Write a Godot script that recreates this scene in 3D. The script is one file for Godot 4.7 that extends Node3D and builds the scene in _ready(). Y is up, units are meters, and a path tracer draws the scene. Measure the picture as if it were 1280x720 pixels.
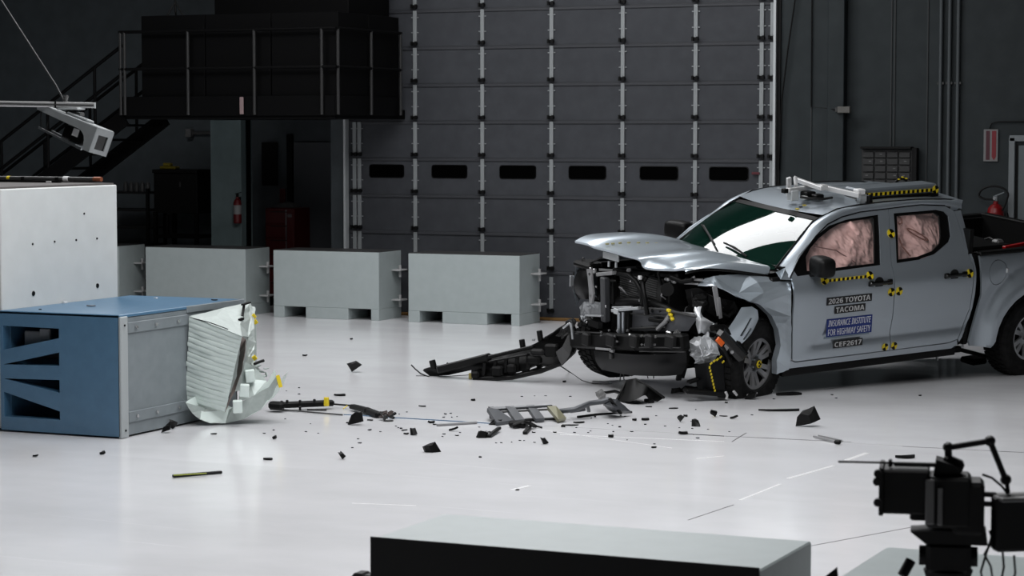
extends Node3D
# A crash-test hall: a silver pickup after an offset frontal crash, the barrier it hit, steel blocks, debris, a film camera.
# World: x runs along the back wall, y up, z towards the camera; metres. The pickup has its own frame: x rearwards from the front axle, y up, z to its near (left) side.

class MB:
	# collects triangles with normals and UVs; points are given counter-clockwise as seen from outside
	var V := PackedVector3Array()
	var N := PackedVector3Array()
	var U := PackedVector2Array()

	func t3(a: Vector3, b: Vector3, c: Vector3, na: Vector3, nb: Vector3, nc: Vector3) -> void:
		V.append(a); V.append(c); V.append(b)
		N.append(na); N.append(nc); N.append(nb)
		U.append(Vector2(a.x, a.y)); U.append(Vector2(c.x, c.y)); U.append(Vector2(b.x, b.y))

	func tri(a: Vector3, b: Vector3, c: Vector3) -> void:
		var n := (b - a).cross(c - a).normalized()
		t3(a, b, c, n, n, n)

	func quad(a: Vector3, b: Vector3, c: Vector3, d: Vector3) -> void:
		tri(a, b, c); tri(a, c, d)

	func out(p: Array, m: Vector3) -> void:
		var g := Vector3.ZERO
		for q in p: g += q
		g /= p.size()
		var n: Vector3 = (p[1] - p[0]).cross(p[2] - p[0])
		var s := n.dot(g - m) >= 0.0
		for i in range(1, p.size() - 1):
			if s: tri(p[0], p[i], p[i + 1])
			else: tri(p[0], p[i + 1], p[i])

	func box(c: Vector3, s: Vector3, b := 0.0, bs := Basis()) -> MB:
		var h := s / 2.0
		b = minf(b, minf(h.x, minf(h.y, h.z)) * 0.9)
		if b <= 0.0:
			for a in 3:
				for d in [-1.0, 1.0]:
					var p := []
					for k in [[-1, -1], [1, -1], [1, 1], [-1, 1]]:
						var v := Vector3.ZERO
						v[a] = d * h[a]; v[(a + 1) % 3] = k[0] * h[(a + 1) % 3]; v[(a + 2) % 3] = k[1] * h[(a + 2) % 3]
						p.append(c + bs * v)
					out(p, c)
			return self
		var vv := func(sx: float, sy: float, sz: float, f: int) -> Vector3:
			var v := Vector3(sx * (h.x - b), sy * (h.y - b), sz * (h.z - b))
			v[f] += b * [sx, sy, sz][f]
			return c + bs * v
		for d in [-1.0, 1.0]:
			out([vv.call(d, -1.0, -1.0, 0), vv.call(d, 1.0, -1.0, 0), vv.call(d, 1.0, 1.0, 0), vv.call(d, -1.0, 1.0, 0)], c)
			out([vv.call(-1.0, d, -1.0, 1), vv.call(1.0, d, -1.0, 1), vv.call(1.0, d, 1.0, 1), vv.call(-1.0, d, 1.0, 1)], c)
			out([vv.call(-1.0, -1.0, d, 2), vv.call(1.0, -1.0, d, 2), vv.call(1.0, 1.0, d, 2), vv.call(-1.0, 1.0, d, 2)], c)
			for e in [-1.0, 1.0]:
				out([vv.call(d, e, -1.0, 0), vv.call(d, e, 1.0, 0), vv.call(d, e, 1.0, 1), vv.call(d, e, -1.0, 1)], c)
				out([vv.call(d, -1.0, e, 0), vv.call(d, 1.0, e, 0), vv.call(d, 1.0, e, 2), vv.call(d, -1.0, e, 2)], c)
				out([vv.call(-1.0, d, e, 1), vv.call(1.0, d, e, 1), vv.call(1.0, d, e, 2), vv.call(-1.0, d, e, 2)], c)
				for g in [-1.0, 1.0]:
					out([vv.call(d, e, g, 0), vv.call(d, e, g, 1), vv.call(d, e, g, 2)], c)
		return self

	func bar(a: Vector3, b: Vector3, w: float, h: float, bev := 0.0, up := Vector3.UP) -> MB:
		# a square bar from a to b, w wide across, h high
		var z := (b - a).normalized()
		if absf(z.dot(up)) > 0.98: up = Vector3.RIGHT
		var x := up.cross(z).normalized()
		return box((a + b) / 2.0, Vector3(w, h, a.distance_to(b)), bev, Basis(x, z.cross(x), z))

	func tube(p: Array, r: float, k := 8, r1 := -1.0) -> MB:
		if r1 < 0.0: r1 = r
		var n := p.size()
		var rings := []
		var u := Vector3.ZERO
		for i in n:
			var d: Vector3 = (p[mini(i + 1, n - 1)] - p[maxi(i - 1, 0)]).normalized()
			if i == 0:
				u = d.cross(Vector3.UP if absf(d.y) < 0.9 else Vector3.RIGHT).normalized()
			else:
				u = (u - d * u.dot(d)).normalized()
			var v := d.cross(u)
			var ring := []
			for j in k:
				var a := TAU * j / k
				ring.append([u * cos(a) + v * sin(a), p[i] + (u * cos(a) + v * sin(a)) * lerpf(r, r1, float(i) / (n - 1))])
			rings.append(ring)
		for i in n - 1:
			for j in k:
				var q: Array = [rings[i][j], rings[i][(j + 1) % k], rings[i + 1][(j + 1) % k], rings[i + 1][j]]
				t3(q[0][1], q[1][1], q[2][1], q[0][0], q[1][0], q[2][0])
				t3(q[0][1], q[2][1], q[3][1], q[0][0], q[2][0], q[3][0])
		for e in [0, n - 1]:
			var c := []
			for j in k: c.append(rings[e][j][1])
			out(c, p[1] if e == 0 else p[n - 2])
		return self

	func lathe(prof: Array, k := 24, xf := Transform3D()) -> MB:
		# prof: Vector2(radius, along); turned about the local z axis
		for i in prof.size() - 1:
			var a: Vector2 = prof[i]
			var b: Vector2 = prof[i + 1]
			var t := (b - a).normalized()
			for j in k:
				var c0 := TAU * j / k
				var c1 := TAU * (j + 1) / k
				var f := func(q: Vector2, w: float) -> Vector3: return xf * Vector3(q.x * cos(w), q.x * sin(w), q.y)
				var g := func(w: float) -> Vector3: return xf.basis * Vector3(t.y * cos(w), t.y * sin(w), -t.x)
				if a.x > 1e-5: t3(f.call(a, c0), f.call(a, c1), f.call(b, c1), g.call(c0), g.call(c1), g.call(c1))
				if b.x > 1e-5: t3(f.call(a, c0), f.call(b, c1), f.call(b, c0), g.call(c0), g.call(c1), g.call(c0))
		return self

	static func area(p: PackedVector2Array) -> float:
		var s := 0.0
		for i in p.size(): s += p[i].cross(p[(i + 1) % p.size()])
		return s / 2.0

	func prism(poly: PackedVector2Array, z0: float, z1: float, xf := Transform3D()) -> MB:
		if area(poly) < 0.0: poly.reverse()
		var ix := Geometry2D.triangulate_polygon(poly)
		for i in range(0, ix.size(), 3):
			var a := poly[ix[i]]; var b := poly[ix[i + 1]]; var c := poly[ix[i + 2]]
			if (b - a).cross(c - a) < 0.0:
				var s := b; b = c; c = s
			tri(xf * Vector3(a.x, a.y, z1), xf * Vector3(b.x, b.y, z1), xf * Vector3(c.x, c.y, z1))
			tri(xf * Vector3(a.x, a.y, z0), xf * Vector3(c.x, c.y, z0), xf * Vector3(b.x, b.y, z0))
		for i in poly.size():
			var a := poly[i]; var b := poly[(i + 1) % poly.size()]
			quad(xf * Vector3(a.x, a.y, z1), xf * Vector3(a.x, a.y, z0), xf * Vector3(b.x, b.y, z0), xf * Vector3(b.x, b.y, z1))
		return self

	func grid(P: Array, flip := false) -> MB:
		# P[i][j]; outside is d/di x d/dj
		var n := P.size(); var m: int = P[0].size()
		var G := []
		for i in n:
			var row := []
			for j in m:
				var di: Vector3 = P[mini(i + 1, n - 1)][j] - P[maxi(i - 1, 0)][j]
				var dj: Vector3 = P[i][mini(j + 1, m - 1)] - P[i][maxi(j - 1, 0)]
				row.append(di.cross(dj).normalized() * (-1.0 if flip else 1.0))
			G.append(row)
		for i in n - 1:
			for j in m - 1:
				var a := [i, j]; var b := [i + 1, j]; var c := [i + 1, j + 1]; var d := [i, j + 1]
				for q in [[a, b, c], [a, c, d]]:
					if flip: q = [q[0], q[2], q[1]]
					t3(P[q[0][0]][q[0][1]], P[q[1][0]][q[1][1]], P[q[2][0]][q[2][1]], G[q[0][0]][q[0][1]], G[q[1][0]][q[1][1]], G[q[2][0]][q[2][1]])
		return self

	func skin(fn: Callable, poly: PackedVector2Array, holes := [], cell := 0.05, th := 0.01, flip := false) -> MB:
		# the surface fn(u, v) inside poly, without the holes, th thick; outside is d/du x d/dv, the other side if flip
		if area(poly) < 0.0: poly.reverse()
		var sg := -1.0 if flip else 1.0
		var memo := {}
		var pt := func(q: Vector2) -> Array:
			if not memo.has(q):
				var e := 0.002
				var n: Vector3 = (fn.call(q.x + e, q.y) - fn.call(q.x - e, q.y)).cross(fn.call(q.x, q.y + e) - fn.call(q.x, q.y - e)).normalized() * sg
				memo[q] = [fn.call(q.x, q.y), n]
			return memo[q]
		var lo := poly[0]; var hi := poly[0]
		for q in poly:
			lo = lo.min(q); hi = hi.max(q)
		var nu := ceili((hi.x - lo.x) / cell); var nv := ceili((hi.y - lo.y) / cell)
		for i in nu:
			for j in nv:
				var a := Vector2(lo.x + i * cell, lo.y + j * cell)
				var sq := PackedVector2Array([a, a + Vector2(cell, 0), a + Vector2(cell, cell), a + Vector2(0, cell)])
				var pieces := Geometry2D.intersect_polygons(sq, poly)
				for h in holes:
					var nx := []
					for pc in pieces: nx.append_array(Geometry2D.clip_polygons(pc, h))
					pieces.assign(nx)
				for pc in pieces:
					var ix := Geometry2D.triangulate_polygon(pc)
					for k in range(0, ix.size(), 3):
						var p0: Vector2 = pc[ix[k]]; var p1: Vector2 = pc[ix[k + 1]]; var p2: Vector2 = pc[ix[k + 2]]
						if ((p1 - p0).cross(p2 - p0) < 0.0) != flip:
							var s := p1; p1 = p2; p2 = s
						var A: Array = pt.call(p0); var B: Array = pt.call(p1); var C: Array = pt.call(p2)
						t3(A[0], B[0], C[0], A[1], B[1], C[1])
						if th > 0.0: t3(A[0] - A[1] * th, C[0] - C[1] * th, B[0] - B[1] * th, -A[1], -C[1], -B[1])
		if th > 0.0:
			var loops := [poly]
			for h in holes:
				var hh: PackedVector2Array = h.duplicate()
				if area(hh) > 0.0: hh.reverse()
				loops.append(hh)
			for lp in loops:
				for i in lp.size():
					var a: Vector2 = lp[i]; var b: Vector2 = lp[(i + 1) % lp.size()]
					var k := maxi(1, ceili(a.distance_to(b) / cell))
					for s in k:
						var A: Array = pt.call(a.lerp(b, float(s) / k)); var B: Array = pt.call(a.lerp(b, float(s + 1) / k))
						if flip: quad(B[0], B[0] - B[1] * th, A[0] - A[1] * th, A[0])
						else: quad(A[0], A[0] - A[1] * th, B[0] - B[1] * th, B[0])
		return self

	func add(m: MB, xf := Transform3D()) -> MB:
		for i in m.V.size():
			V.append(xf * m.V[i]); N.append((xf.basis * m.N[i]).normalized()); U.append(m.U[i])
		return self

	func mesh(mt: Material) -> ArrayMesh:
		var a := []
		a.resize(Mesh.ARRAY_MAX)
		a[Mesh.ARRAY_VERTEX] = V; a[Mesh.ARRAY_NORMAL] = N; a[Mesh.ARRAY_TEX_UV] = U
		var m := ArrayMesh.new()
		m.add_surface_from_arrays(Mesh.PRIMITIVE_TRIANGLES, a)
		m.surface_set_material(0, mt)
		return m

var taken := {}
var M := {}
var noise := FastNoiseLite.new()

func numbered(called: String) -> String:
	var n: int = taken.get(called, 0)
	taken[called] = n + 1
	return called if n == 0 else "%s_%03d" % [called, n]

func tag(o: Node, label: String, category: String, group := "") -> Node:
	o.set_meta("label", label); o.set_meta("category", category)
	if group: o.set_meta("group", group)
	return o

func thing(called: String, label: String, category: String, at := Vector3.ZERO, turn := 0.0, group := "") -> Node3D:
	var o := Node3D.new()
	o.name = numbered(called); add_child(o, true)
	o.position = at; o.rotation.y = turn
	tag(o, label, category, group)
	return o

func struct(called: String, at := Vector3.ZERO) -> Node3D:
	var o := Node3D.new()
	o.name = called; add_child(o, true); o.position = at
	o.set_meta("kind", "structure")
	return o

func put(called: String, m: MB, mt: Material, parent: Node = self, label := "") -> MeshInstance3D:
	var o := MeshInstance3D.new()
	o.name = called if parent != self else numbered(called)
	o.mesh = m.mesh(mt)
	parent.add_child(o, true)
	if label: o.set_meta("label", label)
	return o

func again(called: String, like: MeshInstance3D, at: Vector3, parent: Node, bs := Basis()) -> MeshInstance3D:
	var o := MeshInstance3D.new()
	o.name = called; o.mesh = like.mesh; o.transform = Transform3D(bs, at)
	parent.add_child(o, true)
	return o

func mat(c: Color, rough: float, metal := 0.0, coat := 0.0) -> StandardMaterial3D:
	var m := StandardMaterial3D.new()
	m.albedo_color = c; m.roughness = rough; m.metallic = metal
	if coat > 0.0:
		m.clearcoat_enabled = true; m.clearcoat = coat; m.clearcoat_roughness = 0.04
	return m

func grey(v: float) -> Color:
	return Color(v, v, v)

func grained(c: Color, rough: float, amount: float, scale: float, relief := 0.0, metal := 0.0, sd := 3) -> StandardMaterial3D:
	# a painted or worn surface: the colour varies a little, fine over coarse
	var m := mat(Color.WHITE, rough, metal)
	var fn := FastNoiseLite.new()
	fn.seed = sd; fn.frequency = 0.012; fn.fractal_octaves = 5
	var g := Gradient.new()
	g.set_color(0, c.darkened(amount)); g.set_color(1, c.lightened(amount * 0.6))
	var t := NoiseTexture2D.new()
	t.width = 512; t.height = 512; t.seamless = true; t.noise = fn; t.color_ramp = g
	m.albedo_texture = t
	m.uv1_triplanar = true; m.uv1_world_triplanar = true
	m.uv1_scale = Vector3.ONE * scale
	if relief > 0.0:
		var h := NoiseTexture2D.new()
		var f2 := FastNoiseLite.new()
		f2.seed = sd + 7; f2.frequency = 0.06; f2.fractal_octaves = 3
		h.width = 256; h.height = 256; h.seamless = true; h.noise = f2
		m.heightmap_enabled = true; m.heightmap_texture = h; m.heightmap_scale = relief
	return m

func xf(at: Vector3, deg := Vector3.ZERO) -> Transform3D:
	return Transform3D(Basis.from_euler(deg * PI / 180.0), at)

func pv(a: Array) -> PackedVector2Array:
	return PackedVector2Array(a)

func disc(r: float, k := 24, c := Vector2.ZERO) -> PackedVector2Array:
	var p := PackedVector2Array()
	for i in k: p.append(c + Vector2(cos(TAU * i / k), sin(TAU * i / k)) * r)
	return p

func crinkle(p: Vector3, amp: float, freq: float) -> Vector3:
	var q := p * freq * 100.0
	return p + Vector3(noise.get_noise_3d(q.x, q.y, q.z), noise.get_noise_3d(q.x + 300.0, q.y, q.z), noise.get_noise_3d(q.x, q.y + 300.0, q.z)) * amp

func shard(rng: RandomNumberGenerator, s: Vector3, k := 7) -> MB:
	# a broken bit of plastic: an irregular outline, thin, bent
	var p := PackedVector2Array()
	for i in k:
		var a := TAU * (i + rng.randf_range(-0.3, 0.3)) / k
		p.append(Vector2(cos(a) * s.x, sin(a) * s.z) * rng.randf_range(0.32, 0.5))
	var b := rng.randf_range(-0.6, 0.9)
	var fn := func(u: float, v: float) -> Vector3:
		return Vector3(u, s.y * (0.55 + 0.9 * b * (u / s.x) * (u / s.x) + 0.8 * (v / s.z) * u / s.x), -v)
	return MB.new().skin(fn, p, [], maxf(s.x, s.z) / 4.0, s.y * 0.5)

func build_materials() -> void:
	M.silver = mat(Color(0.695, 0.73, 0.76), 0.36, 0.7, 0.8)
	M.crumpled = mat(Color(0.72, 0.76, 0.79), 0.30, 0.62, 0.8)
	M.lit_silver = mat(Color(0.86, 0.87, 0.88), 0.28, 0.4, 0.6)  # crumpled silver made paler, standing in for reflections of the bright floor
	M.black = mat(grey(0.024), 0.5)
	M.black.metallic_specular = 0.32
	M.black_shiny = mat(grey(0.035), 0.22)
	M.dark = mat(grey(0.085), 0.55)
	M.dark.metallic_specular = 0.35
	M.charcoal = mat(grey(0.2), 0.5)
	M.rubber = grained(grey(0.05), 0.8, 0.2, 2.0)
	M.rubber.metallic_specular = 0.3
	M.steel = mat(Color(0.55, 0.57, 0.58), 0.35, 0.85)
	M.zinc = mat(Color(0.74, 0.755, 0.76), 0.42, 0.3)
	M.alu = mat(Color(0.80, 0.80, 0.80), 0.4, 0.35)
	M.yellow = mat(Color(0.86, 0.76, 0.12), 0.5)
	M.red = mat(Color(0.62, 0.03, 0.05), 0.35, 0.0, 0.5)
	M.white = mat(grey(0.85), 0.5)
	M.bolt = mat(grey(0.8), 0.25, 0.9)
	M.rim_grey = mat(Color(0.58, 0.58, 0.585), 0.38, 0.4)
	M.pane = mat(grey(0.004), 0.4)
	M.pane.metallic_specular = 0.12
	M.rim_bright = mat(Color(0.72, 0.73, 0.74), 0.3, 0.7)

func view_and_light() -> void:
	var cam := Camera3D.new()
	cam.name = "camera"
	add_child(cam, true)
	cam.position = Vector3(0, 2.355, 0)
	cam.rotation_degrees = Vector3(-3.902, 24.0, 0)
	cam.near = 0.1; cam.far = 120.0
	var ca := CameraAttributesPhysical.new()
	ca.frustum_focal_length = 96.0
	ca.exposure_aperture = 9.0
	ca.frustum_focus_distance = 20.5
	ca.frustum_near = 0.1; ca.frustum_far = 120.0
	cam.attributes = ca
	cam.fov = 14.25
	cam.current = true
	var env := Environment.new()
	env.background_mode = Environment.BG_COLOR
	env.background_color = Color(0, 0, 0)
	env.tonemap_mode = Environment.TONE_MAPPER_LINEAR
	env.tonemap_exposure = 1.0
	env.sdfgi_enabled = true; env.ssao_enabled = true; env.ssil_enabled = true
	var we := WorldEnvironment.new()
	we.name = "environment"; we.environment = env
	add_child(we, true)
	# the banks of soft lights that hang over the crash zone, above the frame; the left one is added
	for b in BANKS:
		var l := AreaLight3D.new()
		l.name = numbered("bank_light")
		l.area_size = b.size
		l.light_energy = b.energy
		l.light_color = Color(0.99, 0.993, 1.0)
		l.shadow_enabled = true
		l.area_range = 60.0
		l.area_attenuation = 2.0
		l.position = b.at - Vector3(0, 0.02, 0)
		l.rotation_degrees = Vector3(-90, 0, 0)
		add_child(l, true)

const BANKS := [
	{"at": Vector3(-7.0, 6.6, -15.2), "size": Vector2(6.0, 4.0), "energy": 40.0, "label": "large white soft light bank hanging over the barrier"},
	{"at": Vector3(-10.0, 6.6, -22.45), "size": Vector2(5.0, 3.1), "energy": 23.0, "label": "white soft light bank hanging near the sectional door"},
	{"at": Vector3(-4.2, 6.6, -10.3), "size": Vector2(4.0, 2.4), "energy": 36.0, "label": "white soft light bank hanging nearest the film camera"},
	{"at": Vector3(-14.6, 6.6, -19.6), "size": Vector2(3.4, 2.6), "energy": 22.0, "label": "added white soft light bank, out of view before the black mezzanine"},  # added to brighten the left wall and the far block fronts
]

func light_banks() -> void:
	var gl := StandardMaterial3D.new()
	gl.albedo_color = grey(0.8); gl.emission_enabled = true; gl.emission = Color(0.99, 0.993, 1.0); gl.emission_energy_multiplier = 1.5
	for b in BANKS:
		var t := thing("light_bank", b.label, "light", b.at, 0.0, "soft light banks over the crash zone")
		var s: Vector2 = b.size
		put("diffuser_lamp", MB.new().box(Vector3(0, 0.02, 0), Vector3(s.x, 0.02, s.y)), gl, t)
		put("housing", MB.new().box(Vector3(0, 0.14, 0), Vector3(s.x + 0.06, 0.2, s.y + 0.06), 0.02), M.black, t)
		for k in [[-1, -1], [1, -1], [-1, 1], [1, 1]]:
			put("hanger_rod", MB.new().tube([Vector3(k[0] * s.x * 0.45, 0.24, k[1] * s.y * 0.45), Vector3(k[0] * s.x * 0.45, 2.4, k[1] * s.y * 0.45)], 0.015, 6), M.dark, t)

func floor_material() -> StandardMaterial3D:
	# white epoxy: soft mottling, long pale scuffs along x, a few grey skid marks
	var rng := RandomNumberGenerator.new()
	rng.seed = 11
	var n := 1024
	var im := Image.create(n, n, false, Image.FORMAT_RGB8)
	var fn := FastNoiseLite.new()
	fn.seed = 5; fn.frequency = 0.004; fn.fractal_octaves = 4
	for y in n:
		for x in n:
			var v := 0.845 + 0.03 * fn.get_noise_2d(x, y * 3.0) + 0.012 * fn.get_noise_2d(x * 7.0, y * 9.0)
			im.set_pixel(x, y, Color(v * 0.995, v * 0.995, v * 1.005))
	for s in 90:
		var a := Vector2(rng.randf() * n, rng.randf() * n)
		var l := rng.randf_range(20, 190)
		var sl := rng.randf_range(-0.05, 0.12)
		var w := rng.randf_range(-0.02, 0.05)
		for i in int(l):
			var f := sin(PI * i / l) * w
			var p := Vector2i(posmod(int(a.x + i), n), posmod(int(a.y + sl * i), n))
			var c := im.get_pixel(p.x, p.y)
			im.set_pixel(p.x, p.y, Color(clampf(c.r + f, 0, 1), clampf(c.g + f, 0, 1), clampf(c.b + f, 0, 1)))
	var m := mat(Color.WHITE, 0.17)
	m.metallic_specular = 0.45
	m.albedo_texture = ImageTexture.create_from_image(im)
	m.uv1_triplanar = true; m.uv1_world_triplanar = true
	m.uv1_scale = Vector3.ONE / 14.0
	return m

func room() -> void:
	var fm := floor_material()
	var f := struct("floor")
	# slabs with a sawn joint between them
	put("slab", MB.new().box(Vector3(-8, -0.1, -7.425), Vector3(34, 0.2, 18.84)), fm, f)
	put("slab", MB.new().box(Vector3(-8, -0.1, -22.53), Vector3(34, 0.2, 11.35)), fm, f)
	for q in [[Vector3(-4.656, 0.000, -13.083), Vector3(-4.585, 0.000, -13.737), 0.008], [Vector3(-3.734, 0.000, -12.519), Vector3(-3.273, 0.000, -13.574), 0.008], [Vector3(-5.542, 0.000, -16.556), Vector3(-5.603, 0.000, -17.088), 0.01], [Vector3(-5.701, 0.000, -16.837), Vector3(-4.709, 0.000, -16.902), 0.016], [Vector3(-4.292, 0.000, -16.820), Vector3(-3.338, -0.000, -16.869), 0.012], [Vector3(-5.902, 0.000, -20.253), Vector3(-5.728, 0.000, -20.841), 0.012]]:
		put("floor_crack", MB.new().bar(q[0], q[1], q[2], 0.0015), M.charcoal, f)
	var pale := mat(grey(0.90), 0.3)
	for q in [[Vector3(-4.601, 0.000, -14.942), Vector3(-4.486, 0.000, -15.650), 0.03], [Vector3(-4.479, 0.000, -15.956), Vector3(-4.442, -0.000, -16.378), 0.04], [Vector3(-4.608, 0.000, -13.934), Vector3(-4.576, 0.000, -14.681), 0.02], [Vector3(-6.114, 0.000, -13.733), Vector3(-6.077, 0.000, -13.937), 0.03], [Vector3(-6.897, 0.000, -16.408), Vector3(-5.598, 0.000, -16.531), 0.015], [Vector3(-6.815, 0.000, -12.813), Vector3(-6.403, 0.000, -12.894), 0.012], [Vector3(-7.842, 0.000, -16.909), Vector3(-5.837, 0.000, -16.037), 0.008], [Vector3(-5.491, 0.000, -15.594), Vector3(-5.347, 0.000, -15.792), 0.02]]:
		put("floor_scuff", MB.new().bar(q[0], q[1], q[2], 0.0012), pale, f)
	put("joint_filler", MB.new().box(Vector3(-8, -0.106, -16.85), Vector3(34, 0.2, 0.03)), M.charcoal, f)
	var wl := grained(Color(0.125, 0.148, 0.156), 0.6, 0.06, 0.5)
	wl.metallic_specular = 0.35
	M.wall = wl
	var w := struct("wall_back")
	var wl2 := grained(Color(0.24, 0.265, 0.28), 0.6, 0.06, 0.5)
	put("wall_panel", MB.new().box(Vector3(-19.62, 4.5, -28.05), Vector3(11.2, 9.0, 0.3)).box(Vector3(-14.16, 4.5, -27.2), Vector3(0.28, 9.0, 1.7)), wl2, w)
	put("wall_panel", MB.new().box(Vector3(-11.15, 6.7, -26.42), Vector3(5.7, 4.6, 0.3)), wl, w)
	put("wall_panel", MB.new().box(Vector3(0.35, 4.5, -26.42), Vector3(17.3, 9.0, 0.3)), wl, w)
	for a in [["wall_left", Vector3(-25.2, 4.5, -12.9), Vector3(0.3, 9, 30.6)], ["wall_right", Vector3(9.2, 4.5, -12), Vector3(0.3, 9, 29)], ["wall_front", Vector3(-8, 4.5, 2.2), Vector3(34.6, 9, 0.3)]]:
		var s := put(a[0], MB.new().box(a[1], a[2]), wl)
		s.set_meta("kind", "structure")
	var c := put("ceiling", MB.new().box(Vector3(-8, 9.1, -12.9), Vector3(34.6, 0.2, 30.6)), mat(grey(0.16), 0.8))
	c.set_meta("kind", "structure")
	# trims of the wall right of the door: sheet joints, a proud pilaster, conduits
	var dk := mat(Color(0.12, 0.135, 0.14), 0.6)
	var n := 0
	for x in [-7.84, -6.885, -6.845, -6.46]:
		n += 1
		var s := put("trim_%d" % n, MB.new().box(Vector3(x, 2.4, -26.265), Vector3(0.014, 4.8, 0.014)), dk)
		s.set_meta("kind", "structure")
	var pl := put("trim_5", MB.new().box(Vector3(-7.51, 2.4, -26.2), Vector3(0.2, 4.8, 0.14), 0.008), wl)
	pl.set_meta("kind", "structure")
	var dj := put("trim_6", MB.new().box(Vector3(-8.25, 2.4, -26.255), Vector3(0.07, 4.8, 0.03)), M.black)
	dj.set_meta("kind", "structure")

func sectional_door() -> void:
	var d := struct("door_1", Vector3(0, 0, -26.3))
	var paint := grained(Color(0.215, 0.222, 0.238), 0.55, 0.05, 0.7, 0.0, 0.0, 9)
	paint.metallic_specular = 0.35
	var lip := mat(Color(0.2, 0.205, 0.22), 0.45)
	var ys := [0.035, 0.62]
	for k in 8: ys.append(0.62 + 0.467 * (k + 1))
	var x0 := -14.0
	var x1 := -8.29
	var xm := (x0 + x1) / 2.0
	var cols := [-13.92, -13.85, -13.05, -12.11, -11.17, -10.227, -9.288, -8.46, -8.33]
	var stile: MeshInstance3D = null
	var hinge: MeshInstance3D = null
	for r in ys.size() - 1:
		var a: float = ys[r]
		var b: float = ys[r + 1]
		var fn := func(u: float, v: float) -> Vector3: return Vector3(u, v, 0.0)
		var holes := []
		if r == 3:
			for wx in [-13.462, -12.573, -11.629, -10.693, -9.756, -8.865]: holes.append(rounded(Vector2(wx, 1.842), Vector2(0.5, 0.17), 0.035))
		put("door_section", MB.new().skin(fn, pv([Vector2(x0, a), Vector2(x1, a), Vector2(x1, b - 0.012), Vector2(x0, b - 0.012)]), holes, 0.475, 0.04), paint, d)
		# the rail along the foot and the head of each section
		put("section_rail", MB.new().box(Vector3(xm, b - 0.03, 0.006), Vector3(x1 - x0, 0.034, 0.016), 0.004).box(Vector3(xm, b - 0.006, -0.012), Vector3(x1 - x0, 0.014, 0.02)), lip, d)
		for h in holes:
			var inner := PackedVector2Array()
			var mid := Vector2.ZERO
			for q in h: mid += q
			mid /= h.size()
			for q in h: inner.append(mid + (q - mid) * Vector2(0.965, 0.9))
			var fr := put("window_frame", MB.new().skin(func(u: float, v: float) -> Vector3: return Vector3(u, v, 0.008), h, [inner], 0.3, 0.03), M.black_shiny, d)
			put("pane", MB.new().skin(func(u: float, v: float) -> Vector3: return Vector3(u, v, -0.01), inner, [], 0.6, 0.006), M.pane, fr)
		for x in cols:
			var y := (a + b) / 2.0
			if stile == null or r == 1:
				var s := MB.new()
				var hh := 0.467 / 2.0
				s.box(Vector3(0, 0.0, 0.012), Vector3(0.05, 0.43, 0.022), 0.003)
				for q in [-0.16, -0.07, 0.1, 0.17]:
					s.box(Vector3(-0.006, q, 0.025), Vector3(0.012, 0.03, 0.004))
				for q in [-0.06, 0.13]:
					s.box(Vector3(0, q, 0.01), Vector3(0.1, 0.012, 0.012))
				if r <= 1:
					stile = put("stile", s, mat(Color(0.55, 0.565, 0.57), 0.45, 0.3), d)
					stile.position = Vector3(x, y, 0)
					hinge = put("hinge", MB.new().box(Vector3(0, -hh + 0.035, 0.03), Vector3(0.085, 0.035, 0.03), 0.004).box(Vector3(-0.03, -hh + 0.035, 0.05), Vector3(0.022, 0.05, 0.03)).box(Vector3(0.03, -hh + 0.035, 0.05), Vector3(0.022, 0.05, 0.03)), M.black, stile)
					continue
			var o := again("stile", stile, Vector3(x, y, 0), d)
			again("hinge", hinge, Vector3.ZERO, o)
	put("bottom_seal", MB.new().box(Vector3(xm, 0.02, 0.0), Vector3(x1 - x0, 0.04, 0.06), 0.01), mat(Color(0.42, 0.30, 0.12), 0.6), d)
	for x in [-14.02, -8.275]:
		put("guide_track", MB.new().box(Vector3(x, 2.2, 0.06), Vector3(0.03, 4.4, 0.09)), M.zinc, d)
	put("red_latch_mark", MB.new().box(Vector3(-8.52, 1.85, 0.03), Vector3(0.1, 0.03, 0.02), 0.005), mat(Color(0.3, 0.09, 0.12), 0.5), d)

func rounded(c: Vector2, s: Vector2, r: float) -> PackedVector2Array:
	var p := PackedVector2Array()
	for q in [[1, -1, -90], [1, 1, 0], [-1, 1, 90], [-1, -1, 180]]:
		for k in 5:
			var a := deg_to_rad(q[2] + 22.5 * k)
			p.append(c + Vector2(q[0] * (s.x / 2 - r), q[1] * (s.y / 2 - r)) + Vector2(cos(a), sin(a)) * r)
	return p

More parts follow.
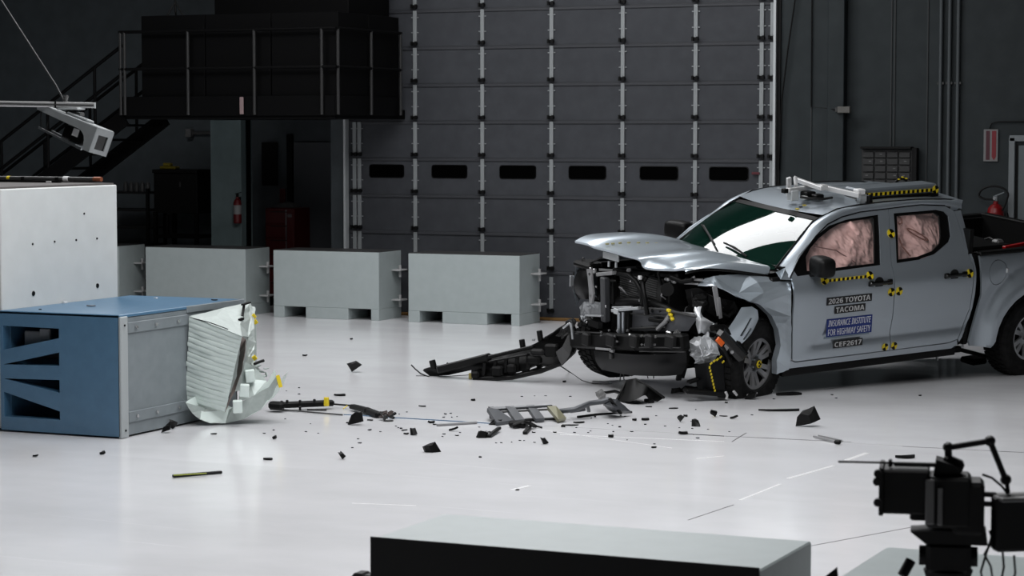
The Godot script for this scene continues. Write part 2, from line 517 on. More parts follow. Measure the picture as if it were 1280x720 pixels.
func hall_fittings() -> void:
	# --- right of the door
	var dk := mat(Color(0.24, 0.26, 0.27), 0.55)
	for a in [[-6.3, "leftmost of the thin conduits on the wall above the pickup roof"], [-6.2, "middle of the thin conduits on the wall above the pickup roof"], [-6.1, "rightmost of the thin conduits on the wall above the pickup roof"]]:
		var o := thing("wall_conduit", a[1], "conduit", Vector3(a[0], 0, -26.24), 0.0, "conduits on the back wall")
		put("pipe", MB.new().tube([Vector3(0, 0.2, 0), Vector3(0, 4.8, 0)], 0.022, 8), dk, o)
		for y in [1.4, 2.9]: put("clamp", MB.new().box(Vector3(0, y, -0.008), Vector3(0.075, 0.025, 0.035)), M.charcoal, o)
	var cb := put("wall_cable", MB.new().tube([Vector3(-8.02, 4.0, -26.22), Vector3(-8.12, 3.3, -26.22), Vector3(-8.19, 2.7, -26.22), Vector3(-8.22, 1.9, -26.22)], 0.009, 6), M.black)
	tag(cb, "thin black cable hanging down beside the sectional door's right edge", "cable")
	var jb := thing("junction_box", "small beige junction box fixed across the grey pilaster edge", "box", Vector3(-7.395, 2.6, -26.1))
	put("body", MB.new().box(Vector3.ZERO, Vector3(0.15, 0.075, 0.06), 0.006), mat(Color(0.33, 0.325, 0.31), 0.5), jb)
	put("end_cap", MB.new().box(Vector3(-0.09, 0, 0), Vector3(0.03, 0.05, 0.045), 0.004), M.charcoal, jb)
	put("feed_cable", MB.new().tube([Vector3(-0.1, 0.0, 0), Vector3(-0.25, 0.02, -0.08), Vector3(-0.44, 0.035, -0.14), Vector3(-0.445, 1.3, -0.145)], 0.006, 6), M.black, jb)
	# organiser of small parts
	var t := thing("parts_organizer", "dark grey wall organizer of small drawers behind the pickup roof", "cabinet", Vector3(-6.905, 1.88, -26.2))
	put("body", MB.new().box(Vector3(0, 0, -0.03), Vector3(0.6, 0.53, 0.09), 0.006), mat(grey(0.14), 0.5), t)
	put("side_post", MB.new().box(Vector3(0.33, 0.0, 0.0), Vector3(0.06, 0.56, 0.1), 0.004), M.black, t)
	put("top_shelf", MB.new().box(Vector3(0, 0.28, 0.02), Vector3(0.6, 0.025, 0.14), 0.004), M.black, t)
	var rng := RandomNumberGenerator.new()
	rng.seed = 21
	var dm := mat(grey(0.13), 0.5)
	for r in 6:
		for k in 4:
			var d := put("drawer", MB.new().box(Vector3(-0.215 + 0.143 * k, 0.2 - 0.082 * r, 0.025), Vector3(0.13, 0.068, 0.03), 0.005), dm, t)
			if rng.randf() < 0.6: put("label_clip", MB.new().box(Vector3(-0.215 + 0.143 * k + rng.randf_range(-0.03, 0.03), 0.205 - 0.082 * r, 0.043), Vector3(0.03, 0.014, 0.006)), mat(grey(0.34), 0.5), d)
	# the extinguisher's sign and the extinguisher
	var s := thing("extinguisher_sign", "small white wall sign with two red upright bars, one an arrow", "sign", Vector3(-5.715, 2.19, -26.255))
	put("plate", MB.new().box(Vector3.ZERO, Vector3(0.165, 0.365, 0.012), 0.003), mat(grey(0.42), 0.5), s)
	var sr := mat(Color(0.42, 0.03, 0.09), 0.5)
	put("printed_bar", MB.new().box(Vector3(-0.033, 0.0, 0.006), Vector3(0.045, 0.33, 0.004)), mat(Color(0.24, 0.04, 0.1), 0.5), s)
	put("printed_arrow", MB.new().prism(pv([Vector2(0.012, 0.165), Vector2(0.062, 0.165), Vector2(0.062, -0.13), Vector2(0.037, -0.17), Vector2(0.012, -0.13)]), 0.005, 0.009), sr, s)
	var wire := put("wall_wire", MB.new().tube([Vector3(-5.73, 2.38, -26.25), Vector3(-5.71, 2.44, -26.25), Vector3(-5.64, 2.46, -26.25), Vector3(-5.2, 2.46, -26.25)], 0.008, 6), M.black)
	tag(wire, "thin dark wire bending right above the extinguisher sign", "cable")
	var fx := Vector3(-5.62, 1.13, -26.12)
	t = thing("wall_extinguisher", "red fire extinguisher with looped black hose behind the pickup bed", "extinguisher", fx)
	put("bottle", MB.new().lathe([Vector2(0.0, 0.0), Vector2(0.09, 0.0), Vector2(0.095, 0.02), Vector2(0.095, 0.3), Vector2(0.085, 0.35), Vector2(0.055, 0.385), Vector2(0.028, 0.4), Vector2(0.028, 0.43), Vector2(0.0, 0.43)], 24, xf(Vector3.ZERO, Vector3(-90, 0, 0))), mat(Color(0.42, 0.015, 0.03), 0.4), t)
	put("valve", MB.new().box(Vector3(0, 0.455, 0), Vector3(0.05, 0.06, 0.04), 0.008).bar(Vector3(-0.03, 0.48, 0), Vector3(0.09, 0.53, 0), 0.02, 0.012), M.steel, t)
	put("gauge", MB.new().tube([Vector3(-0.01, 0.46, 0.02), Vector3(-0.01, 0.46, 0.04)], 0.018, 12), M.bolt, t)
	var hp := []
	for i in 25:
		var a := deg_to_rad(190.0 - 11.5 * i)
		hp.append(Vector3(-0.02 + 0.165 * cos(a), 0.5 + 0.1 * sin(a) + (0.0 if i < 18 else -0.03 * (i - 18)), 0.03))
	put("hose", MB.new().tube([Vector3(-0.02, 0.45, 0.02), Vector3(-0.12, 0.45, 0.03)] + hp, 0.012, 8), M.black, t)
	put("horn", MB.new().tube([Vector3(0.13, 0.3, 0.03), Vector3(0.17, 0.06, 0.03)], 0.016, 10, 0.035), M.black, t)
	put("band", MB.new().tube([Vector3(0, 0.16, 0), Vector3(0, 0.185, 0)], 0.098, 20), M.steel, t)
	put("clip", MB.new().box(Vector3(0.13, 0.18, 0.03), Vector3(0.06, 0.02, 0.02)), M.bolt, t)
	# door frame at the right end
	var d := struct("door_3", Vector3(-5.0, 0, -26.27))
	put("frame", MB.new().box(Vector3(-0.47, 1.14, 0.02), Vector3(0.07, 2.28, 0.05), 0.006).box(Vector3(0.0, 2.27, 0.02), Vector3(1.0, 0.07, 0.05), 0.006).box(Vector3(0.47, 1.14, 0.02), Vector3(0.07, 2.28, 0.05), 0.006), mat(Color(0.42, 0.44, 0.45), 0.5), d)
	put("leaf", MB.new().box(Vector3(0, 1.1, -0.0), Vector3(0.8, 2.18, 0.03), 0.004), mat(Color(0.33, 0.36, 0.37), 0.5), d)
	put("shadow_gap", MB.new().box(Vector3(-0.415, 1.1, 0.0), Vector3(0.03, 2.2, 0.012)), M.black, d)
	# --- left of the door
	d = struct("door_2", Vector3(-15.32, 0, -27.9))
	put("leaf", MB.new().box(Vector3(-0.02, 1.1, 0.02), Vector3(0.72, 2.2, 0.05), 0.004), mat(Color(0.30, 0.31, 0.325), 0.5), d)
	put("jamb", MB.new().box(Vector3(0.4, 1.15, 0.03), Vector3(0.1, 2.3, 0.07), 0.004).box(Vector3(-0.44, 1.15, 0.03), Vector3(0.08, 2.3, 0.07), 0.004), M.black, d)
	put("knob", MB.new().tube([Vector3(0.27, 1.36, 0.04), Vector3(0.27, 1.36, 0.09)], 0.028, 12), M.black, d)
	var pc := put("support_column", MB.new().box(Vector3(-16.013, 1.25, -26.72), Vector3(0.47, 2.5, 0.3), 0.006), grained(Color(0.40, 0.46, 0.465), 0.5, 0.05, 0.8))
	tag(pc, "grey-green square column under the black mezzanine", "column")
	t = thing("column_extinguisher", "small red fire extinguisher with white label on the grey-green column", "extinguisher", Vector3(-15.782, 1.130, -26.480))
	put("bottle", MB.new().lathe([Vector2(0, 0), Vector2(0.05, 0), Vector2(0.055, 0.015), Vector2(0.055, 0.27), Vector2(0.04, 0.31), Vector2(0.02, 0.33), Vector2(0.02, 0.35), Vector2(0, 0.35)], 20, xf(Vector3.ZERO, Vector3(-90, 0, 0))), mat(Color(0.36, 0.02, 0.04), 0.5), t)
	put("label_band", MB.new().tube([Vector3(0, 0.12, 0), Vector3(0, 0.24, 0)], 0.0565, 20), mat(grey(0.5), 0.5), t)
	put("valve", MB.new().box(Vector3(0, 0.37, 0), Vector3(0.03, 0.05, 0.03), 0.004).bar(Vector3(-0.03, 0.39, 0), Vector3(0.06, 0.41, 0), 0.014, 0.01), M.black, t)
	put("bracket", MB.new().box(Vector3(0, 0.2, -0.055), Vector3(0.04, 0.3, 0.02)), M.black, t)
	var sp := put("sign_panel", MB.new().box(Vector3(-14.460, 2.661, -24.380), Vector3(0.05, 0.21, 0.02), 0.004), mat(Color(0.48, 0.41, 0.41), 0.5))
	tag(sp, "narrow pinkish plate at the mezzanine fascia above the column", "sign")
	t = thing("notice_screen", "black wall panel above the red tool cabinet under the mezzanine", "panel", Vector3(-16.072, 1.896, -27.840))
	put("screen", MB.new().box(Vector3(0, 0, 0), Vector3(0.24, 0.6, 0.04), 0.008), M.black, t)
	# red tool cabinet
	t = thing("tool_cabinet", "red rolling tool cabinet with drawers under the black mezzanine", "cabinet", Vector3(-15.427, 0, -27.2))
	t.scale.x = 0.8
	var rd := mat(Color(0.21, 0.008, 0.012), 0.45)
	put("body", MB.new().box(Vector3(0, 0.72, 0), Vector3(0.55, 1.2, 0.45), 0.01), rd, t)
	put("back_panel", MB.new().box(Vector3(-0.22, 1.42, -0.18), Vector3(0.1, 0.3, 0.04), 0.006), rd, t)
	for k in 6:
		var dr := put("drawer", MB.new().box(Vector3(-0.065, 0.25 + 0.19 * k, 0.23), Vector3(0.38, 0.17, 0.02), 0.006), rd, t)
		put("handle", MB.new().box(Vector3(0, 0.25 + 0.19 * k + 0.07, 0.245), Vector3(0.3, 0.012, 0.012)), M.dark, dr)
	put("side_door", MB.new().box(Vector3(0.205, 0.72, 0.23), Vector3(0.12, 1.12, 0.02), 0.006), rd, t)
	put("corner_trim", MB.new().box(Vector3(0.137, 0.72, 0.235), Vector3(0.014, 1.16, 0.02)), M.steel, t)
	put("plate", MB.new().box(Vector3(0.21, 1.22, 0.243), Vector3(0.08, 0.04, 0.006)), mat(grey(0.3), 0.4), t)
	for k in [[-1, -1], [1, -1], [-1, 1], [1, 1]]: put("caster", MB.new().tube([Vector3(k[0] * 0.22 - 0.015, 0.06, k[1] * 0.17), Vector3(k[0] * 0.22 + 0.015, 0.06, k[1] * 0.17)], 0.06, 14), M.black, t)
	var rg := put("folded_rag", MB.new().grid(lump(Vector3(0.34, 0.12, 0.24), 5)), mat(grey(0.2), 0.9))
	rg.position = Vector3(-15.454, 1.322, -27.2)
	tag(rg, "dark crumpled cloth lying on the red tool cabinet", "cloth")
	# bench and shelf under the stairs
	t = thing("work_bench", "black work bench with open lower shelf left of the column", "bench", Vector3(-17.106 - 0.02, 0, -27.3))
	put("top", MB.new().box(Vector3(0.02, 1.8, 0), Vector3(0.72, 0.05, 0.55), 0.005), M.black, t)
	put("cupboard", MB.new().box(Vector3(0.02, 1.5, 0.0), Vector3(0.7, 0.55, 0.5), 0.006), M.black, t)
	put("latch", MB.new().box(Vector3(0.1, 1.62, 0.255), Vector3(0.02, 0.07, 0.012)), M.charcoal, t)
	for k in [[-1, -1], [1, -1], [-1, 1], [1, 1]]: put("leg", MB.new().box(Vector3(k[0] * 0.33 + 0.02, 0.62, k[1] * 0.24), Vector3(0.05, 1.24, 0.05)), M.black, t)
	put("low_shelf", MB.new().box(Vector3(0.02, 0.9, 0), Vector3(0.7, 0.04, 0.5)), M.black, t)
	put("post", MB.new().box(Vector3(-0.12, 1.05, 0.24), Vector3(0.04, 0.3, 0.03)), M.black, t)
	var yb := put("yellow_tool", MB.new().box(Vector3(0, 0.02, 0), Vector3(0.26, 0.04, 0.12), 0.01).box(Vector3(-0.03, 0.06, 0), Vector3(0.12, 0.05, 0.08), 0.012), mat(Color(0.45, 0.4, 0.08), 0.5))
	yb.position = Vector3(-17.289, 1.827, -27.2)
	tag(yb, "small dull yellow tool lying on the black work bench", "tool")
	t = thing("storage_rack", "low black storage rack with shelves below the staircase", "shelf", Vector3(-17.810 - 0.12, 0, -27.2))
	for k in 6: put("shelf", MB.new().box(Vector3(0, 0.3 + 0.24 * k, 0), Vector3(0.85, 0.03, 0.45)), M.dark, t)
	for k in [[-1, -1], [1, -1], [-1, 1], [1, 1]]: put("post", MB.new().box(Vector3(k[0] * 0.42, 0.78, k[1] * 0.22), Vector3(0.04, 1.56, 0.04)), M.black, t)
	for k in 5:
		var b := put("small_jar", MB.new().lathe([Vector2(0, 0), Vector2(0.035, 0), Vector2(0.035, 0.1), Vector2(0.02, 0.13), Vector2(0, 0.13)], 12, xf(Vector3.ZERO, Vector3(-90, 0, 0))), M.charcoal)
		b.position = Vector3(-17.942 + 0.09 * k, 1.517, -27.1)
		tag(b, ["leftmost", "second from left", "middle", "second from right", "rightmost"][k] + " small dark jar on top of the storage rack", "jar", "jars on the rack below the stairs")
	t = thing("wall_bracket", "grey horizontal wall arm left of the column top", "bracket", Vector3(-17.328, 2.327, -27.850))
	put("arm", MB.new().bar(Vector3(0, 0, 0), Vector3(0.36, 0.0, 0.0), 0.03, 0.05, 0.005), M.charcoal, t)
	put("head", MB.new().box(Vector3(-0.03, 0.0, 0.02), Vector3(0.09, 0.12, 0.1), 0.01), mat(grey(0.35), 0.5), t)

func lump(s: Vector3, sd: int) -> Array:
	# rows of a soft heap with a flat foot
	var P := []
	for i in 13:
		var row := []
		for j in 13:
			var u := i / 12.0 * 2.0 - 1.0
			var v := j / 12.0 * 2.0 - 1.0
			var e := (1.0 - u * u) * (1.0 - v * v)
			var n := 0.65 + 0.6 * noise.get_noise_3d(i * 9.0 + sd * 40.0, j * 9.0, sd)
			row.append(Vector3(u * s.x / 2, s.y * pow(e, 0.6) * n, -v * s.z / 2))
		P.append(row)
	return P

func mezzanine() -> void:
	var k := mat(Color(0.018, 0.018, 0.02), 0.6)
	k.metallic_specular = 0.2
	var rail := mat(grey(0.26), 0.3, 0.6)  # black tubes toned grey to stand in for highlights on the posts
	var t := thing("mezzanine_platform", "black raised mezzanine platform with guard panels and tube railing", "platform", Vector3(-14.7, 2.5, -25.28))
	put("deck", MB.new().box(Vector3(0, 0.06, 0), Vector3(3.0, 0.12, 1.7), 0.006), k, t)
	put("fascia", MB.new().box(Vector3(0, 0.16, 0.86), Vector3(3.02, 0.24, 0.03)).box(Vector3(1.51, 0.16, 0), Vector3(0.03, 0.24, 1.74)), k, t)
	for q in 3: put("guard_panel", MB.new().box(Vector3(-0.79 + 0.93 * q, 0.78, 0.8), Vector3(0.915, 1.0, 0.02), 0.003), k, t)
	for q in 2: put("guard_panel", MB.new().box(Vector3(1.47, 0.78, 0.36 - 0.84 * q), Vector3(0.02, 1.0, 0.82), 0.003), k, t)
	put("screen_box", MB.new().box(Vector3(0.1, 0.74, -0.1), Vector3(2.66, 1.1, 1.5), 0.01), k, t)
	put("upper_cabin", MB.new().box(Vector3(0.42, 2.1, -0.3), Vector3(1.9, 1.65, 1.1), 0.01), k, t)
	for x in [-1.50, -1.44, -0.52, 0.42, 1.35]:
		put("post", MB.new().tube([Vector3(x, 0.05, 0.9), Vector3(x, 1.08, 0.9)], 0.02, 10), rail, t)
	for z in [0.86, 0.0, -0.8]:
		put("post", MB.new().tube([Vector3(1.55, 0.05, z), Vector3(1.55, 1.08, z)], 0.02, 10), rail, t)
	for y in [0.62, 1.08]:
		put("handrail", MB.new().tube([Vector3(-1.52, y, 0.9), Vector3(1.55, y, 0.9)], 0.02, 10), k, t)
		put("handrail", MB.new().tube([Vector3(1.55, y, 0.9), Vector3(1.55, y, -0.82)], 0.02, 10), k, t)
	for x in [-15.811]:
		put("leg", MB.new().box(Vector3(x + 14.7, -1.25, -26.75 + 25.28), Vector3(0.1, 2.5, 0.1)), k, t)
	put("rear_deck", MB.new().box(Vector3(0, 0.06, -1.2), Vector3(3.0, 0.12, 0.68), 0.006), k, t)
	# small stage light standing on the cabin's left
	var l := thing("stage_lamp", "black spotlight on a small tripod standing on the mezzanine box", "lamp", Vector3(-15.72, 3.79, -24.9))
	for a in [0.0, 2.1, 4.2]:
		put("leg", MB.new().tube([Vector3(0, 0.18, 0), Vector3(cos(a) * 0.12, 0, sin(a) * 0.12)], 0.01, 6), M.black, l)
	put("pole", MB.new().tube([Vector3(0, 0.05, 0), Vector3(0, 0.6, 0)], 0.014, 8), M.black, l)
	put("head", MB.new().box(Vector3(0, 0.66, 0), Vector3(0.16, 0.18, 0.2), 0.02), M.black, l)
	# the stairs go down to the left along the wall
	t = thing("staircase", "black open staircase descending left from the mezzanine", "stairs", Vector3(-16.2, 2.5, -24.9))
	var sl := 0.643
	var dn := Vector3(-1, -sl, 0)
	for z in [0.47, -0.47]:
		put("stringer", MB.new().bar(Vector3(0.02, 0.02, z), Vector3(0, -0.02, z) + dn * 3.85, 0.04, 0.2), k, t)
		put("handrail", MB.new().tube([Vector3(0, 0.47 + 0.45, z), Vector3(0, 0.47 + 0.45, z) + dn * 3.6], 0.022, 10), k, t)
		put("handrail", MB.new().tube([Vector3(0, 0.12 + 0.45, z), Vector3(0, 0.12 + 0.45, z) + dn * 3.6], 0.022, 10), k, t)
		for q in 5:
			var b := Vector3(0, 0, z) + dn * (0.42 + 0.72 * q)
			put("post", MB.new().tube([b, b + Vector3(0, 0.92, 0)], 0.02, 8), k, t)
	for q in 13:
		put("tread", MB.new().box(dn * (0.15 + 0.285 * q) + Vector3(0, 0.02, 0), Vector3(0.26, 0.03, 0.92)), k, t)

func steel_block(at: Vector3, label: String, w := 1.5) -> void:
	# a painted steel block on fork pockets; at is the front left bottom corner
	var t := thing("steel_block", label, "block", at, 0.0, "grey steel blocks")
	var g := mat(Color(0.09, 0.095, 0.1), 0.6)
	var dp := 0.62
	put("body", MB.new().box(Vector3(w / 2, 0.495, -dp / 2), Vector3(w, 0.71, dp), 0.006), M.block, t)
	if at.z < -20.0: put("dark_top", MB.new().box(Vector3(w / 2, 0.852, -dp / 2), Vector3(w - 0.006, 0.006, dp - 0.006)), M.charcoal, t)  # thin dark sheet over the top, far blocks only
	for f in [[0.0, 0.155], [0.465, 1.07], [1.39, w]]:
		put("foot", MB.new().box(Vector3((f[0] + f[1]) / 2, 0.07, -dp / 2), Vector3(f[1] - f[0], 0.14, dp), 0.004), M.block, t)
	for x in [0.31, 1.23]:
		put("fork_pocket", MB.new().box(Vector3(x, 0.07, -dp / 2 - 0.25), Vector3(0.3, 0.13, 0.1)), g, t)
	for y in [0.235, 0.61]:
		var tb := put("coupling_tab", MB.new().box(Vector3(w + 0.06, y, -0.45), Vector3(0.13, 0.02, 0.2), 0.004), M.tab, t)
		put("coupling_pin", MB.new().tube([Vector3(w + 0.07, y - 0.09, -0.45), Vector3(w + 0.07, y + 0.06, -0.45)], 0.018, 8), M.tab, tb)
		put("coupling_tab", MB.new().box(Vector3(-0.05, y + 0.045, -0.45), Vector3(0.11, 0.02, 0.2), 0.004), M.tab, t)

func blocks() -> void:
	M.block = grained(Color(0.64, 0.675, 0.675), 0.40, 0.03, 0.9)
	M.tab = mat(grey(0.62), 0.45)
	steel_block(Vector3(-12.71, 0, -25.4), "grey steel block nearest the wrecked pickup, rightmost of the row")
	steel_block(Vector3(-14.62, 0, -25.4), "grey steel block in the middle of the row, below the door's left end")
	steel_block(Vector3(-16.53, 0, -25.4), "grey steel block behind the barrier's far top edge")
	steel_block(Vector3(-18.44, 0, -25.4), "grey steel block mostly hidden behind the tall white block")
	steel_block(Vector3(-3.905, 0, -7.49), "large grey steel block in the foreground, shade painted on the front towards the viewer")
	put("front_shade", MB.new().box(Vector3(0.75, 0.43, 0.003), Vector3(1.5, 0.86, 0.006)), mat(grey(0.05), 0.7), get_node("steel_block_004"))  # dark sheet added over the front face to stand in for its shade
	steel_block(Vector3(-2.125, 0, -7.49), "grey steel block standing behind the film camera's tripod")

func putw(called: String, m: MB, mt: Material, t: Node3D, label := "") -> MeshInstance3D:
	# a part whose points were given in world coordinates, for a thing that is not turned
	for i in m.V.size(): m.V[i] -= t.position
	return put(called, m, mt, t, label)

func facets(P: Array, T: Array, th := 0.006) -> MB:
	# a crumpled sheet: flat triangles between given points, th thick
	var m := MB.new()
	for t in T:
		var a: Vector3 = P[t[0]]; var b: Vector3 = P[t[1]]; var c: Vector3 = P[t[2]]
		var n := (b - a).cross(c - a).normalized() * th
		m.tri(a, b, c); m.tri(a - n, c - n, b - n)
		m.quad(a, a - n, b - n, b); m.quad(b, b - n, c - n, c); m.quad(c, c - n, a - n, a)
	return m

func dented(P: Array, T: Array, rounds: int, amp: float, freq: float, th := 0.004) -> MB:
	# the same, each triangle split again and again, with small dents
	for r in rounds:
		var Q := P.duplicate()
		var U := []
		var mid := {}
		var get_mid := func(i: int, j: int) -> int:
			var key := mini(i, j) * 100000 + maxi(i, j)
			if not mid.has(key):
				mid[key] = Q.size()
				Q.append(crinkle((Q[i] + Q[j]) / 2.0, amp / (r + 1), freq * (r + 1)))
			return mid[key]
		for t in T:
			var a: int = get_mid.call(t[0], t[1]); var b: int = get_mid.call(t[1], t[2]); var c: int = get_mid.call(t[2], t[0])
			U.append_array([[t[0], a, c], [a, t[1], b], [c, b, t[2]], [a, b, c]])
		P = Q; T = U
	return facets(P, T, th)

func barrier() -> void:
	var blue := grained(Color(0.27, 0.43, 0.55), 0.36, 0.05, 1.0, 0.0, 0.0, 4)
	blue.metallic_specular = 0.8
	var gp := grained(Color(0.47, 0.50, 0.515), 0.48, 0.05, 1.0, 0.0, 0.0, 6)
	var gs := mat(Color(0.62, 0.64, 0.645), 0.4)
	var t := thing("crash_barrier", "blue steel crash barrier with grey side panel and triangular cut-outs", "barrier", Vector3(-10.4, 0, -15.7))
	# the blue front frame with its four openings, made as a plate of bars
	var fn := func(u: float, v: float) -> Vector3: return Vector3(u, v, -14.79)
	var openings := [pv([Vector2(-10.945, 0.835), Vector2(-10.42, 0.83), Vector2(-10.42, 0.755), Vector2(-10.945, 0.645)]),
		pv([Vector2(-10.945, 0.53), Vector2(-10.42, 0.645), Vector2(-10.42, 0.54)]),
		pv([Vector2(-10.945, 0.42), Vector2(-10.42, 0.43), Vector2(-10.42, 0.33)]),
		pv([Vector2(-10.945, 0.315), Vector2(-10.42, 0.185), Vector2(-10.42, 0.12), Vector2(-10.945, 0.12)])]
	putw("front_plate", MB.new().skin(fn, pv([Vector2(-10.975, 0.015), Vector2(-9.872, 0.015), Vector2(-9.872, 0.945), Vector2(-10.975, 0.945)]), openings, 0.3, 0.09), blue, t)
	putw("cheek_plate", MB.new().box(Vector3(-10.955, 0.47, -15.33), Vector3(0.03, 0.9, 0.9)), blue, t)
	putw("inner_wall", MB.new().box(Vector3(-10.42, 0.47, -15.9), Vector3(1.08, 0.9, 0.05)), M.black, t)
	putw("inner_bracket", MB.new().box(Vector3(-10.78, 0.72, -15.0), Vector3(0.22, 0.12, 0.03), 0.01).box(Vector3(-10.68, 0.76, -14.98), Vector3(0.1, 0.09, 0.03), 0.008), mat(grey(0.7), 0.5), t)
	putw("inner_tube", MB.new().tube([Vector3(-10.9, 0.585, -15.1), Vector3(-10.4, 0.6, -15.0)], 0.03, 8), M.charcoal, t)
	putw("top_plate", MB.new().box(Vector3(-10.42, 0.94, -15.705), Vector3(1.11, 0.025, 1.83), 0.004), blue, t)
	putw("top_edge", MB.new().box(Vector3(-9.875, 0.925, -16.2), Vector3(0.03, 0.055, 0.9), 0.004), gp, t)
	putw("side_panel", MB.new().box(Vector3(-9.885, 0.47, -15.68), Vector3(0.03, 0.91, 1.68), 0.004), gp, t)
	putw("back_body", MB.new().box(Vector3(-10.44, 0.47, -16.3), Vector3(1.06, 0.91, 0.6)), M.dark, t)
	putw("corner_strip", MB.new().box(Vector3(-9.868, 0.47, -14.84), Vector3(0.03, 0.935, 0.1), 0.006), gs, t)
	for y in [0.845, 0.155]:
		var b := putw("side_rail", MB.new().box(Vector3(-9.864, y, -15.33), Vector3(0.012, 0.085, 0.86), 0.004), gp, t)
		for z in [-15.0, -15.28, -15.6]:
			var h := put("bolt_head", MB.new().tube([Vector3(0, 0, 0), Vector3(0.012, 0, 0)], 0.014, 8), M.bolt, b)
			h.position = Vector3(-9.852, y, z) - t.position
	for y in [0.87, 0.06]:
		var h := put("screw", MB.new().tube([Vector3(0, 0, 0), Vector3(0.008, 0, 0)], 0.008, 8), M.dark, t)
		h.position = Vector3(-9.853, y, -14.84) - t.position
	# honeycomb face, crushed by the pickup
	var pale := grained(Color(0.86, 0.905, 0.885), 0.55, 0.03, 2.0, 0.0, 0.0, 8)
	var dull := grained(Color(0.70, 0.735, 0.72), 0.5, 0.06, 3.0, 0.0, 0.3, 12)
	var hc := thing("honeycomb_face", "crushed pale honeycomb block with ribbed side at the barrier's right end", "honeycomb", Vector3(-9.7, 0.1, -16.1))
	var c00: Vector3 = Vector3(-9.839, 0.870, -15.740)
	var c10: Vector3 = Vector3(-9.329, 0.737, -15.700)
	var c01: Vector3 = Vector3(-9.884, 0.198, -15.740)
	var c11: Vector3 = Vector3(-9.537, 0.114, -15.780)
	var nr := 17
	for r in nr:
		# one folded strip of the ribbed side
		var P := []
		for i in 15:
			var row := []
			for j in 5:
				var jj: float = [0.0, 0.07, 0.5, 0.93, 1.0][j]
				var v := (r + jj) / nr
				var u := i / 14.0
				var p := c00.lerp(c10, u).lerp(c01.lerp(c11, u), v)
				var bulge: float = [0.0, 1.0, 1.15, 1.0, 0.0][j] * (0.0045 - 0.0015 * u) + 0.03 * sin(u * PI) * sin(v * PI) + 0.012 * noise.get_noise_2d(u * 90.0, r * 40.0)
				var edge := 0.012 * noise.get_noise_2d(r * 70.0, 9.0) * (1.0 - u)
				row.append(p + Vector3(edge, 0.004 * noise.get_noise_2d(u * 120.0 + r * 11.0, 3.0), bulge - 0.008))
			P.append(row)
		putw("rib", MB.new().grid(P, true), pale, hc)
	putw("core", MB.new().box(Vector3(-9.77, 0.53, -16.2), Vector3(0.12, 0.62, 0.8), 0.02), dull, hc)
	# the torn sheet above, and the front that was pressed in
	var A := [c00 + Vector3(0, 0.005, 0.0), Vector3(-9.800, 0.890, -15.919), Vector3(-9.790, 0.913, -16.200), Vector3(-9.780, 0.932, -16.606), Vector3(-9.660, 0.822, -16.465), Vector3(-9.550, 0.681, -16.211), c10, Vector3(-9.600, 0.832, -16.008), Vector3(-9.660, 0.862, -15.836), Vector3(-9.660, 0.886, -16.312), Vector3(-9.520, 0.803, -15.998)]
	putw("upper_sheet", dented(A, [[0, 8, 1], [1, 8, 2], [2, 8, 7], [2, 7, 9], [2, 9, 3], [3, 9, 4], [9, 10, 4], [7, 10, 9], [4, 10, 5], [10, 6, 5], [7, 6, 10], [8, 6, 7], [0, 6, 8]], 2, 0.012, 0.6), dull, hc)
	putw("slit", MB.new().tube([Vector3(-9.745, 0.866, -15.660), Vector3(-9.579, 0.842, -15.630), Vector3(-9.411, 0.794, -15.630)], 0.004, 6), M.dark, hc)
	var B := [c10, Vector3(-9.400, 0.694, -15.881), Vector3(-9.440, 0.585, -15.935), Vector3(-9.500, 0.424, -15.984), Vector3(-9.550, 0.256, -15.952), c11, Vector3(-9.600, 0.562, -16.129), Vector3(-9.620, 0.367, -16.109)]
	putw("inner_fold", dented(B, [[0, 6, 1], [1, 6, 2], [2, 6, 7], [2, 7, 3], [3, 7, 4], [4, 7, 5]], 2, 0.012, 0.7), mat(Color(0.52, 0.47, 0.45), 0.6), hc)
	var Cc := [Vector3(-9.700, 0.928, -16.457), Vector3(-9.680, 0.898, -16.514), Vector3(-9.550, 0.748, -16.276), Vector3(-9.500, 0.637, -16.215), Vector3(-9.480, 0.526, -16.154), Vector3(-9.450, 0.436, -16.152), Vector3(-9.500, 0.674, -16.088), Vector3(-9.500, 0.532, -16.073), Vector3(-9.500, 0.379, -16.046), Vector3(-9.420, 0.320, -16.023), Vector3(-9.470, 0.252, -15.905)]
	putw("torn_front", dented(Cc, [[0, 2, 1], [0, 6, 2], [6, 3, 2], [6, 7, 3], [7, 4, 3], [7, 8, 4], [8, 5, 4], [8, 9, 5], [8, 10, 9]], 3, 0.028, 1.0), dull, hc)
	# curved foot plate, bent up at the right end
	var W := [Vector3(-9.780, 0.200, -15.585), Vector3(-9.760, 0.111, -15.647), Vector3(-9.720, 0.056, -15.702), Vector3(-9.660, 0.024, -15.749), Vector3(-9.580, 0.012, -15.862), Vector3(-9.460, 0.042, -15.935), Vector3(-9.330, 0.120, -15.993), Vector3(-9.240, 0.225, -16.017), Vector3(-9.180, 0.336, -16.030)]
	var P2 := []
	for i in W.size():
		var row := []
		for j in 5:
			var v := j / 4.0
			row.append(W[i].lerp(Vector3(W[i].x - 0.02, W[i].y + 0.02 + 0.06 * v, W[i].z - 0.5 * v * (1.0 - 0.08 * i)), v))
		P2.append(row)
	putw("foot_plate", MB.new().grid(P2), pale, hc)
	var lo := []
	for i in W.size():
		lo.append([W[i], W[i] + Vector3(-0.05, 0.05 + 0.012 * minf(i, 5), -0.01)])
	putw("foot_lip", MB.new().grid(lo), pale, hc)
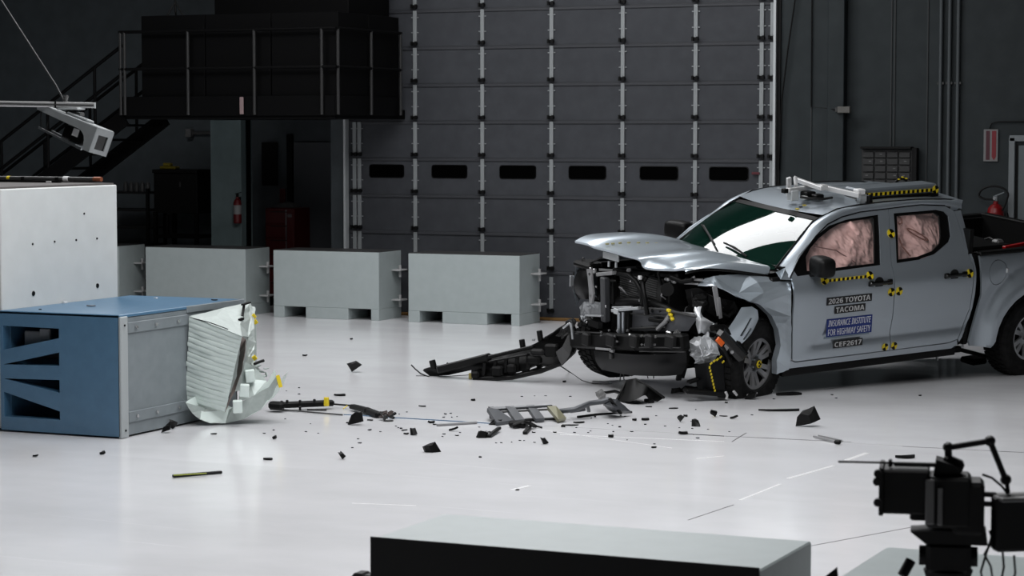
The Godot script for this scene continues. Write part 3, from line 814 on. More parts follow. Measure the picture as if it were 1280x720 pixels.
	var D := [W[0], W[1], W[2], W[3], Vector3(-9.620, 0.088, -15.917), Vector3(-9.720, 0.135, -15.800), W[4], W[5], Vector3(-9.520, 0.148, -15.888), W[6], Vector3(-9.380, 0.235, -15.979), W[7], Vector3(-9.270, 0.301, -16.019), Vector3(-9.200, 0.393, -16.027), W[8]]
	putw("foot_side", dented(D, [[0, 1, 5], [1, 2, 5], [2, 3, 5], [3, 4, 5], [3, 6, 4], [6, 7, 8], [6, 8, 4], [7, 9, 10], [7, 10, 8], [9, 11, 12], [9, 12, 10], [11, 14, 13], [11, 13, 12]], 2, 0.008, 0.5), dull, hc)  # foot side and side sheet take the darker tone to stand in for shade
	putw("side_sheet", dented([Vector3(-9.460, 0.504, -15.968), Vector3(-9.420, 0.444, -16.075), Vector3(-9.340, 0.341, -16.102), Vector3(-9.260, 0.285, -16.053), Vector3(-9.380, 0.235, -15.979), Vector3(-9.480, 0.186, -15.909), Vector3(-9.460, 0.357, -16.016)], [[0, 6, 1], [1, 6, 2], [2, 6, 4], [2, 4, 3], [6, 5, 4], [0, 5, 6]], 2, 0.015, 0.8), dull, hc)
	for q in [[Vector3(-9.400, 0.286, -15.856), -4.0], [Vector3(-9.420, 0.164, -15.783), 2.0], [Vector3(-9.420, 0.389, -15.980), 6.0]]:
		var b := put("loose_cell", MB.new().box(Vector3.ZERO, Vector3(0.075, 0.1, 0.06), 0.006), pale, hc)
		b.transform = xf(q[0] - hc.position, Vector3(4, 30, q[1]))
	var tp := putw("tape_strip", MB.new().bar(Vector3(-9.190, 0.401, -16.022), Vector3(-9.170, 0.303, -16.037), 0.01, 0.03), M.yellow, hc)
	for k in 3: putw("tape_mark", MB.new().box((Vector3(-9.190, 0.401, -16.022) as Vector3).lerp(Vector3(-9.170, 0.303, -16.037), 0.2 + 0.3 * k) + Vector3(0.003, 0, 0.004), Vector3(0.02, 0.018, 0.03)), M.black, tp)
	for q in [Vector3(-9.640, 0.834, -16.405), Vector3(-9.620, 0.789, -16.397), Vector3(-9.470, 0.522, -16.124)]:
		putw("tape_scrap", MB.new().box(q + Vector3(0.015, 0, 0.01), Vector3(0.03, 0.035, 0.02), 0.0, Basis.from_euler(Vector3(0.3, 0.5, 0.6))), M.yellow, hc)
	putw("black_scrap", MB.new().bar(Vector3(-9.660, 0.933, -16.300), Vector3(-9.600, 0.846, -16.171), 0.02, 0.02).bar(Vector3(-9.640, 0.938, -16.240), Vector3(-9.660, 0.947, -16.390), 0.025, 0.012).bar(Vector3(-9.560, 0.830, -16.053), Vector3(-9.560, 0.838, -16.116), 0.02, 0.02), M.black, hc)
	# torn bits of metal honeycomb foil hanging from the front
	var rng := RandomNumberGenerator.new()
	rng.seed = 3
	for k in 12:
		var p: Vector3 = (Vector3(-9.440, 0.488, -16.149) as Vector3).lerp(Vector3(-9.400, 0.325, -16.103), rng.randf()) + Vector3(rng.randf_range(-0.06, 0.05), 0, rng.randf_range(-0.04, 0.04))
		putw("foil_scrap", MB.new().add(shard(rng, Vector3(0.06, 0.01, 0.045), 6), xf(p, Vector3(rng.randf() * 180, rng.randf() * 180, 0))), dull, hc)
	putw("black_hook", MB.new().tube([Vector3(-9.420, 0.479, -16.051), Vector3(-9.400, 0.494, -16.106), Vector3(-9.380, 0.502, -16.135)], 0.012, 6), M.black, hc)

func white_block() -> void:
	var w := grained(Color(0.79, 0.80, 0.795), 0.5, 0.03, 0.6, 0.0, 0.0, 14)
	var t := thing("ballast_block", "tall white block standing left behind the blue barrier", "block", Vector3(-12.6, 0, -15.63))
	putw("body", MB.new().box(Vector3(-12.53, 0.96, -15.64), Vector3(3.1, 1.88, 1.62), 0.008), w, t)
	putw("dark_top", MB.new().box(Vector3(-12.53, 1.908, -15.64), Vector3(3.06, 0.016, 1.58)), mat(Color(0.35, 0.335, 0.33), 0.7), t)
	for q in [Vector3(-10.980, 1.453, -15.241), Vector3(-10.980, 1.459, -15.540), Vector3(-10.980, 1.459, -15.842), Vector3(-10.980, 1.459, -16.142), Vector3(-10.980, 1.672, -15.961)]:
		putw("bolt_hole", MB.new().tube([q, q + Vector3(0.006, 0, 0)], 0.009, 8), M.dark, t)
	for q in [Vector3(-10.980, 1.064, -16.141), Vector3(-10.980, 1.057, -15.243)]: putw("tie_hole", MB.new().tube([q, q + Vector3(0.005, 0, 0)], 0.02, 12), M.black, t)
	# a light pole lies on top
	var z := -16.2
	var a: Vector3 = Vector3(-12.090, 1.950, -16.328)
	var b: Vector3 = Vector3(-11.042, 1.950, -16.256)
	t = thing("grey_pole", "dark grey pole with copper tip lying on the tall white block", "pole", b)
	putw("tube", MB.new().tube([a + (a - b) * 0.6, b], 0.018, 12), mat(grey(0.28), 0.4, 0.4), t)
	putw("lower_rod", MB.new().tube([a + (a - b) * 0.4 + Vector3(0, -0.022, 0.02), a.lerp(b, 0.62) + Vector3(0, -0.022, 0.02)], 0.012, 8), M.black, t)
	putw("copper_tip", MB.new().tube([b - (b - a).normalized() * 0.04, b + (b - a).normalized() * 0.04], 0.02, 12), mat(Color(0.55, 0.32, 0.22), 0.4, 0.4), t)
	putw("white_ring", MB.new().tube([a.lerp(b, 0.66), a.lerp(b, 0.71)], 0.022, 12), M.white, t)
	putw("yellow_band", MB.new().tube([a.lerp(b, 0.08), a.lerp(b, 0.11)], 0.0195, 12), M.yellow, t)
	putw("white_tag", MB.new().box(a.lerp(b, 0.53) + Vector3(0, -0.025, 0.035), Vector3(0.05, 0.012, 0.01)), M.white, t)
	for k in [0.25, 0.6]: putw("clip", MB.new().box(a.lerp(b, k) + Vector3(0, -0.01, 0.0), Vector3(0.03, 0.05, 0.05)), M.black, t)
	# chips of the wreck on the barrier's top plate
	var rng := RandomNumberGenerator.new()
	rng.seed = 41
	var top := [["white_chip", Vector3(-10.948, 0.953, -15.626), Vector3(0.06, 0.03, 0.05), M.white, "white chip lying on the barrier's blue top plate"],
		["grey_stick", Vector3(-10.560, 0.953, -15.423), Vector3(0.1, 0.02, 0.03), M.rim_grey, "short grey stick lying on the barrier's blue top plate"],
		["black_chip", Vector3(-10.732, 0.953, -14.985), Vector3(0.03, 0.012, 0.03), M.black, "tiny black chip nearest the barrier's front top edge"],
		["pale_chip", Vector3(-10.564, 0.953, -16.388), Vector3(0.04, 0.015, 0.03), M.white, "pale chip at the back of the barrier's top plate"],
		["black_scrap", Vector3(-9.997, 0.953, -16.390), Vector3(0.06, 0.015, 0.04), M.black, "black scrap on the barrier's top near the honeycomb"]]
	for q in top:
		var o := put(q[0], shard(rng, q[2]), q[3])
		o.position = q[1]
		tag(o, q[4], "debris", "chips on the barrier top")

func hanging_camera() -> void:
	var al := mat(Color(0.80, 0.80, 0.80), 0.35, 0.55)
	var pa: Vector3 = Vector3(-9.832, 2.545, -12.094)
	var pb: Vector3 = Vector3(-8.604, 2.521, -12.640)
	var t := thing("overhead_pole", "pale aluminium profile pole holding the hanging camera housing", "pole", pb)
	putw("profile", MB.new().bar(pa, pb, 0.04, 0.036, 0.004), al, t)
	putw("groove", MB.new().bar(pa + Vector3(0.01, 0, 0.02), pb + Vector3(0.01, 0, 0.02), 0.006, 0.008), M.charcoal, t)
	putw("end_plate", MB.new().bar(pb, pb + (pb - pa).normalized() * 0.006, 0.042, 0.038), M.zinc, t)
	putw("strap", MB.new().bar(pa.lerp(pb, 0.81), pa.lerp(pb, 0.818), 0.046, 0.042), M.black, t)
	var st := put("stay_rod", MB.new().tube([Vector3(-8.785, 2.550, -12.561), Vector3(-8.835, 2.649, -12.546), Vector3(-9.483, 3.698, -12.336)], 0.006, 8), mat(grey(0.2), 0.4, 0.3))
	tag(st, "thin slanting stay rod rising left from the overhead pole", "rod")
	t = thing("camera_housing", "grey sheet-metal camera housing hanging tilted below the overhead pole", "camera", Vector3(-8.694, 2.347, -12.586))
	# axis of the housing: from its back at left to its window at right
	var a: Vector3 = Vector3(-8.946, 2.426, -12.590)
	var b: Vector3 = Vector3(-8.440, 2.281, -12.475)
	var z := (b - a).normalized()
	var tilt: Vector3 = (Vector3(-8.400, 2.347, -12.498) as Vector3) - (Vector3(-8.433, 2.194, -12.472) as Vector3)
	var y := (tilt - z * tilt.dot(z)).normalized()
	var x := y.cross(z)
	var L := a.distance_to(b)
	var bs := Basis(x, y, z)
	var f := Transform3D(bs, b - t.position)
	var g := grained(Color(0.55, 0.565, 0.57), 0.45, 0.06, 2.0, 0.0, 0.2, 15)
	# hood: a folded sheet, its side cut away in a curve behind the front
	var wd := 0.155
	var hh := 0.165
	put("hood_top", MB.new().box(Vector3(0, hh / 2, -L / 2 - 0.02), Vector3(wd, 0.012, L + 0.04), 0.004), g, t).transform = f
	var side := [Vector2(0.0, -hh / 2), Vector2(0.0, hh / 2), Vector2(L + 0.04, hh / 2), Vector2(L + 0.03, hh / 2 - 0.035), Vector2(0.16, hh / 2 - 0.05)]
	for k in 6:
		var an := deg_to_rad(90.0 - 18.0 * k)
		side.append(Vector2(0.16 - 0.09 * cos(an), hh / 2 - 0.13 + 0.08 * sin(an)))
	side.append(Vector2(0.06, -hh / 2))
	for sx in [-1.0, 1.0]:
		put("hood_side", MB.new().prism(pv(side), -0.004, 0.004, Transform3D(Basis(Vector3(0, 0, -1), Vector3(0, 1, 0), Vector3(1, 0, 0)), Vector3(sx * wd / 2, 0, 0))), g, t).transform = f
	put("front_face", MB.new().skin(func(u: float, v: float) -> Vector3: return Vector3(u, v, 0.0), pv([Vector2(-wd / 2, -hh / 2), Vector2(wd / 2, -hh / 2), Vector2(wd / 2, hh / 2), Vector2(-wd / 2, hh / 2)]), [pv([Vector2(-0.045, -0.055), Vector2(0.045, -0.055), Vector2(0.045, 0.04), Vector2(-0.045, 0.04)])], 0.04, 0.008), g, t).transform = f
	put("window", MB.new().box(Vector3(0, -0.008, -0.012), Vector3(0.1, 0.105, 0.006)), M.black_shiny, t).transform = f
	put("camera_body", MB.new().box(Vector3(0, -0.02, -0.22), Vector3(0.09, 0.09, 0.2), 0.008), M.black, t).transform = f
	put("body_label", MB.new().box(Vector3(-0.048, 0.0, -0.2), Vector3(0.006, 0.05, 0.05)), M.white, t).transform = f
	put("floor_rail", MB.new().bar(Vector3(-0.06, -0.085, -0.09), Vector3(-0.06, -0.06, -L + 0.02), 0.014, 0.014).bar(Vector3(0.06, -0.085, -0.09), Vector3(0.06, -0.06, -L + 0.02), 0.014, 0.014).box(Vector3(0, -0.075, -0.2), Vector3(0.13, 0.012, 0.1)), M.steel, t).transform = f
	put("thin_cable", MB.new().tube([Vector3(-0.07, 0.05, -L), Vector3(-0.07, -0.02, -L + 0.03), Vector3(-0.06, -0.06, -L + 0.04)], 0.004, 6).tube([Vector3(-0.05, 0.05, -L + 0.06), Vector3(-0.06, -0.06, -L + 0.09)], 0.004, 6), M.black, t).transform = f
	put("clamp_plate", MB.new().box((Vector3(-8.741, 2.498, -12.577) as Vector3) - t.position, Vector3(0.16, 0.014, 0.09), 0.003), M.zinc, t)
	put("swivel", MB.new().tube([(Vector3(-8.741, 2.498, -12.577) as Vector3) - t.position, (Vector3(-8.739, 2.425, -12.572) as Vector3) - t.position], 0.035, 14), M.dark, t)
	put("lock_knob", MB.new().tube([(Vector3(-8.697, 2.462, -12.593) as Vector3) - t.position, (Vector3(-8.644, 2.461, -12.562) as Vector3) - t.position], 0.016, 10), M.bolt, t)
	put("top_knob", MB.new().tube([(Vector3(-8.775, 2.539, -12.564) as Vector3) - t.position, (Vector3(-8.772, 2.586, -12.569) as Vector3) - t.position], 0.012, 8, 0.018), M.bolt, t)
	put("saddle", MB.new().box(Vector3(0, hh / 2 + 0.014, -0.25), Vector3(0.07, 0.02, 0.2), 0.006), g, t).transform = f

# ---------- the pickup ----------
const SY := [0.28, 0.39, 0.47, 0.55, 0.60, 0.735, 0.75, 0.90, 1.05, 1.13, 1.20, 1.255, 1.50, 1.72, 1.90]
const SZ := [0.86, 0.885, 0.92, 0.917, 0.904, 0.928, 0.934, 0.942, 0.945, 0.935, 0.908, 0.876, 0.772, 0.668, 0.585]

func side_z(y: float) -> float:
	# how far out the cab's side stands at height y
	for i in SY.size() - 1:
		if y <= SY[i + 1] or i == SY.size() - 2:
			var t: float = (y - SY[i]) / (SY[i + 1] - SY[i])
			var d: float = (SZ[i + 1] - SZ[i]) / (SY[i + 1] - SY[i])
			var d0: float = d if i == 0 else (SZ[i + 1] - SZ[i - 1]) / (SY[i + 1] - SY[i - 1])
			var d1: float = d if i == SY.size() - 2 else (SZ[i + 2] - SZ[i]) / (SY[i + 2] - SY[i])
			var h: float = SY[i + 1] - SY[i]
			if t < 0.0 or t > 1.0: return SZ[i] + d * (y - SY[i])
			# softened between the stations, crisp at the lower crease
			var soft := 0.25 if SY[i] >= 0.5 and SY[i + 1] <= 0.76 else 1.0
			d0 = lerpf(d, d0, soft); d1 = lerpf(d, d1, soft)
			return (2 * t * t * t - 3 * t * t + 1) * SZ[i] + (t * t * t - 2 * t * t + t) * h * d0 + (-2 * t * t * t + 3 * t * t) * SZ[i + 1] + (t * t * t - t * t) * h * d1
	return 0.9

func near_side(u: float, v: float) -> Vector3:
	var z := side_z(v)
	# the lower recess of the doors fades out forwards
	if v > 0.47 and v < 0.76:
		var flat := lerpf(0.922, 0.932, (v - 0.47) / 0.29)
		z = lerpf(flat, z, clampf((u - 0.62 - (v - 0.58) * 1.5) / 0.16, 0.0, 1.0))
	return Vector3(u, v, z)

func bed_near(u: float, v: float) -> Vector3:
	var z := 0.885
	if v > 1.02: z = 0.935 - 0.05 * pow((v - 1.02) / 0.24, 2.0)
	else: z = lerpf(0.90, 0.935, clampf((v - 0.4) / 0.6, 0, 1))
	# flare round the wheel
	var r := Vector2(u - 3.50, v - 0.42).length()
	var k := smoothstep(0.70, 0.54, r) if v > 0.36 else 0.0
	var dip := -0.02 * smoothstep(0.86, 0.68, r) * (1.0 - k)
	return Vector3(u, v, z + 0.075 * k + dip)

func far_of(fn: Callable) -> Callable:
	return func(u: float, v: float) -> Vector3:
		var p: Vector3 = fn.call(u, v)
		return Vector3(p.x, p.y, -p.z)

func inset(p: PackedVector2Array, d: float) -> PackedVector2Array:
	return Geometry2D.offset_polygon(p, -d)[0]

func target_disc(parent: Node, at: Vector3, r: float, turn := 0.0, bs := Basis()) -> void:
	# a round sight mark with black and yellow quarters
	var o := put("sight_mark", MB.new().prism(disc(r, 20), 0.0, 0.004), M.yellow, parent)
	o.transform = Transform3D(bs * Basis(Vector3(0, 0, 1), turn), at)
	for q in 2:
		var p := PackedVector2Array([Vector2.ZERO])
		for i in 6: p.append(Vector2.from_angle(PI * q + PI / 2 * i / 5.0) * r)
		put("black_quarter", MB.new().prism(p, 0.004, 0.0055), M.black, o)

func dash_tape(called: String, parent: Node, a: Vector3, b: Vector3, n: int, w: float, up := Vector3(0, 1, 0)) -> void:
	var o := put(called, MB.new().bar(a, b, 0.004, w, 0.0, up), M.yellow, parent)
	for k in n:
		var p := a.lerp(b, (k + 0.2) / n); var q := a.lerp(b, (k + 0.7) / n)
		put("black_dash", MB.new().bar(p, q, 0.0075, w * 0.98, 0.0, up), M.black, o)

func plate_text(parent: Node, x0: float, x1: float, y0: float, y1: float, back: Material, lines: Array, fore: Material, slant := 0.0) -> void:
	# a stiff thin plate held upright on the door, with raised letters
	var pz := maxf(near_side(x0, y0).z, near_side(x0, y1).z) + 0.004
	var o := put("lettered_plate", MB.new().box(Vector3((x0 + x1) / 2, (y0 + y1) / 2, pz), Vector3(x1 - x0, y1 - y0, 0.004)), back, parent)
	var f := SystemFont.new()
	f.font_names = PackedStringArray(["Droid Sans"])
	f.font_weight = 700 if lines.size() == 1 else 500
	var n := lines.size()
	for i in n:
		var tm := TextMesh.new()
		tm.text = lines[i]; tm.font = f; tm.font_size = 64; tm.pixel_size = 0.01; tm.depth = 0.05
		var bb := tm.get_aabb()
		var hgt := (y1 - y0) / n
		var sx := (x1 - x0) * 0.93 / bb.size.x
		var sy := hgt * 0.70 / bb.size.y
		var l := MeshInstance3D.new()
		l.name = "lettering"
		var me := ArrayMesh.new()
		me.add_surface_from_arrays(Mesh.PRIMITIVE_TRIANGLES, tm.get_mesh_arrays())
		me.surface_set_material(0, fore)
		l.mesh = me
		var s := slant if i == 0 else 0.0
		var cy := (y0 + y1) / 2.0 + (n / 2.0 - 0.5 - i) * hgt
		var bs := Basis(Vector3(sx, 0, 0), Vector3(s * sy, sy, 0), Vector3(0, 0, 0.02))
		var mid := Vector3((x0 + x1) / 2.0, cy, pz + 0.0025)
		l.transform = Transform3D(bs, mid - bs * bb.get_center())
		o.add_child(l, true)

func wheel(parent: Node, xform: Transform3D, r: float, rim_r: float, w: float, rimmat: Material, spokes: int, squash := 0.0, called := "wheel") -> MeshInstance3D:
	# axis along local z, outer face at +z
	var prof := [Vector2(rim_r, w / 2 - 0.012), Vector2(rim_r + 0.02, w / 2), Vector2(r * 0.86, w / 2 + 0.008), Vector2(r * 0.955, w / 2 - 0.012), Vector2(r, w / 2 - 0.04), Vector2(r, -w / 2 + 0.04), Vector2(r * 0.955, -w / 2 + 0.012), Vector2(r * 0.86, -w / 2 - 0.008), Vector2(rim_r, -w / 2 + 0.01), Vector2(rim_r - 0.03, -w / 2 + 0.05), Vector2(rim_r - 0.03, w / 2 - 0.08)]
	var m := MB.new().lathe(prof, 48)
	# tread blocks in three rows
	for k in 44:
		var a := TAU * k / 44
		for q in 3:
			var b := Basis(Vector3(0, 0, 1), a + (0.07 if q == 1 else 0.0))
			m.box(b * Vector3(r + 0.002, 0, (q - 1) * w * 0.29), Vector3(0.016, TAU * r / 44 * 0.72, w * 0.23), 0.0, b)
	var bottom := -1.0e9
	if squash > 0.0:
		# a flat tyre: what would lie under the floor is pressed up and out
		var up := (xform.basis.inverse() * (truck_basis.inverse() * Vector3.UP)).normalized()
		for i in m.V.size():
			var h := m.V[i].dot(up)
			if h < -r + squash:
				var ex := (-r + squash) - h
				m.V[i] += up * ex * 0.97
				m.V[i].z += signf(m.V[i].z) * ex * 0.5
	var o := put(called, m, M.rubber, parent)
	o.transform = xform
	# rim: a dished disc with pockets between double spokes
	var face := func(u: float, v: float) -> Vector3:
		var q := Vector2(u, v).length() / rim_r
		return Vector3(u, v, w / 2 - 0.02 - 0.035 * (1.0 - smoothstep(0.2, 0.98, q)) + 0.02 * (1.0 - smoothstep(0.0, 0.3, q)))
	var holes := []
	for k in spokes:
		var a := TAU * k / spokes
		var d := TAU / spokes
		var wide := PackedVector2Array()
		for s in 5: wide.append(Vector2.from_angle(a + d * (-0.21 + 0.105 * s)) * rim_r * 0.87)
		wide.append(Vector2.from_angle(a + d * 0.1) * rim_r * 0.36)
		wide.append(Vector2.from_angle(a - d * 0.1) * rim_r * 0.36)
		holes.append(wide)
		var slim := PackedVector2Array()
		for s in 3: slim.append(Vector2.from_angle(a + d * (0.42 + 0.08 * s)) * rim_r * 0.85)
		slim.append(Vector2.from_angle(a + d * 0.53) * rim_r * 0.5)
		slim.append(Vector2.from_angle(a + d * 0.47) * rim_r * 0.5)
		holes.append(slim)
	var rm := put("rim", MB.new().skin(face, disc(rim_r * 1.02, 40), holes, 0.05, 0.025), rimmat, o)
	put("rim_barrel", MB.new().lathe([Vector2(rim_r * 1.04, w / 2 - 0.006), Vector2(rim_r * 0.98, w / 2 - 0.006), Vector2(rim_r * 0.95, w / 2 - 0.05), Vector2(rim_r * 0.92, -w / 2 + 0.06), Vector2(0.0, -w / 2 + 0.06)], 40), M.dark, o)
	put("hub_cap", MB.new().lathe([Vector2(0.055, w / 2 - 0.06), Vector2(0.05, w / 2 - 0.012), Vector2(0.0, w / 2 - 0.008)], 20), M.charcoal, o)
	for k in 6:
		var p := Vector2.from_angle(TAU * k / 6 + 0.3) * rim_r * 0.27
		put("lug_nut", MB.new().tube([Vector3(p.x, p.y, w / 2 - 0.05), Vector3(p.x, p.y, w / 2 - 0.018)], 0.011, 6), M.steel, o)
	put("brake_disc", MB.new().tube([Vector3(0, 0, -0.02), Vector3(0, 0, 0.01)], rim_r * 0.72, 28), M.charcoal, o)
	return o

var truck: Node3D
var truck_basis: Basis

func pickup() -> void:
	truck = Node3D.new()
	truck.name = "pickup_truck"
	add_child(truck, true)
	truck_basis = Basis(Vector3.UP, deg_to_rad(56.78)) * Basis(Vector3.BACK, deg_to_rad(2.465)) * Basis(Vector3.RIGHT, deg_to_rad(6.81))
	truck.transform = Transform3D(truck_basis, Vector3(-7.142, -0.069, -19.849))
	tag(truck, "silver crew-cab pickup with its front end crushed and driver-side airbags out", "pickup")
	cab_side()
	cab_top()
	cab_glass()
	bed()
	front_sheet_metal()
	front_end()
	truck_wheels()
	underbody()

func cab_side() -> void:
	var t := truck
	var fd := pv([Vector2(0.495, 1.10), Vector2(0.495, 0.87), Vector2(0.505, 0.76), Vector2(0.53, 0.47), Vector2(0.57, 0.452), Vector2(1.688, 0.447), Vector2(1.683, 0.69), Vector2(1.673, 1.15), Vector2(1.678, 1.245), Vector2(1.727, 1.46), Vector2(1.798, 1.72), Vector2(1.45, 1.71), Vector2(1.22, 1.68), Vector2(1.04, 1.63), Vector2(0.87, 1.54), Vector2(0.62, 1.36), Vector2(0.49, 1.23)])
	var fw := pv([Vector2(0.56, 1.225), Vector2(1.555, 1.25), Vector2(1.665, 1.68), Vector2(1.27, 1.66), Vector2(1.05, 1.62), Vector2(0.85, 1.535), Vector2(0.64, 1.395), Vector2(0.53, 1.29)])
	var fg := pv([Vector2(0.69, 1.258), Vector2(1.495, 1.268), Vector2(1.605, 1.655), Vector2(1.35, 1.645), Vector2(1.18, 1.628), Vector2(1.06, 1.59), Vector2(0.9, 1.52), Vector2(0.78, 1.445), Vector2(0.71, 1.375)])
	var d := put("front_door", MB.new().skin(near_side, fd, [fw], 0.04, 0.02), M.silver, t)
	put("window_surround", MB.new().skin(func(u: float, v: float) -> Vector3: return near_side(u, v) - Vector3(0, 0, 0.008), fw, [fg], 0.06, 0.02), M.black, d)
	var glass := mat(Color(0.55, 0.58, 0.58, 0.10), 0.03)
	glass.transparency = BaseMaterial3D.TRANSPARENCY_ALPHA
	M.glass = glass
	put("window_glass", MB.new().skin(func(u: float, v: float) -> Vector3: return near_side(u, v) - Vector3(0, 0, 0.014), inset(fg, -0.004), [], 0.08, 0.0), glass, d)
	door_handle(d, 1.5)
	var rd := pv([Vector2(1.697, 0.447), Vector2(2.43, 0.45), Vector2(2.53, 0.475), Vector2(2.605, 0.60), Vector2(2.648, 0.76), Vector2(2.66, 0.95), Vector2(2.665, 1.16), Vector2(2.595, 1.655), Vector2(2.50, 1.705), Vector2(2.2, 1.73), Vector2(1.806, 1.721), Vector2(1.735, 1.46), Vector2(1.687, 1.245), Vector2(1.682, 1.15), Vector2(1.692, 0.69)])
	var rw := pv([Vector2(1.75, 1.252), Vector2(2.02, 1.262), Vector2(2.24, 1.30), Vector2(2.44, 1.39), Vector2(2.48, 1.44), Vector2(2.51, 1.62), Vector2(2.47, 1.66), Vector2(2.38, 1.68), Vector2(1.85, 1.68)])
	var rg := pv([Vector2(1.785, 1.28), Vector2(2.02, 1.288), Vector2(2.22, 1.325), Vector2(2.33, 1.385), Vector2(2.36, 1.44), Vector2(2.405, 1.625), Vector2(2.35, 1.655), Vector2(1.885, 1.655)])
	d = put("rear_door", MB.new().skin(near_side, rd, [rw], 0.04, 0.02), M.silver, t)
	put("window_surround", MB.new().skin(func(u: float, v: float) -> Vector3: return near_side(u, v) - Vector3(0, 0, 0.008), rw, [rg], 0.06, 0.02), M.black, d)
	put("window_glass", MB.new().skin(func(u: float, v: float) -> Vector3: return near_side(u, v) - Vector3(0, 0, 0.014), inset(rg, -0.004), [], 0.08, 0.0), glass, d)
	door_handle(d, 2.43)
	# airbags behind the side windows
	var bag := grained(Color(0.90, 0.73, 0.70), 0.75, 0.05, 3.0, 0.0, 0.0, 31)
	var folds := func(u: float, v: float, sd: float) -> Vector3:
		var p := near_side(u, v)
		var w := 0.10 * noise.get_noise_2d(u * 230.0 + sd, v * 170.0) + 0.05 * (0.4 - absf(noise.get_noise_2d(u * 260.0 + v * 160.0, v * 150.0 + sd))) + 0.008 * noise.get_noise_2d(u * 700.0, v * 600.0 + sd)
		return p - Vector3(0, 0, 0.085) + Vector3(0, 0, w)
	var b := put("curtain_airbag", MB.new().skin(func(u: float, v: float) -> Vector3: return folds.call(u, v, 10.0), inset(fw, -0.02), [], 0.018, 0.01), bag, t, "crumpled pinkish airbag behind the front side window")
	put("seam", MB.new().tube([near_side(0.86, 1.45) - Vector3(0, 0, 0.045), near_side(1.1, 1.4) - Vector3(0, 0, 0.04), near_side(1.3, 1.28) - Vector3(0, 0, 0.04)], 0.006, 6), mat(Color(0.5, 0.36, 0.34), 0.8), b)
	b = put("curtain_airbag", MB.new().skin(func(u: float, v: float) -> Vector3: return folds.call(u, v, 300.0), inset(rw, -0.02), [], 0.018, 0.01), bag, t, "pinkish airbag with a stitched pocket behind the rear side window")
	var seam := mat(Color(0.52, 0.33, 0.28), 0.8)
	var loop := []
	for i in 17: loop.append(near_side(2.12 + 0.11 * cos(TAU * i / 16.0) - 0.03 * sin(TAU * i / 16.0), 1.47 + 0.035 * sin(TAU * i / 16.0) - 0.05 * cos(TAU * i / 16.0)) - Vector3(0, 0, 0.05))
	put("seam", MB.new().tube(loop, 0.007, 6), seam, b)
	put("seam", MB.new().tube([near_side(1.87, 1.5) - Vector3(0, 0, 0.05), near_side(1.9, 1.38) - Vector3(0, 0, 0.045), near_side(1.97, 1.29) - Vector3(0, 0, 0.045)], 0.007, 6), seam, b)
	var ring := []
	for i in 13: ring.append(near_side(1.94 + 0.03 * cos(TAU * i / 12.0), 1.605 + 0.03 * sin(TAU * i / 12.0)) - Vector3(0, 0, 0.05))
	put("seam", MB.new().tube(ring, 0.006, 6), seam, b)
	# black window sills, rocker, cab corner, the far side
	put("rocker_panel", MB.new().skin(near_side, pv([Vector2(0.50, 0.455), Vector2(0.49, 0.40), Vector2(0.53, 0.385), Vector2(2.5, 0.38), Vector2(2.56, 0.415), Vector2(2.53, 0.465), Vector2(2.43, 0.44), Vector2(0.57, 0.44), Vector2(0.53, 0.46)]), [], 0.06, 0.03), M.silver, t)
	put("rocker_skirt", MB.new().box(Vector3(1.52, 0.345, 0.84), Vector3(2.1, 0.075, 0.06), 0.01), M.black, t)
	put("cab_corner", MB.new().skin(near_side, pv([Vector2(2.603, 1.655), Vector2(2.672, 1.16), Vector2(2.667, 0.95), Vector2(2.655, 0.76), Vector2(2.612, 0.60), Vector2(2.54, 0.475), Vector2(2.565, 0.44), Vector2(2.67, 0.66), Vector2(2.70, 0.9), Vector2(2.70, 1.1), Vector2(2.69, 1.3), Vector2(2.685, 1.66)]), [], 0.05, 0.03), M.silver, t)
	put("cab_back", MB.new().box(Vector3(2.68, 0.95, 0), Vector3(0.05, 1.1, 1.74)).box(Vector3(2.66, 1.6, 0), Vector3(0.04, 0.25, 1.3)), M.black, t)
	put("gap_liner", MB.new().skin(func(u: float, v: float) -> Vector3: return Vector3(u, v, 0.86), pv([Vector2(2.6, 0.40), Vector2(2.76, 0.44), Vector2(2.82, 0.66), Vector2(2.82, 1.24), Vector2(2.70, 1.27), Vector2(2.66, 0.9), Vector2(2.62, 0.6)]), [], 0.1, 0.04), M.black, t)
	var all := pv([Vector2(0.3, 0.39), Vector2(2.5, 0.38), Vector2(2.66, 0.66), Vector2(2.70, 1.1), Vector2(2.69, 1.68), Vector2(2.5, 1.71), Vector2(2.2, 1.73), Vector2(1.45, 1.71), Vector2(1.22, 1.68), Vector2(1.04, 1.63), Vector2(0.87, 1.54), Vector2(0.62, 1.36), Vector2(0.45, 1.23), Vector2(0.35, 0.8)])
	put("far_cab_side", MB.new().skin(far_of(near_side), all, [fw, rw], 0.12, 0.02, true), M.silver, t)
	put("far_window_glass", MB.new().skin(far_of(near_side), fw, [], 0.3, 0.0, true).skin(far_of(near_side), rw, [], 0.3, 0.0, true), M.ws_dark, t)
	# lettered plates on the front door
	var pl_black := mat(grey(0.05), 0.5)
	var ink := mat(grey(0.72), 0.6)
	plate_text(d.get_parent().get_node("front_door"), 0.872, 1.405, 0.943, 1.012, pl_black, ["2026 TOYOTA"], ink)
	plate_text(d.get_parent().get_node("front_door"), 0.972, 1.335, 0.857, 0.925, pl_black, ["TACOMA"], ink)
	plate_text(d.get_parent().get_node("front_door"), 0.892, 1.43, 0.648, 0.812, mat(Color(0.045, 0.16, 0.44), 0.45), ["INSURANCE INSTITUTE", "FOR HIGHWAY SAFETY"], mat(grey(0.85), 0.6), 0.12)
	plate_text(d.get_parent().get_node("front_door"), 1.0, 1.345, 0.532, 0.598, pl_black, ["CEF2617"], ink)
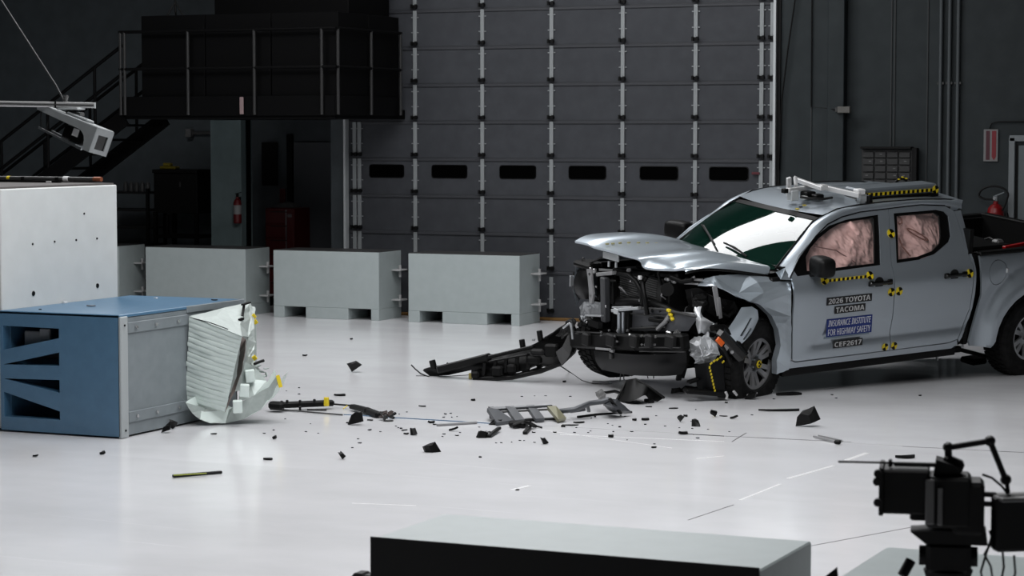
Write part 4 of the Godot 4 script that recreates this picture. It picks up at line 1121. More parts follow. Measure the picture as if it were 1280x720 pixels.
	var fdoor: Node = t.get_node("front_door")
	put("paper_edge", MB.new().skin(func(u: float, v: float) -> Vector3: return near_side(u, v) + Vector3(0, 0, 0.003), pv([Vector2(0.892, 0.624), Vector2(1.43, 0.624), Vector2(1.43, 0.648), Vector2(0.892, 0.648)]), [], 0.05, 0.002), mat(Color(0.5, 0.56, 0.6), 0.5), fdoor)
	# sight marks and tape
	for q in [[0.85, 1.17, 0.04, fdoor], [1.39, 1.172, 0.04, fdoor], [1.64, 1.003, 0.04, fdoor], [1.625, 0.485, 0.036, fdoor], [1.735, 1.003, 0.04, d], [1.735, 0.487, 0.036, d], [1.755, 1.51, 0.043, d], [2.615, 1.10, 0.042, d]]:
		var y: float = q[1]
		var lean := atan2(side_z(y + 0.03) - side_z(y - 0.03), 0.06)
		target_disc(q[3], Vector3(q[0], y, side_z(y) + 0.002), q[2], 0.35, Basis(Vector3(1, 0, 0), lean))
	dash_tape("dash_tape", fdoor, Vector3(0.89, 1.165, side_z(1.165) + 0.004), Vector3(1.36, 1.168, side_z(1.168) + 0.004), 9, 0.026)
	# door mirrors
	for s in [1.0, -1.0]:
		var mr := MB.new()
		var P := []
		for i in 13:
			var row := []
			for j in 17:
				var a := PI * i / 12.0
				var b2 := TAU * j / 16.0
				var q := Vector3(cos(a), sin(a) * cos(b2), sin(a) * sin(b2))
				for k in 3: q[k] = signf(q[k]) * pow(absf(q[k]), 0.55)
				row.append(Vector3(q.x * 0.09, q.y * 0.092, q.z * 0.14))
			P.append(row)
		mr.grid(P)
		var mo := put("door_mirror", mr, M.black, t)
		mo.transform = Transform3D(Basis(Vector3(0, 1, 0), -0.25 * s), Vector3(0.70, 1.33, 1.06 * s))
		put("mirror_glass", MB.new().box(Vector3(0.078, 0, 0), Vector3(0.02, 0.11, 0.18), 0.008), M.steel, mo)
		put("mirror_arm", MB.new().bar(Vector3(-0.01, -0.05, -0.06 * s), Vector3(-0.02, -0.1, -0.17 * s), 0.06, 0.05, 0.01), M.black, mo)

func door_handle(d: Node, x: float) -> void:
	var z := side_z(1.1)
	var h := put("door_handle", MB.new().box(Vector3(x, 1.10, z + 0.022), Vector3(0.27, 0.035, 0.026), 0.01), M.black_shiny, d)
	put("handle_cup", MB.new().prism(disc(0.055, 16, Vector2(x - 0.01, 1.10)), z - 0.004, z + 0.003), M.dark, h)
	for k in [-0.11, 0.115]: put("handle_foot", MB.new().box(Vector3(x + k, 1.10, z + 0.008), Vector3(0.06, 0.05, 0.028), 0.008), M.black, h)

func roof_y(x: float, z: float) -> float:
	var k := [[0.9, 1.655], [1.05, 1.70], [1.3, 1.758], [1.6, 1.772], [2.0, 1.776], [2.4, 1.765], [2.74, 1.735]]
	var y := 1.765
	for i in k.size() - 1:
		if x <= k[i + 1][0]:
			var t: float = clampf((x - k[i][0]) / (k[i + 1][0] - k[i][0]), 0, 1)
			y = lerpf(k[i][1], k[i + 1][1], t)
			break
	return y + 0.03 * (1.0 - pow(z / 0.62, 2.0))

func cab_top() -> void:
	var t := truck
	var R := []
	for i in 21:
		var row := []
		for j in 17:
			var z := lerpf(-0.605, 0.605, j / 16.0)
			var xf0 := 0.955 + 0.105 * pow(absf(z) / 0.6, 2.0)
			var x := lerpf(xf0, 2.735, i / 20.0)
			var y := 0.0
			for q in [-0.08, 0.0, 0.08]: y += roof_y(x + q, z) / 3.0
			row.append(Vector3(x, y, z))
		R.append(row)
	var rf := put("roof", MB.new().grid(R, true), M.silver, t)
	# raised ribs pressed into the roof
	for z in [-0.36, -0.12, 0.12]:
		var P := []
		for i in 15:
			var row := []
			for j in 5:
				var x := 1.35 + 1.2 * i / 14.0
				var w := (j / 2.0 - 1.0)
				row.append(Vector3(x, roof_y(x, z + w * 0.07) + 0.010 * (1.0 - w * w) * smoothstep(0, 2, minf(i, 14 - i)), z + w * 0.07))
			P.append(row)
		put("roof_rib", MB.new().grid(P, true), M.silver, rf)
	# pillars and roof rails: from the door frames to the windscreen and the roof
	var dx := [[0.47, 1.215], [0.62, 1.362], [0.87, 1.542], [1.04, 1.632], [1.22, 1.682], [1.45, 1.712], [1.8, 1.722], [2.2, 1.732], [2.5, 1.708], [2.598, 1.66]]
	var inn := [Vector3(0.44, 1.275, 0.735), Vector3(0.58, 1.38, 0.70), Vector3(0.79, 1.53, 0.645), Vector3(0.96, 1.645, 0.60), Vector3(1.22, 1.74, 0.605), Vector3(1.45, 1.762, 0.605), Vector3(1.8, 1.774, 0.605), Vector3(2.2, 1.772, 0.605), Vector3(2.55, 1.753, 0.605), Vector3(2.70, 1.738, 0.605)]
	for s in [1.0, -1.0]:
		var P := []
		for i in dx.size():
			var a := near_side(dx[i][0], dx[i][1])
			var b: Vector3 = inn[i]
			if i == dx.size() - 1: a = Vector3(2.70, 1.67, side_z(1.67))
			var row := []
			for j in 7:
				var q := j / 6.0
				var p := a.lerp(b, q)
				p += Vector3(-0.02 if i < 4 else 0.0, 0.025, 0.03).normalized() * (0.012 if i < 3 else 0.032) * sin(q * PI)
				row.append(Vector3(p.x, p.y, p.z * s))
			P.append(row)
		var sm := []
		# finer along the rail
		for i in P.size() - 1:
			for k in 4:
				var row := []
				for j in 7:
					row.append(P[i][j].cubic_interpolate(P[i + 1][j], P[maxi(i - 1, 0)][j], P[mini(i + 2, P.size() - 1)][j], k / 4.0))
				sm.append(row)
		sm.append(P[-1])
		var rail := put("roof_rail", MB.new().grid(sm, s < 0.0), M.silver, t)
		var ditch := []
		for i in range(3, inn.size()): ditch.append(Vector3(inn[i].x, inn[i].y + 0.008, inn[i].z * s + 0.004 * s))
		put("drip_seal", MB.new().tube(ditch, 0.006, 6), M.dark, rail)
		var wsedge := []
		for i in 4: wsedge.append(Vector3(inn[i].x - 0.004, inn[i].y + 0.004, inn[i].z * s))
		put("windscreen_seal", MB.new().tube(wsedge, 0.010, 6), M.black, rail)
		var seal := []
		for i in dx.size() - 1: seal.append(near_side(dx[i][0], dx[i][1] + 0.003) * Vector3(1, 1, s))
		put("door_seal", MB.new().tube(seal, 0.006, 6), M.black, rail)
	put("roof_spoiler", MB.new().prism(pv([Vector2(2.58, 1.745), Vector2(2.68, 1.752), Vector2(2.735, 1.748), Vector2(2.72, 1.69), Vector2(2.66, 1.655), Vector2(2.58, 1.655)]), -0.66, 0.665), M.silver, t)
	# small marks along the roof's front edge
	for k in 3: put("tape_mark", MB.new().box(Vector3(1.02 + 0.05 * k, roof_y(1.02 + 0.05 * k, 0.3) + 0.003, 0.30 - 0.01 * k), Vector3(0.03, 0.004, 0.03)), M.yellow if k != 1 else M.dark, rf)

func ws_point(u: float, v: float) -> Vector3:
	# windscreen: u across (-1 far, 1 near), v up
	var base := Vector3(0.445 - 0.27 * (1.0 - u * u), 1.272 - 0.06 * (1.0 - u * u), 0.735 * u)
	var top := Vector3(1.045 - 0.085 * (1.0 - u * u), 1.672 + 0.028 * (1.0 - u * u), 0.585 * u)
	var p := base.lerp(top, v)
	return p + Vector3(-0.02, 0.03, 0) * sin(v * PI)

func cab_glass() -> void:
	var t := truck
	var P := []
	for i in 25:
		var row := []
		for j in 17: row.append(ws_point(lerpf(-1, 1, i / 24.0), j / 16.0))
		P.append(row)
	var w := put("windscreen", MB.new().grid(P), M.ws, t)
	var F := []
	for i in 25:
		var row := []
		for j in 4: row.append(ws_point(lerpf(-0.99, 0.99, i / 24.0), 0.93 + 0.07 * j / 3.0) + Vector3(-0.003, 0.004, 0))
		F.append(row)
	put("shade_band", MB.new().grid(F), M.black, w)
	put("rain_sensor", MB.new().box(ws_point(0.05, 0.80) + Vector3(0.05, -0.05, 0), Vector3(0.06, 0.05, 0.16), 0.01), mat(grey(0.5), 0.4), t)
	# dashboard, seats and a camera stand seen through the glass
	put("dashboard", MB.new().grid(rowsof([[Vector3(0.25, 1.16, -0.68), Vector3(0.25, 1.18, 0.68)], [Vector3(0.6, 1.2, -0.68), Vector3(0.6, 1.2, 0.68)], [Vector3(0.75, 1.12, -0.68), Vector3(0.75, 1.12, 0.68)], [Vector3(0.75, 0.7, -0.68), Vector3(0.75, 0.7, 0.68)]]), true), M.dark, t)
	for z in [-0.38, 0.38]:
		var s := put("seat", MB.new().box(Vector3(1.55, 0.85, z), Vector3(0.5, 0.2, 0.5), 0.06), M.charcoal, t)
		put("seat_back", MB.new().box(Vector3(1.78, 1.15, z), Vector3(0.15, 0.62, 0.48), 0.05, Basis(Vector3(0, 0, 1), -0.25)), M.charcoal, s)
		put("headrest", MB.new().box(Vector3(1.90, 1.54, z), Vector3(0.1, 0.16, 0.26), 0.04), M.charcoal, s)
	put("front_airbag", MB.new().grid(lump(Vector3(0.45, 0.3, 0.5), 3)), mat(Color(0.6, 0.58, 0.56), 0.8), t).position = Vector3(0.95, 1.0, 0.38)
	put("cabin_floor", MB.new().box(Vector3(1.55, 0.5, 0), Vector3(2.2, 0.05, 1.7)), M.black, t)
	put("camera_stand", MB.new().bar(Vector3(0.45, 1.2, -0.2), Vector3(0.62, 1.42, -0.22), 0.02, 0.02).bar(Vector3(0.5, 1.2, -0.3), Vector3(0.62, 1.42, -0.22), 0.02, 0.02).box(Vector3(0.62, 1.44, -0.2), Vector3(0.06, 0.05, 0.16), 0.01), M.charcoal, t)
	# wipers
	for q in [[Vector3(0.569, 1.468, -0.533), Vector3(0.412, 1.418, -0.206), Vector3(0.298, 1.344, 0.053)], [Vector3(0.380, 1.405, 0.052), Vector3(0.367, 1.382, 0.235), Vector3(0.358, 1.342, 0.418)]]:
		var o := put("wiper", MB.new().tube([q[0], q[1] + Vector3(-0.008, 0.012, 0), q[2]], 0.009, 6), M.black, t)
		put("wiper_blade", MB.new().tube([q[0] + Vector3(-0.0, 0.0, 0.03), q[0].lerp(q[2], 0.7) + Vector3(0, 0, 0.03)], 0.008, 6), M.charcoal, o)
	put("cowl", MB.new().grid(rowsof([[Vector3(0.28, 1.26, -0.76), Vector3(0.14, 1.22, 0), Vector3(0.28, 1.25, 0.80)], [Vector3(0.50, 1.27, -0.78), Vector3(0.24, 1.20, 0), Vector3(0.50, 1.26, 0.80)]]), true), M.black, t)

func rowsof(a: Array) -> Array:
	return a

func bed() -> void:
	var t := truck
	var arch := [Vector2(2.98, 0.42)]
	for k in 15:
		var a := deg_to_rad(176.0 - 172.0 * k / 14.0)
		arch.append(Vector2(3.50, 0.42) + Vector2(cos(a) * 0.52, sin(a) * 0.475))
	arch.append(Vector2(4.02, 0.42))
	var o := [Vector2(2.775, 1.25), Vector2(2.775, 1.06), Vector2(2.80, 0.87), Vector2(2.755, 0.64), Vector2(2.71, 0.43), Vector2(2.73, 0.385), Vector2(2.93, 0.36)]
	o.append_array(arch)
	o.append_array([Vector2(4.42, 0.46), Vector2(4.52, 0.9), Vector2(4.50, 1.26), Vector2(3.36, 1.262)])
	var p := pv(o)
	var fuel := disc(0.122, 28, Vector2(3.0, 1.075))
	var b := put("bed_side", MB.new().skin(bed_near, p, [fuel], 0.035, 0.02), M.silver, t)
	put("fuel_door", MB.new().skin(func(u: float, v: float) -> Vector3: return bed_near(u, v) - Vector3(0, 0, 0.002), disc(0.116, 28, Vector2(3.0, 1.075)), [], 0.04, 0.02), M.silver, b)
	put("fuel_gap", MB.new().skin(func(u: float, v: float) -> Vector3: return bed_near(u, v) - Vector3(0, 0, 0.014), disc(0.13, 24, Vector2(3.0, 1.075)), [], 0.06, 0.004), M.black, b)
	put("fuel_latch", MB.new().box(Vector3(3.10, 1.09, 0.945), Vector3(0.035, 0.05, 0.02), 0.008), M.rim_bright, b)
	put("far_bed_side", MB.new().skin(far_of(bed_near), p, [], 0.1, 0.02, true), M.silver, t)
	for s in [1.0, -1.0]:
		put("bed_rail_cap", MB.new().box(Vector3(3.64, 1.262, 0.86 * s), Vector3(1.74, 0.035, 0.1), 0.01), M.black, t)
		put("bed_wall", MB.new().box(Vector3(3.64, 1.0, 0.79 * s), Vector3(1.72, 0.5, 0.03)), M.black, t)
		put("wheel_box", MB.new().box(Vector3(3.35, 0.86, 0.66 * s), Vector3(0.9, 0.3, 0.26), 0.03), M.black, t)
	put("bed_floor", MB.new().box(Vector3(3.64, 0.74, 0), Vector3(1.74, 0.04, 1.6)), M.black, t)
	put("bed_front_wall", MB.new().box(Vector3(2.79, 1.0, 0), Vector3(0.03, 0.52, 1.64)), M.black, t)
	var tg := put("tailgate", MB.new().box(Vector3(4.49, 0.98, 0), Vector3(0.07, 0.58, 1.62), 0.01), M.silver, t)
	put("tailgate_liner", MB.new().box(Vector3(4.45, 0.98, 0), Vector3(0.02, 0.58, 1.6)), M.black, tg)
	put("tailgate_cap", MB.new().box(Vector3(4.49, 1.28, 0), Vector3(0.09, 0.03, 1.64), 0.008), M.black, tg)
	# wheel-arch liner
	var L := []
	for k in 13:
		var a := deg_to_rad(188.0 - 196.0 * k / 12.0)
		var c := Vector2(3.50, 0.42) + Vector2(cos(a) * 0.54, sin(a) * 0.50)
		L.append([Vector3(c.x, c.y, 0.955), Vector3(c.x, c.y, 0.5)])
	put("arch_liner", MB.new().grid(L), M.black, t)
	put("arch_back", MB.new().box(Vector3(3.5, 0.66, 0.52), Vector3(1.05, 0.6, 0.04)), M.black, t)
	# things strapped in the bed
	put("data_box", MB.new().box(Vector3(3.2, 1.0, 0.25), Vector3(0.7, 0.5, 0.6), 0.02), M.black, t)
	put("grey_module", MB.new().box(Vector3(3.484, 1.240, 0.410) + Vector3(0, 0.0, 0), Vector3(0.1, 0.08, 0.1), 0.02), mat(grey(0.3), 0.4), t)
	put("red_strap", MB.new().bar(Vector3(3.230, 1.270, 0.750), Vector3(3.854, 1.270, 0.609), 0.04, 0.03, 0.004), M.red, t)
	put("module_cable", MB.new().tube([Vector3(3.490, 1.250, 0.227), Vector3(3.472, 1.280, 0.308), Vector3(3.451, 1.270, 0.385)], 0.01, 6), M.charcoal, t)
	put("connector", MB.new().box(Vector3(3.567, 1.250, -0.042), Vector3(0.03, 0.03, 0.03), 0.005), mat(grey(0.35), 0.4), t)

func finer(P: Array, k: int) -> Array:
	# a control net drawn k times finer both ways
	var rows := []
	for r in P:
		var o := []
		for j in r.size() - 1:
			for s in k: o.append(r[j].cubic_interpolate(r[j + 1], r[maxi(j - 1, 0)], r[mini(j + 2, r.size() - 1)], float(s) / k))
		o.append(r[-1])
		rows.append(o)
	var out := []
	for i in rows.size() - 1:
		for s in k:
			var o := []
			for j in rows[i].size(): o.append(rows[i][j].cubic_interpolate(rows[i + 1][j], rows[maxi(i - 1, 0)][j], rows[mini(i + 2, rows.size() - 1)][j], float(s) / k))
			out.append(o)
	out.append(rows[-1])
	return out

func front_sheet_metal() -> void:
	var t := truck
	var net := [
		[Vector3(-0.72, 1.37, -0.75), Vector3(-0.715, 1.376, -0.56), Vector3(-0.715, 1.366, -0.44), Vector3(-0.715, 1.37, -0.2), Vector3(-0.72, 1.37, 0.05), Vector3(-0.72, 1.37, 0.25), Vector3(-0.69, 1.305, 0.31), Vector3(-0.52, 1.30, 0.46), Vector3(-0.46, 1.32, 0.57), Vector3(-0.47, 1.295, 0.60)],
		[Vector3(-0.54, 1.418, -0.76), Vector3(-0.54, 1.424, -0.56), Vector3(-0.54, 1.398, -0.44), Vector3(-0.54, 1.393, -0.2), Vector3(-0.54, 1.385, 0.05), Vector3(-0.54, 1.392, 0.25), Vector3(-0.53, 1.37, 0.33), Vector3(-0.42, 1.335, 0.47), Vector3(-0.33, 1.335, 0.62), Vector3(-0.34, 1.325, 0.66)],
		[Vector3(-0.1, 1.405, -0.78), Vector3(-0.12, 1.426, -0.56), Vector3(-0.12, 1.397, -0.44), Vector3(-0.12, 1.396, -0.2), Vector3(-0.12, 1.388, 0.05), Vector3(-0.12, 1.409, 0.27), Vector3(-0.12, 1.401, 0.37), Vector3(-0.12, 1.356, 0.50), Vector3(-0.1, 1.358, 0.69), Vector3(-0.12, 1.315, 0.735)],
		[Vector3(0.25, 1.355, -0.79), Vector3(0.22, 1.374, -0.56), Vector3(0.22, 1.356, -0.44), Vector3(0.2, 1.358, -0.2), Vector3(0.19, 1.352, 0.05), Vector3(0.18, 1.366, 0.28), Vector3(0.18, 1.362, 0.4), Vector3(0.17, 1.336, 0.54), Vector3(0.17, 1.332, 0.725), Vector3(0.15, 1.27, 0.77)],
		[Vector3(0.51, 1.28, -0.79), Vector3(0.49, 1.285, -0.56), Vector3(0.48, 1.288, -0.44), Vector3(0.45, 1.297, -0.2), Vector3(0.42, 1.30, 0.05), Vector3(0.41, 1.302, 0.25), Vector3(0.40, 1.302, 0.4), Vector3(0.385, 1.302, 0.58), Vector3(0.36, 1.30, 0.745), Vector3(0.31, 1.24, 0.785)]]
	var fine := finer(net, 5)
	var h := put("hood", MB.new().grid(fine, true), M.crumpled, t, "buckled silver hood")
	var under := []
	for r in fine:
		var o := []
		for p in r: o.append(p - Vector3(0, 0.022, 0))
		under.append(o)
	put("hood_inner", MB.new().grid(under), M.dark, h)
	var lipP := [[], []]
	for p in fine[0]:
		lipP[0].append(p); lipP[1].append(p - Vector3(-0.005, 0.022, 0))
	put("hood_lip", MB.new().grid(lipP, true), M.silver, h)
	put("latch_plate", MB.new().box(Vector3(-0.660, 1.307, -0.254), Vector3(0.02, 0.07, 0.24), 0.004, Basis(Vector3(1, 0, 0), 0.0)).box(Vector3(-0.660, 1.229, -0.286), Vector3(0.015, 0.05, 0.015)).box(Vector3(-0.660, 1.240, -0.175), Vector3(0.015, 0.05, 0.015)), M.zinc, h)
	for q in [Vector3(-0.647, 1.395, -0.340), Vector3(-0.587, 1.395, -0.337), Vector3(-0.504, 1.395, -0.341), Vector3(-0.422, 1.395, -0.319), Vector3(-0.343, 1.395, -0.280), Vector3(-0.271, 1.393, -0.243), Vector3(-0.180, 1.385, -0.230), Vector3(-0.071, 1.372, -0.231), Vector3(0.108, 1.345, -0.273), Vector3(0.224, 1.330, -0.315)]:
		put("tape_mark", MB.new().box(q + Vector3(0, 0.008, 0), Vector3(0.03, 0.013, 0.016)), mat(Color(0.6, 0.58, 0.42), 0.5), h)
	# the near fender: crumpled, its nose torn free
	var F := [Vector3(-0.404, 1.184, 0.700), Vector3(-0.297, 1.233, 0.660), Vector3(-0.254, 1.265, 0.740), Vector3(-0.312, 1.198, 0.820), Vector3(-0.088, 1.263, 0.720), Vector3(0.118, 1.244, 0.745), Vector3(0.309, 1.222, 0.790), Vector3(0.512, 1.177, 0.870), Vector3(-0.244, 1.166, 0.870), Vector3(-0.033, 1.111, 0.820), Vector3(0.137, 1.198, 0.860), Vector3(-0.016, 1.055, 0.950), Vector3(-0.131, 1.098, 0.900), Vector3(0.182, 1.108, 0.900), Vector3(0.464, 1.084, 0.935), Vector3(0.098, 1.017, 0.955), Vector3(0.232, 0.907, 0.965), Vector3(0.313, 0.777, 0.965), Vector3(0.478, 0.872, 0.935), Vector3(0.363, 0.624, 0.950), Vector3(0.498, 0.658, 0.928), Vector3(0.342, 0.491, 0.930), Vector3(0.510, 0.473, 0.922), Vector3(0.376, 0.350, 0.900), Vector3(0.518, 0.378, 0.893)]
	var FT := [[0, 3, 1], [1, 3, 2], [2, 9, 4], [4, 9, 5], [5, 9, 10], [5, 10, 6], [6, 10, 7], [7, 10, 13], [7, 13, 14], [9, 13, 10], [9, 11, 13], [2, 8, 9], [8, 11, 9], [3, 8, 2], [8, 12, 11], [13, 11, 15], [13, 15, 14], [14, 15, 18], [15, 16, 18], [16, 17, 18], [17, 20, 18], [17, 19, 20], [19, 22, 20], [19, 21, 22], [21, 24, 22], [21, 23, 24]]
	var fe := put("front_fender", dented(F, FT, 2, 0.016, 0.7), M.crumpled, t, "crumpled silver front fender")
	# turned-in arch flange and the dark well behind
	var ar := [F[11], F[15], F[16], F[17], F[19], F[21], F[23]]
	var fl := []
	for p in ar: fl.append([p, p + Vector3(0.0, -0.005, -0.07)])
	put("arch_flange", MB.new().grid(fl, true), M.silver, fe)
	put("wheel_well", MB.new().grid(finer([[Vector3(-0.041, 1.083, 0.900), Vector3(0.364, 0.958, 0.400)], [Vector3(0.191, 0.970, 0.900), Vector3(0.603, 0.842, 0.400)], [Vector3(0.342, 0.765, 0.920), Vector3(0.776, 0.625, 0.400)], [Vector3(0.390, 0.553, 0.900), Vector3(0.809, 0.411, 0.400)], [Vector3(0.382, 0.326, 0.860), Vector3(0.766, 0.189, 0.400)]], 3)), M.black, t)
	put("well_back", MB.new().box(Vector3(0.1, 0.75, 0.42), Vector3(0.95, 0.75, 0.05)), M.black, t)
	put("hinge_stub", dented([Vector3(0.356, 1.270, 0.840), Vector3(0.479, 1.290, 0.800), Vector3(0.469, 1.258, 0.860), Vector3(0.494, 1.198, 0.900), Vector3(0.365, 1.215, 0.900), Vector3(0.439, 1.296, 0.860)], [[0, 4, 1], [1, 4, 5], [5, 4, 2], [2, 4, 3], [1, 5, 2]], 2, 0.01, 1.2), M.crumpled, fe)
	put("cowl_side", MB.new().box(Vector3(0.40, 1.14, 0.82), Vector3(0.22, 0.16, 0.08), 0.02), M.black, t)
	put("far_fender", MB.new().grid(finer([[Vector3(-0.62, 1.12, -0.86), Vector3(-0.6, 0.9, -0.93), Vector3(-0.55, 0.72, -0.93)], [Vector3(-0.2, 1.17, -0.85), Vector3(-0.2, 1.0, -0.93), Vector3(-0.38, 0.8, -0.94)], [Vector3(0.45, 1.2, -0.86), Vector3(0.45, 0.9, -0.93), Vector3(0.42, 0.6, -0.93)]], 4)), M.silver, t)
	put("far_fender_edge", MB.new().bar(Vector3(-0.600, 1.107, -0.799), Vector3(-0.550, 1.280, -0.458), 0.03, 0.014, 0.003), M.charcoal, t)
	put("far_fender_nose", MB.new().box(Vector3(-0.620, 0.960, -0.919), Vector3(0.05, 0.1, 0.012), 0.003), M.rim_bright, t)

func stalk(called: String, p: Array, r: float, m: Material) -> MeshInstance3D:
	return put(called, MB.new().tube(p, r, 8), m, truck)

func front_end() -> void:
	var t := truck
	var rng := RandomNumberGenerator.new()
	rng.seed = 77
	var ug := mat(Color(0.22, 0.225, 0.235), 0.5)
	var alu2 := mat(Color(0.62, 0.64, 0.66), 0.32, 0.85)
	# dark core: engine, bay walls
	put("engine_block", MB.new().box(Vector3(-0.02, 0.82, -0.12), Vector3(0.8, 0.62, 0.95), 0.05), M.black, t)
	put("engine_cover", MB.new().box(Vector3(0.0, 1.17, -0.1), Vector3(0.6, 0.1, 0.6), 0.04), M.dark, t)
	put("firewall", MB.new().box(Vector3(0.47, 0.9, 0), Vector3(0.05, 0.8, 1.6)), M.black, t)
	for z in [-0.62, 0.42]:
		put("bay_wall", MB.new().box(Vector3(-0.05, 1.0, z), Vector3(0.95, 0.36, 0.06), 0.01), M.black, t)
	# far corner: liner, headlamp, supports
	put("far_liner", MB.new().grid(finer([[Vector3(-0.550, 1.024, -0.999), Vector3(-0.570, 0.934, -1.004), Vector3(-0.560, 0.845, -0.987), Vector3(-0.520, 0.777, -0.962)], [Vector3(-0.620, 1.103, -0.744), Vector3(-0.660, 1.006, -0.719), Vector3(-0.660, 0.904, -0.700), Vector3(-0.600, 0.819, -0.730)], [Vector3(-0.580, 1.128, -0.622), Vector3(-0.620, 1.028, -0.572), Vector3(-0.620, 0.923, -0.578), Vector3(-0.560, 0.826, -0.671)]], 4)), M.black, t)
	put("far_strut_top", MB.new().box(Vector3(-0.550, 1.136, -0.743), Vector3(0.2, 0.06, 0.28), 0.02), M.black, t)
	for q in [[739, 338], [744, 338]]: put("bright_stud", MB.new().box((Vector3(-0.660, 1.128, -0.533) as Vector3) + Vector3(0, 0, (q[0] - 741.5) * 0.012), Vector3(0.03, 0.045, 0.022), 0.004), M.bolt, t)
	var lens := dented([Vector3(-0.640, 0.741, -0.758), Vector3(-0.660, 0.815, -0.656), Vector3(-0.660, 0.850, -0.503), Vector3(-0.640, 0.854, -0.392), Vector3(-0.660, 0.743, -0.356), Vector3(-0.680, 0.715, -0.517), Vector3(-0.660, 0.679, -0.699)], [[0, 6, 1], [1, 6, 5], [1, 5, 2], [2, 5, 4], [2, 4, 3]], 3, 0.02, 2.5)
	var hl := put("far_headlamp", lens, mat(Color(0.62, 0.63, 0.64), 0.22, 0.6), t, "broken far headlamp with its clear lens")
	put("lamp_ledge", MB.new().bar(Vector3(-0.680, 0.703, -0.581), Vector3(-0.680, 0.743, -0.328), 0.04, 0.016, 0.003), M.rim_bright, hl)
	for k in 6: put("lens_scrap", MB.new().add(shard(rng, Vector3(0.06, 0.01, 0.05), 5), xf((Vector3(-0.660, 0.651, -0.685) as Vector3) + Vector3(0, rng.randf_range(-0.05, 0.05), rng.randf_range(-0.05, 0.06)), Vector3(rng.randf() * 180, rng.randf() * 180, 40))), M.rim_bright, hl)
	put("support_bracket", MB.new().skin(func(u: float, v: float) -> Vector3: return Vector3(-0.67, v, u), pv([Vector2(-0.595, 1.13), Vector2(-0.52, 1.14), Vector2(-0.50, 1.02), Vector2(-0.47, 0.92), Vector2(-0.49, 0.83), Vector2(-0.53, 0.83), Vector2(-0.545, 0.95), Vector2(-0.57, 1.06)]), [disc(0.018, 10, Vector2(-0.545, 1.09)), disc(0.016, 10, Vector2(-0.515, 0.9))], 0.05, 0.02, true), M.rim_grey, t)
	put("support_top", MB.new().bar(Vector3(-0.640, 1.100, -0.471), Vector3(-0.640, 1.157, -0.222), 0.06, 0.035, 0.006).bar(Vector3(-0.600, 1.135, -0.505), Vector3(-0.600, 1.164, -0.292), 0.03, 0.02, 0.004), M.rim_grey, t)
	put("support_column", MB.new().bar(Vector3(-0.660, 1.101, -0.341), Vector3(-0.620, 0.680, -0.359), 0.07, 0.07, 0.01, Vector3(1, 0, 0)), ug, t)
	put("support_column_inner", MB.new().bar(Vector3(-0.600, 1.104, -0.300), Vector3(-0.600, 0.858, -0.272), 0.05, 0.05, 0.008, Vector3(1, 0, 0)), M.black, t)
	put("reservoir", MB.new().box(Vector3(-0.600, 0.636, -0.499), Vector3(0.12, 0.12, 0.22), 0.03), M.black, t)
	# radiator core with its fins
	var rad := put("radiator_core", MB.new().box(Vector3(-0.500, 1.035, 0.022), Vector3(0.05, 0.30, 0.62), 0.006), mat(grey(0.2), 0.5), t)
	for k in 14:
		var y := -0.13 + 0.02 * k
		put("fin", MB.new().box((Vector3(-0.500, 1.031, -0.002) as Vector3) + Vector3(-0.03, y, 0.0), Vector3(0.012, 0.009, 0.52 + 0.004 * k)), mat(grey(0.42), 0.4, 0.5), rad)
	put("shroud_curve", MB.new().tube([Vector3(-0.560, 0.865, -0.292), Vector3(-0.580, 0.925, -0.019), Vector3(-0.580, 0.959, 0.246), Vector3(-0.540, 0.939, 0.432), Vector3(-0.460, 0.880, 0.540)], 0.045, 10), M.black, t)
	put("shroud_side", MB.new().box(Vector3(-0.440, 1.133, 0.355), Vector3(0.1, 0.3, 0.14), 0.03), M.black, t)
	put("upper_tie_bar", MB.new().bar(Vector3(-0.580, 1.160, -0.307), Vector3(-0.440, 1.236, 0.489), 0.08, 0.06, 0.015), M.black, t)
	for q in [[Vector3(-0.600, 1.146, -0.228), Vector3(-0.640, 1.174, -0.001), Vector3(-0.660, 1.141, 0.139), Vector3(-0.660, 1.068, 0.216), Vector3(-0.640, 0.952, 0.220)], [Vector3(-0.620, 1.160, 0.179), Vector3(-0.660, 1.089, 0.251), Vector3(-0.660, 0.981, 0.294), Vector3(-0.640, 0.872, 0.298)], [Vector3(-0.600, 1.193, 0.210), Vector3(-0.630, 1.102, 0.172), Vector3(-0.630, 0.998, 0.240)], [Vector3(-0.500, 1.223, 0.429), Vector3(-0.460, 1.196, 0.542), Vector3(-0.420, 1.226, 0.649)]]:
		stalk("hose", q, 0.022, M.black)
	put("white_plug", MB.new().box(Vector3(-0.660, 1.188, 0.196), Vector3(0.03, 0.035, 0.035), 0.006), M.white, t)
	put("fan_hub", MB.new().tube([Vector3(-0.550, 1.117, 0.456), Vector3(-0.500, 1.101, 0.390)], 0.06, 14), M.black, t)
	put("bay_fittings", MB.new().box(Vector3(-0.500, 1.195, 0.395), Vector3(0.05, 0.03, 0.06), 0.008).box(Vector3(-0.480, 1.182, 0.452), Vector3(0.03, 0.03, 0.05), 0.006).bar(Vector3(-0.400, 1.209, 0.519), Vector3(-0.360, 1.232, 0.708), 0.02, 0.02).bar(Vector3(-0.400, 1.172, 0.510), Vector3(-0.360, 1.189, 0.665), 0.02, 0.016).bar(Vector3(-0.420, 1.207, 0.581), Vector3(-0.400, 1.252, 0.644), 0.02, 0.014), M.rim_grey, t)
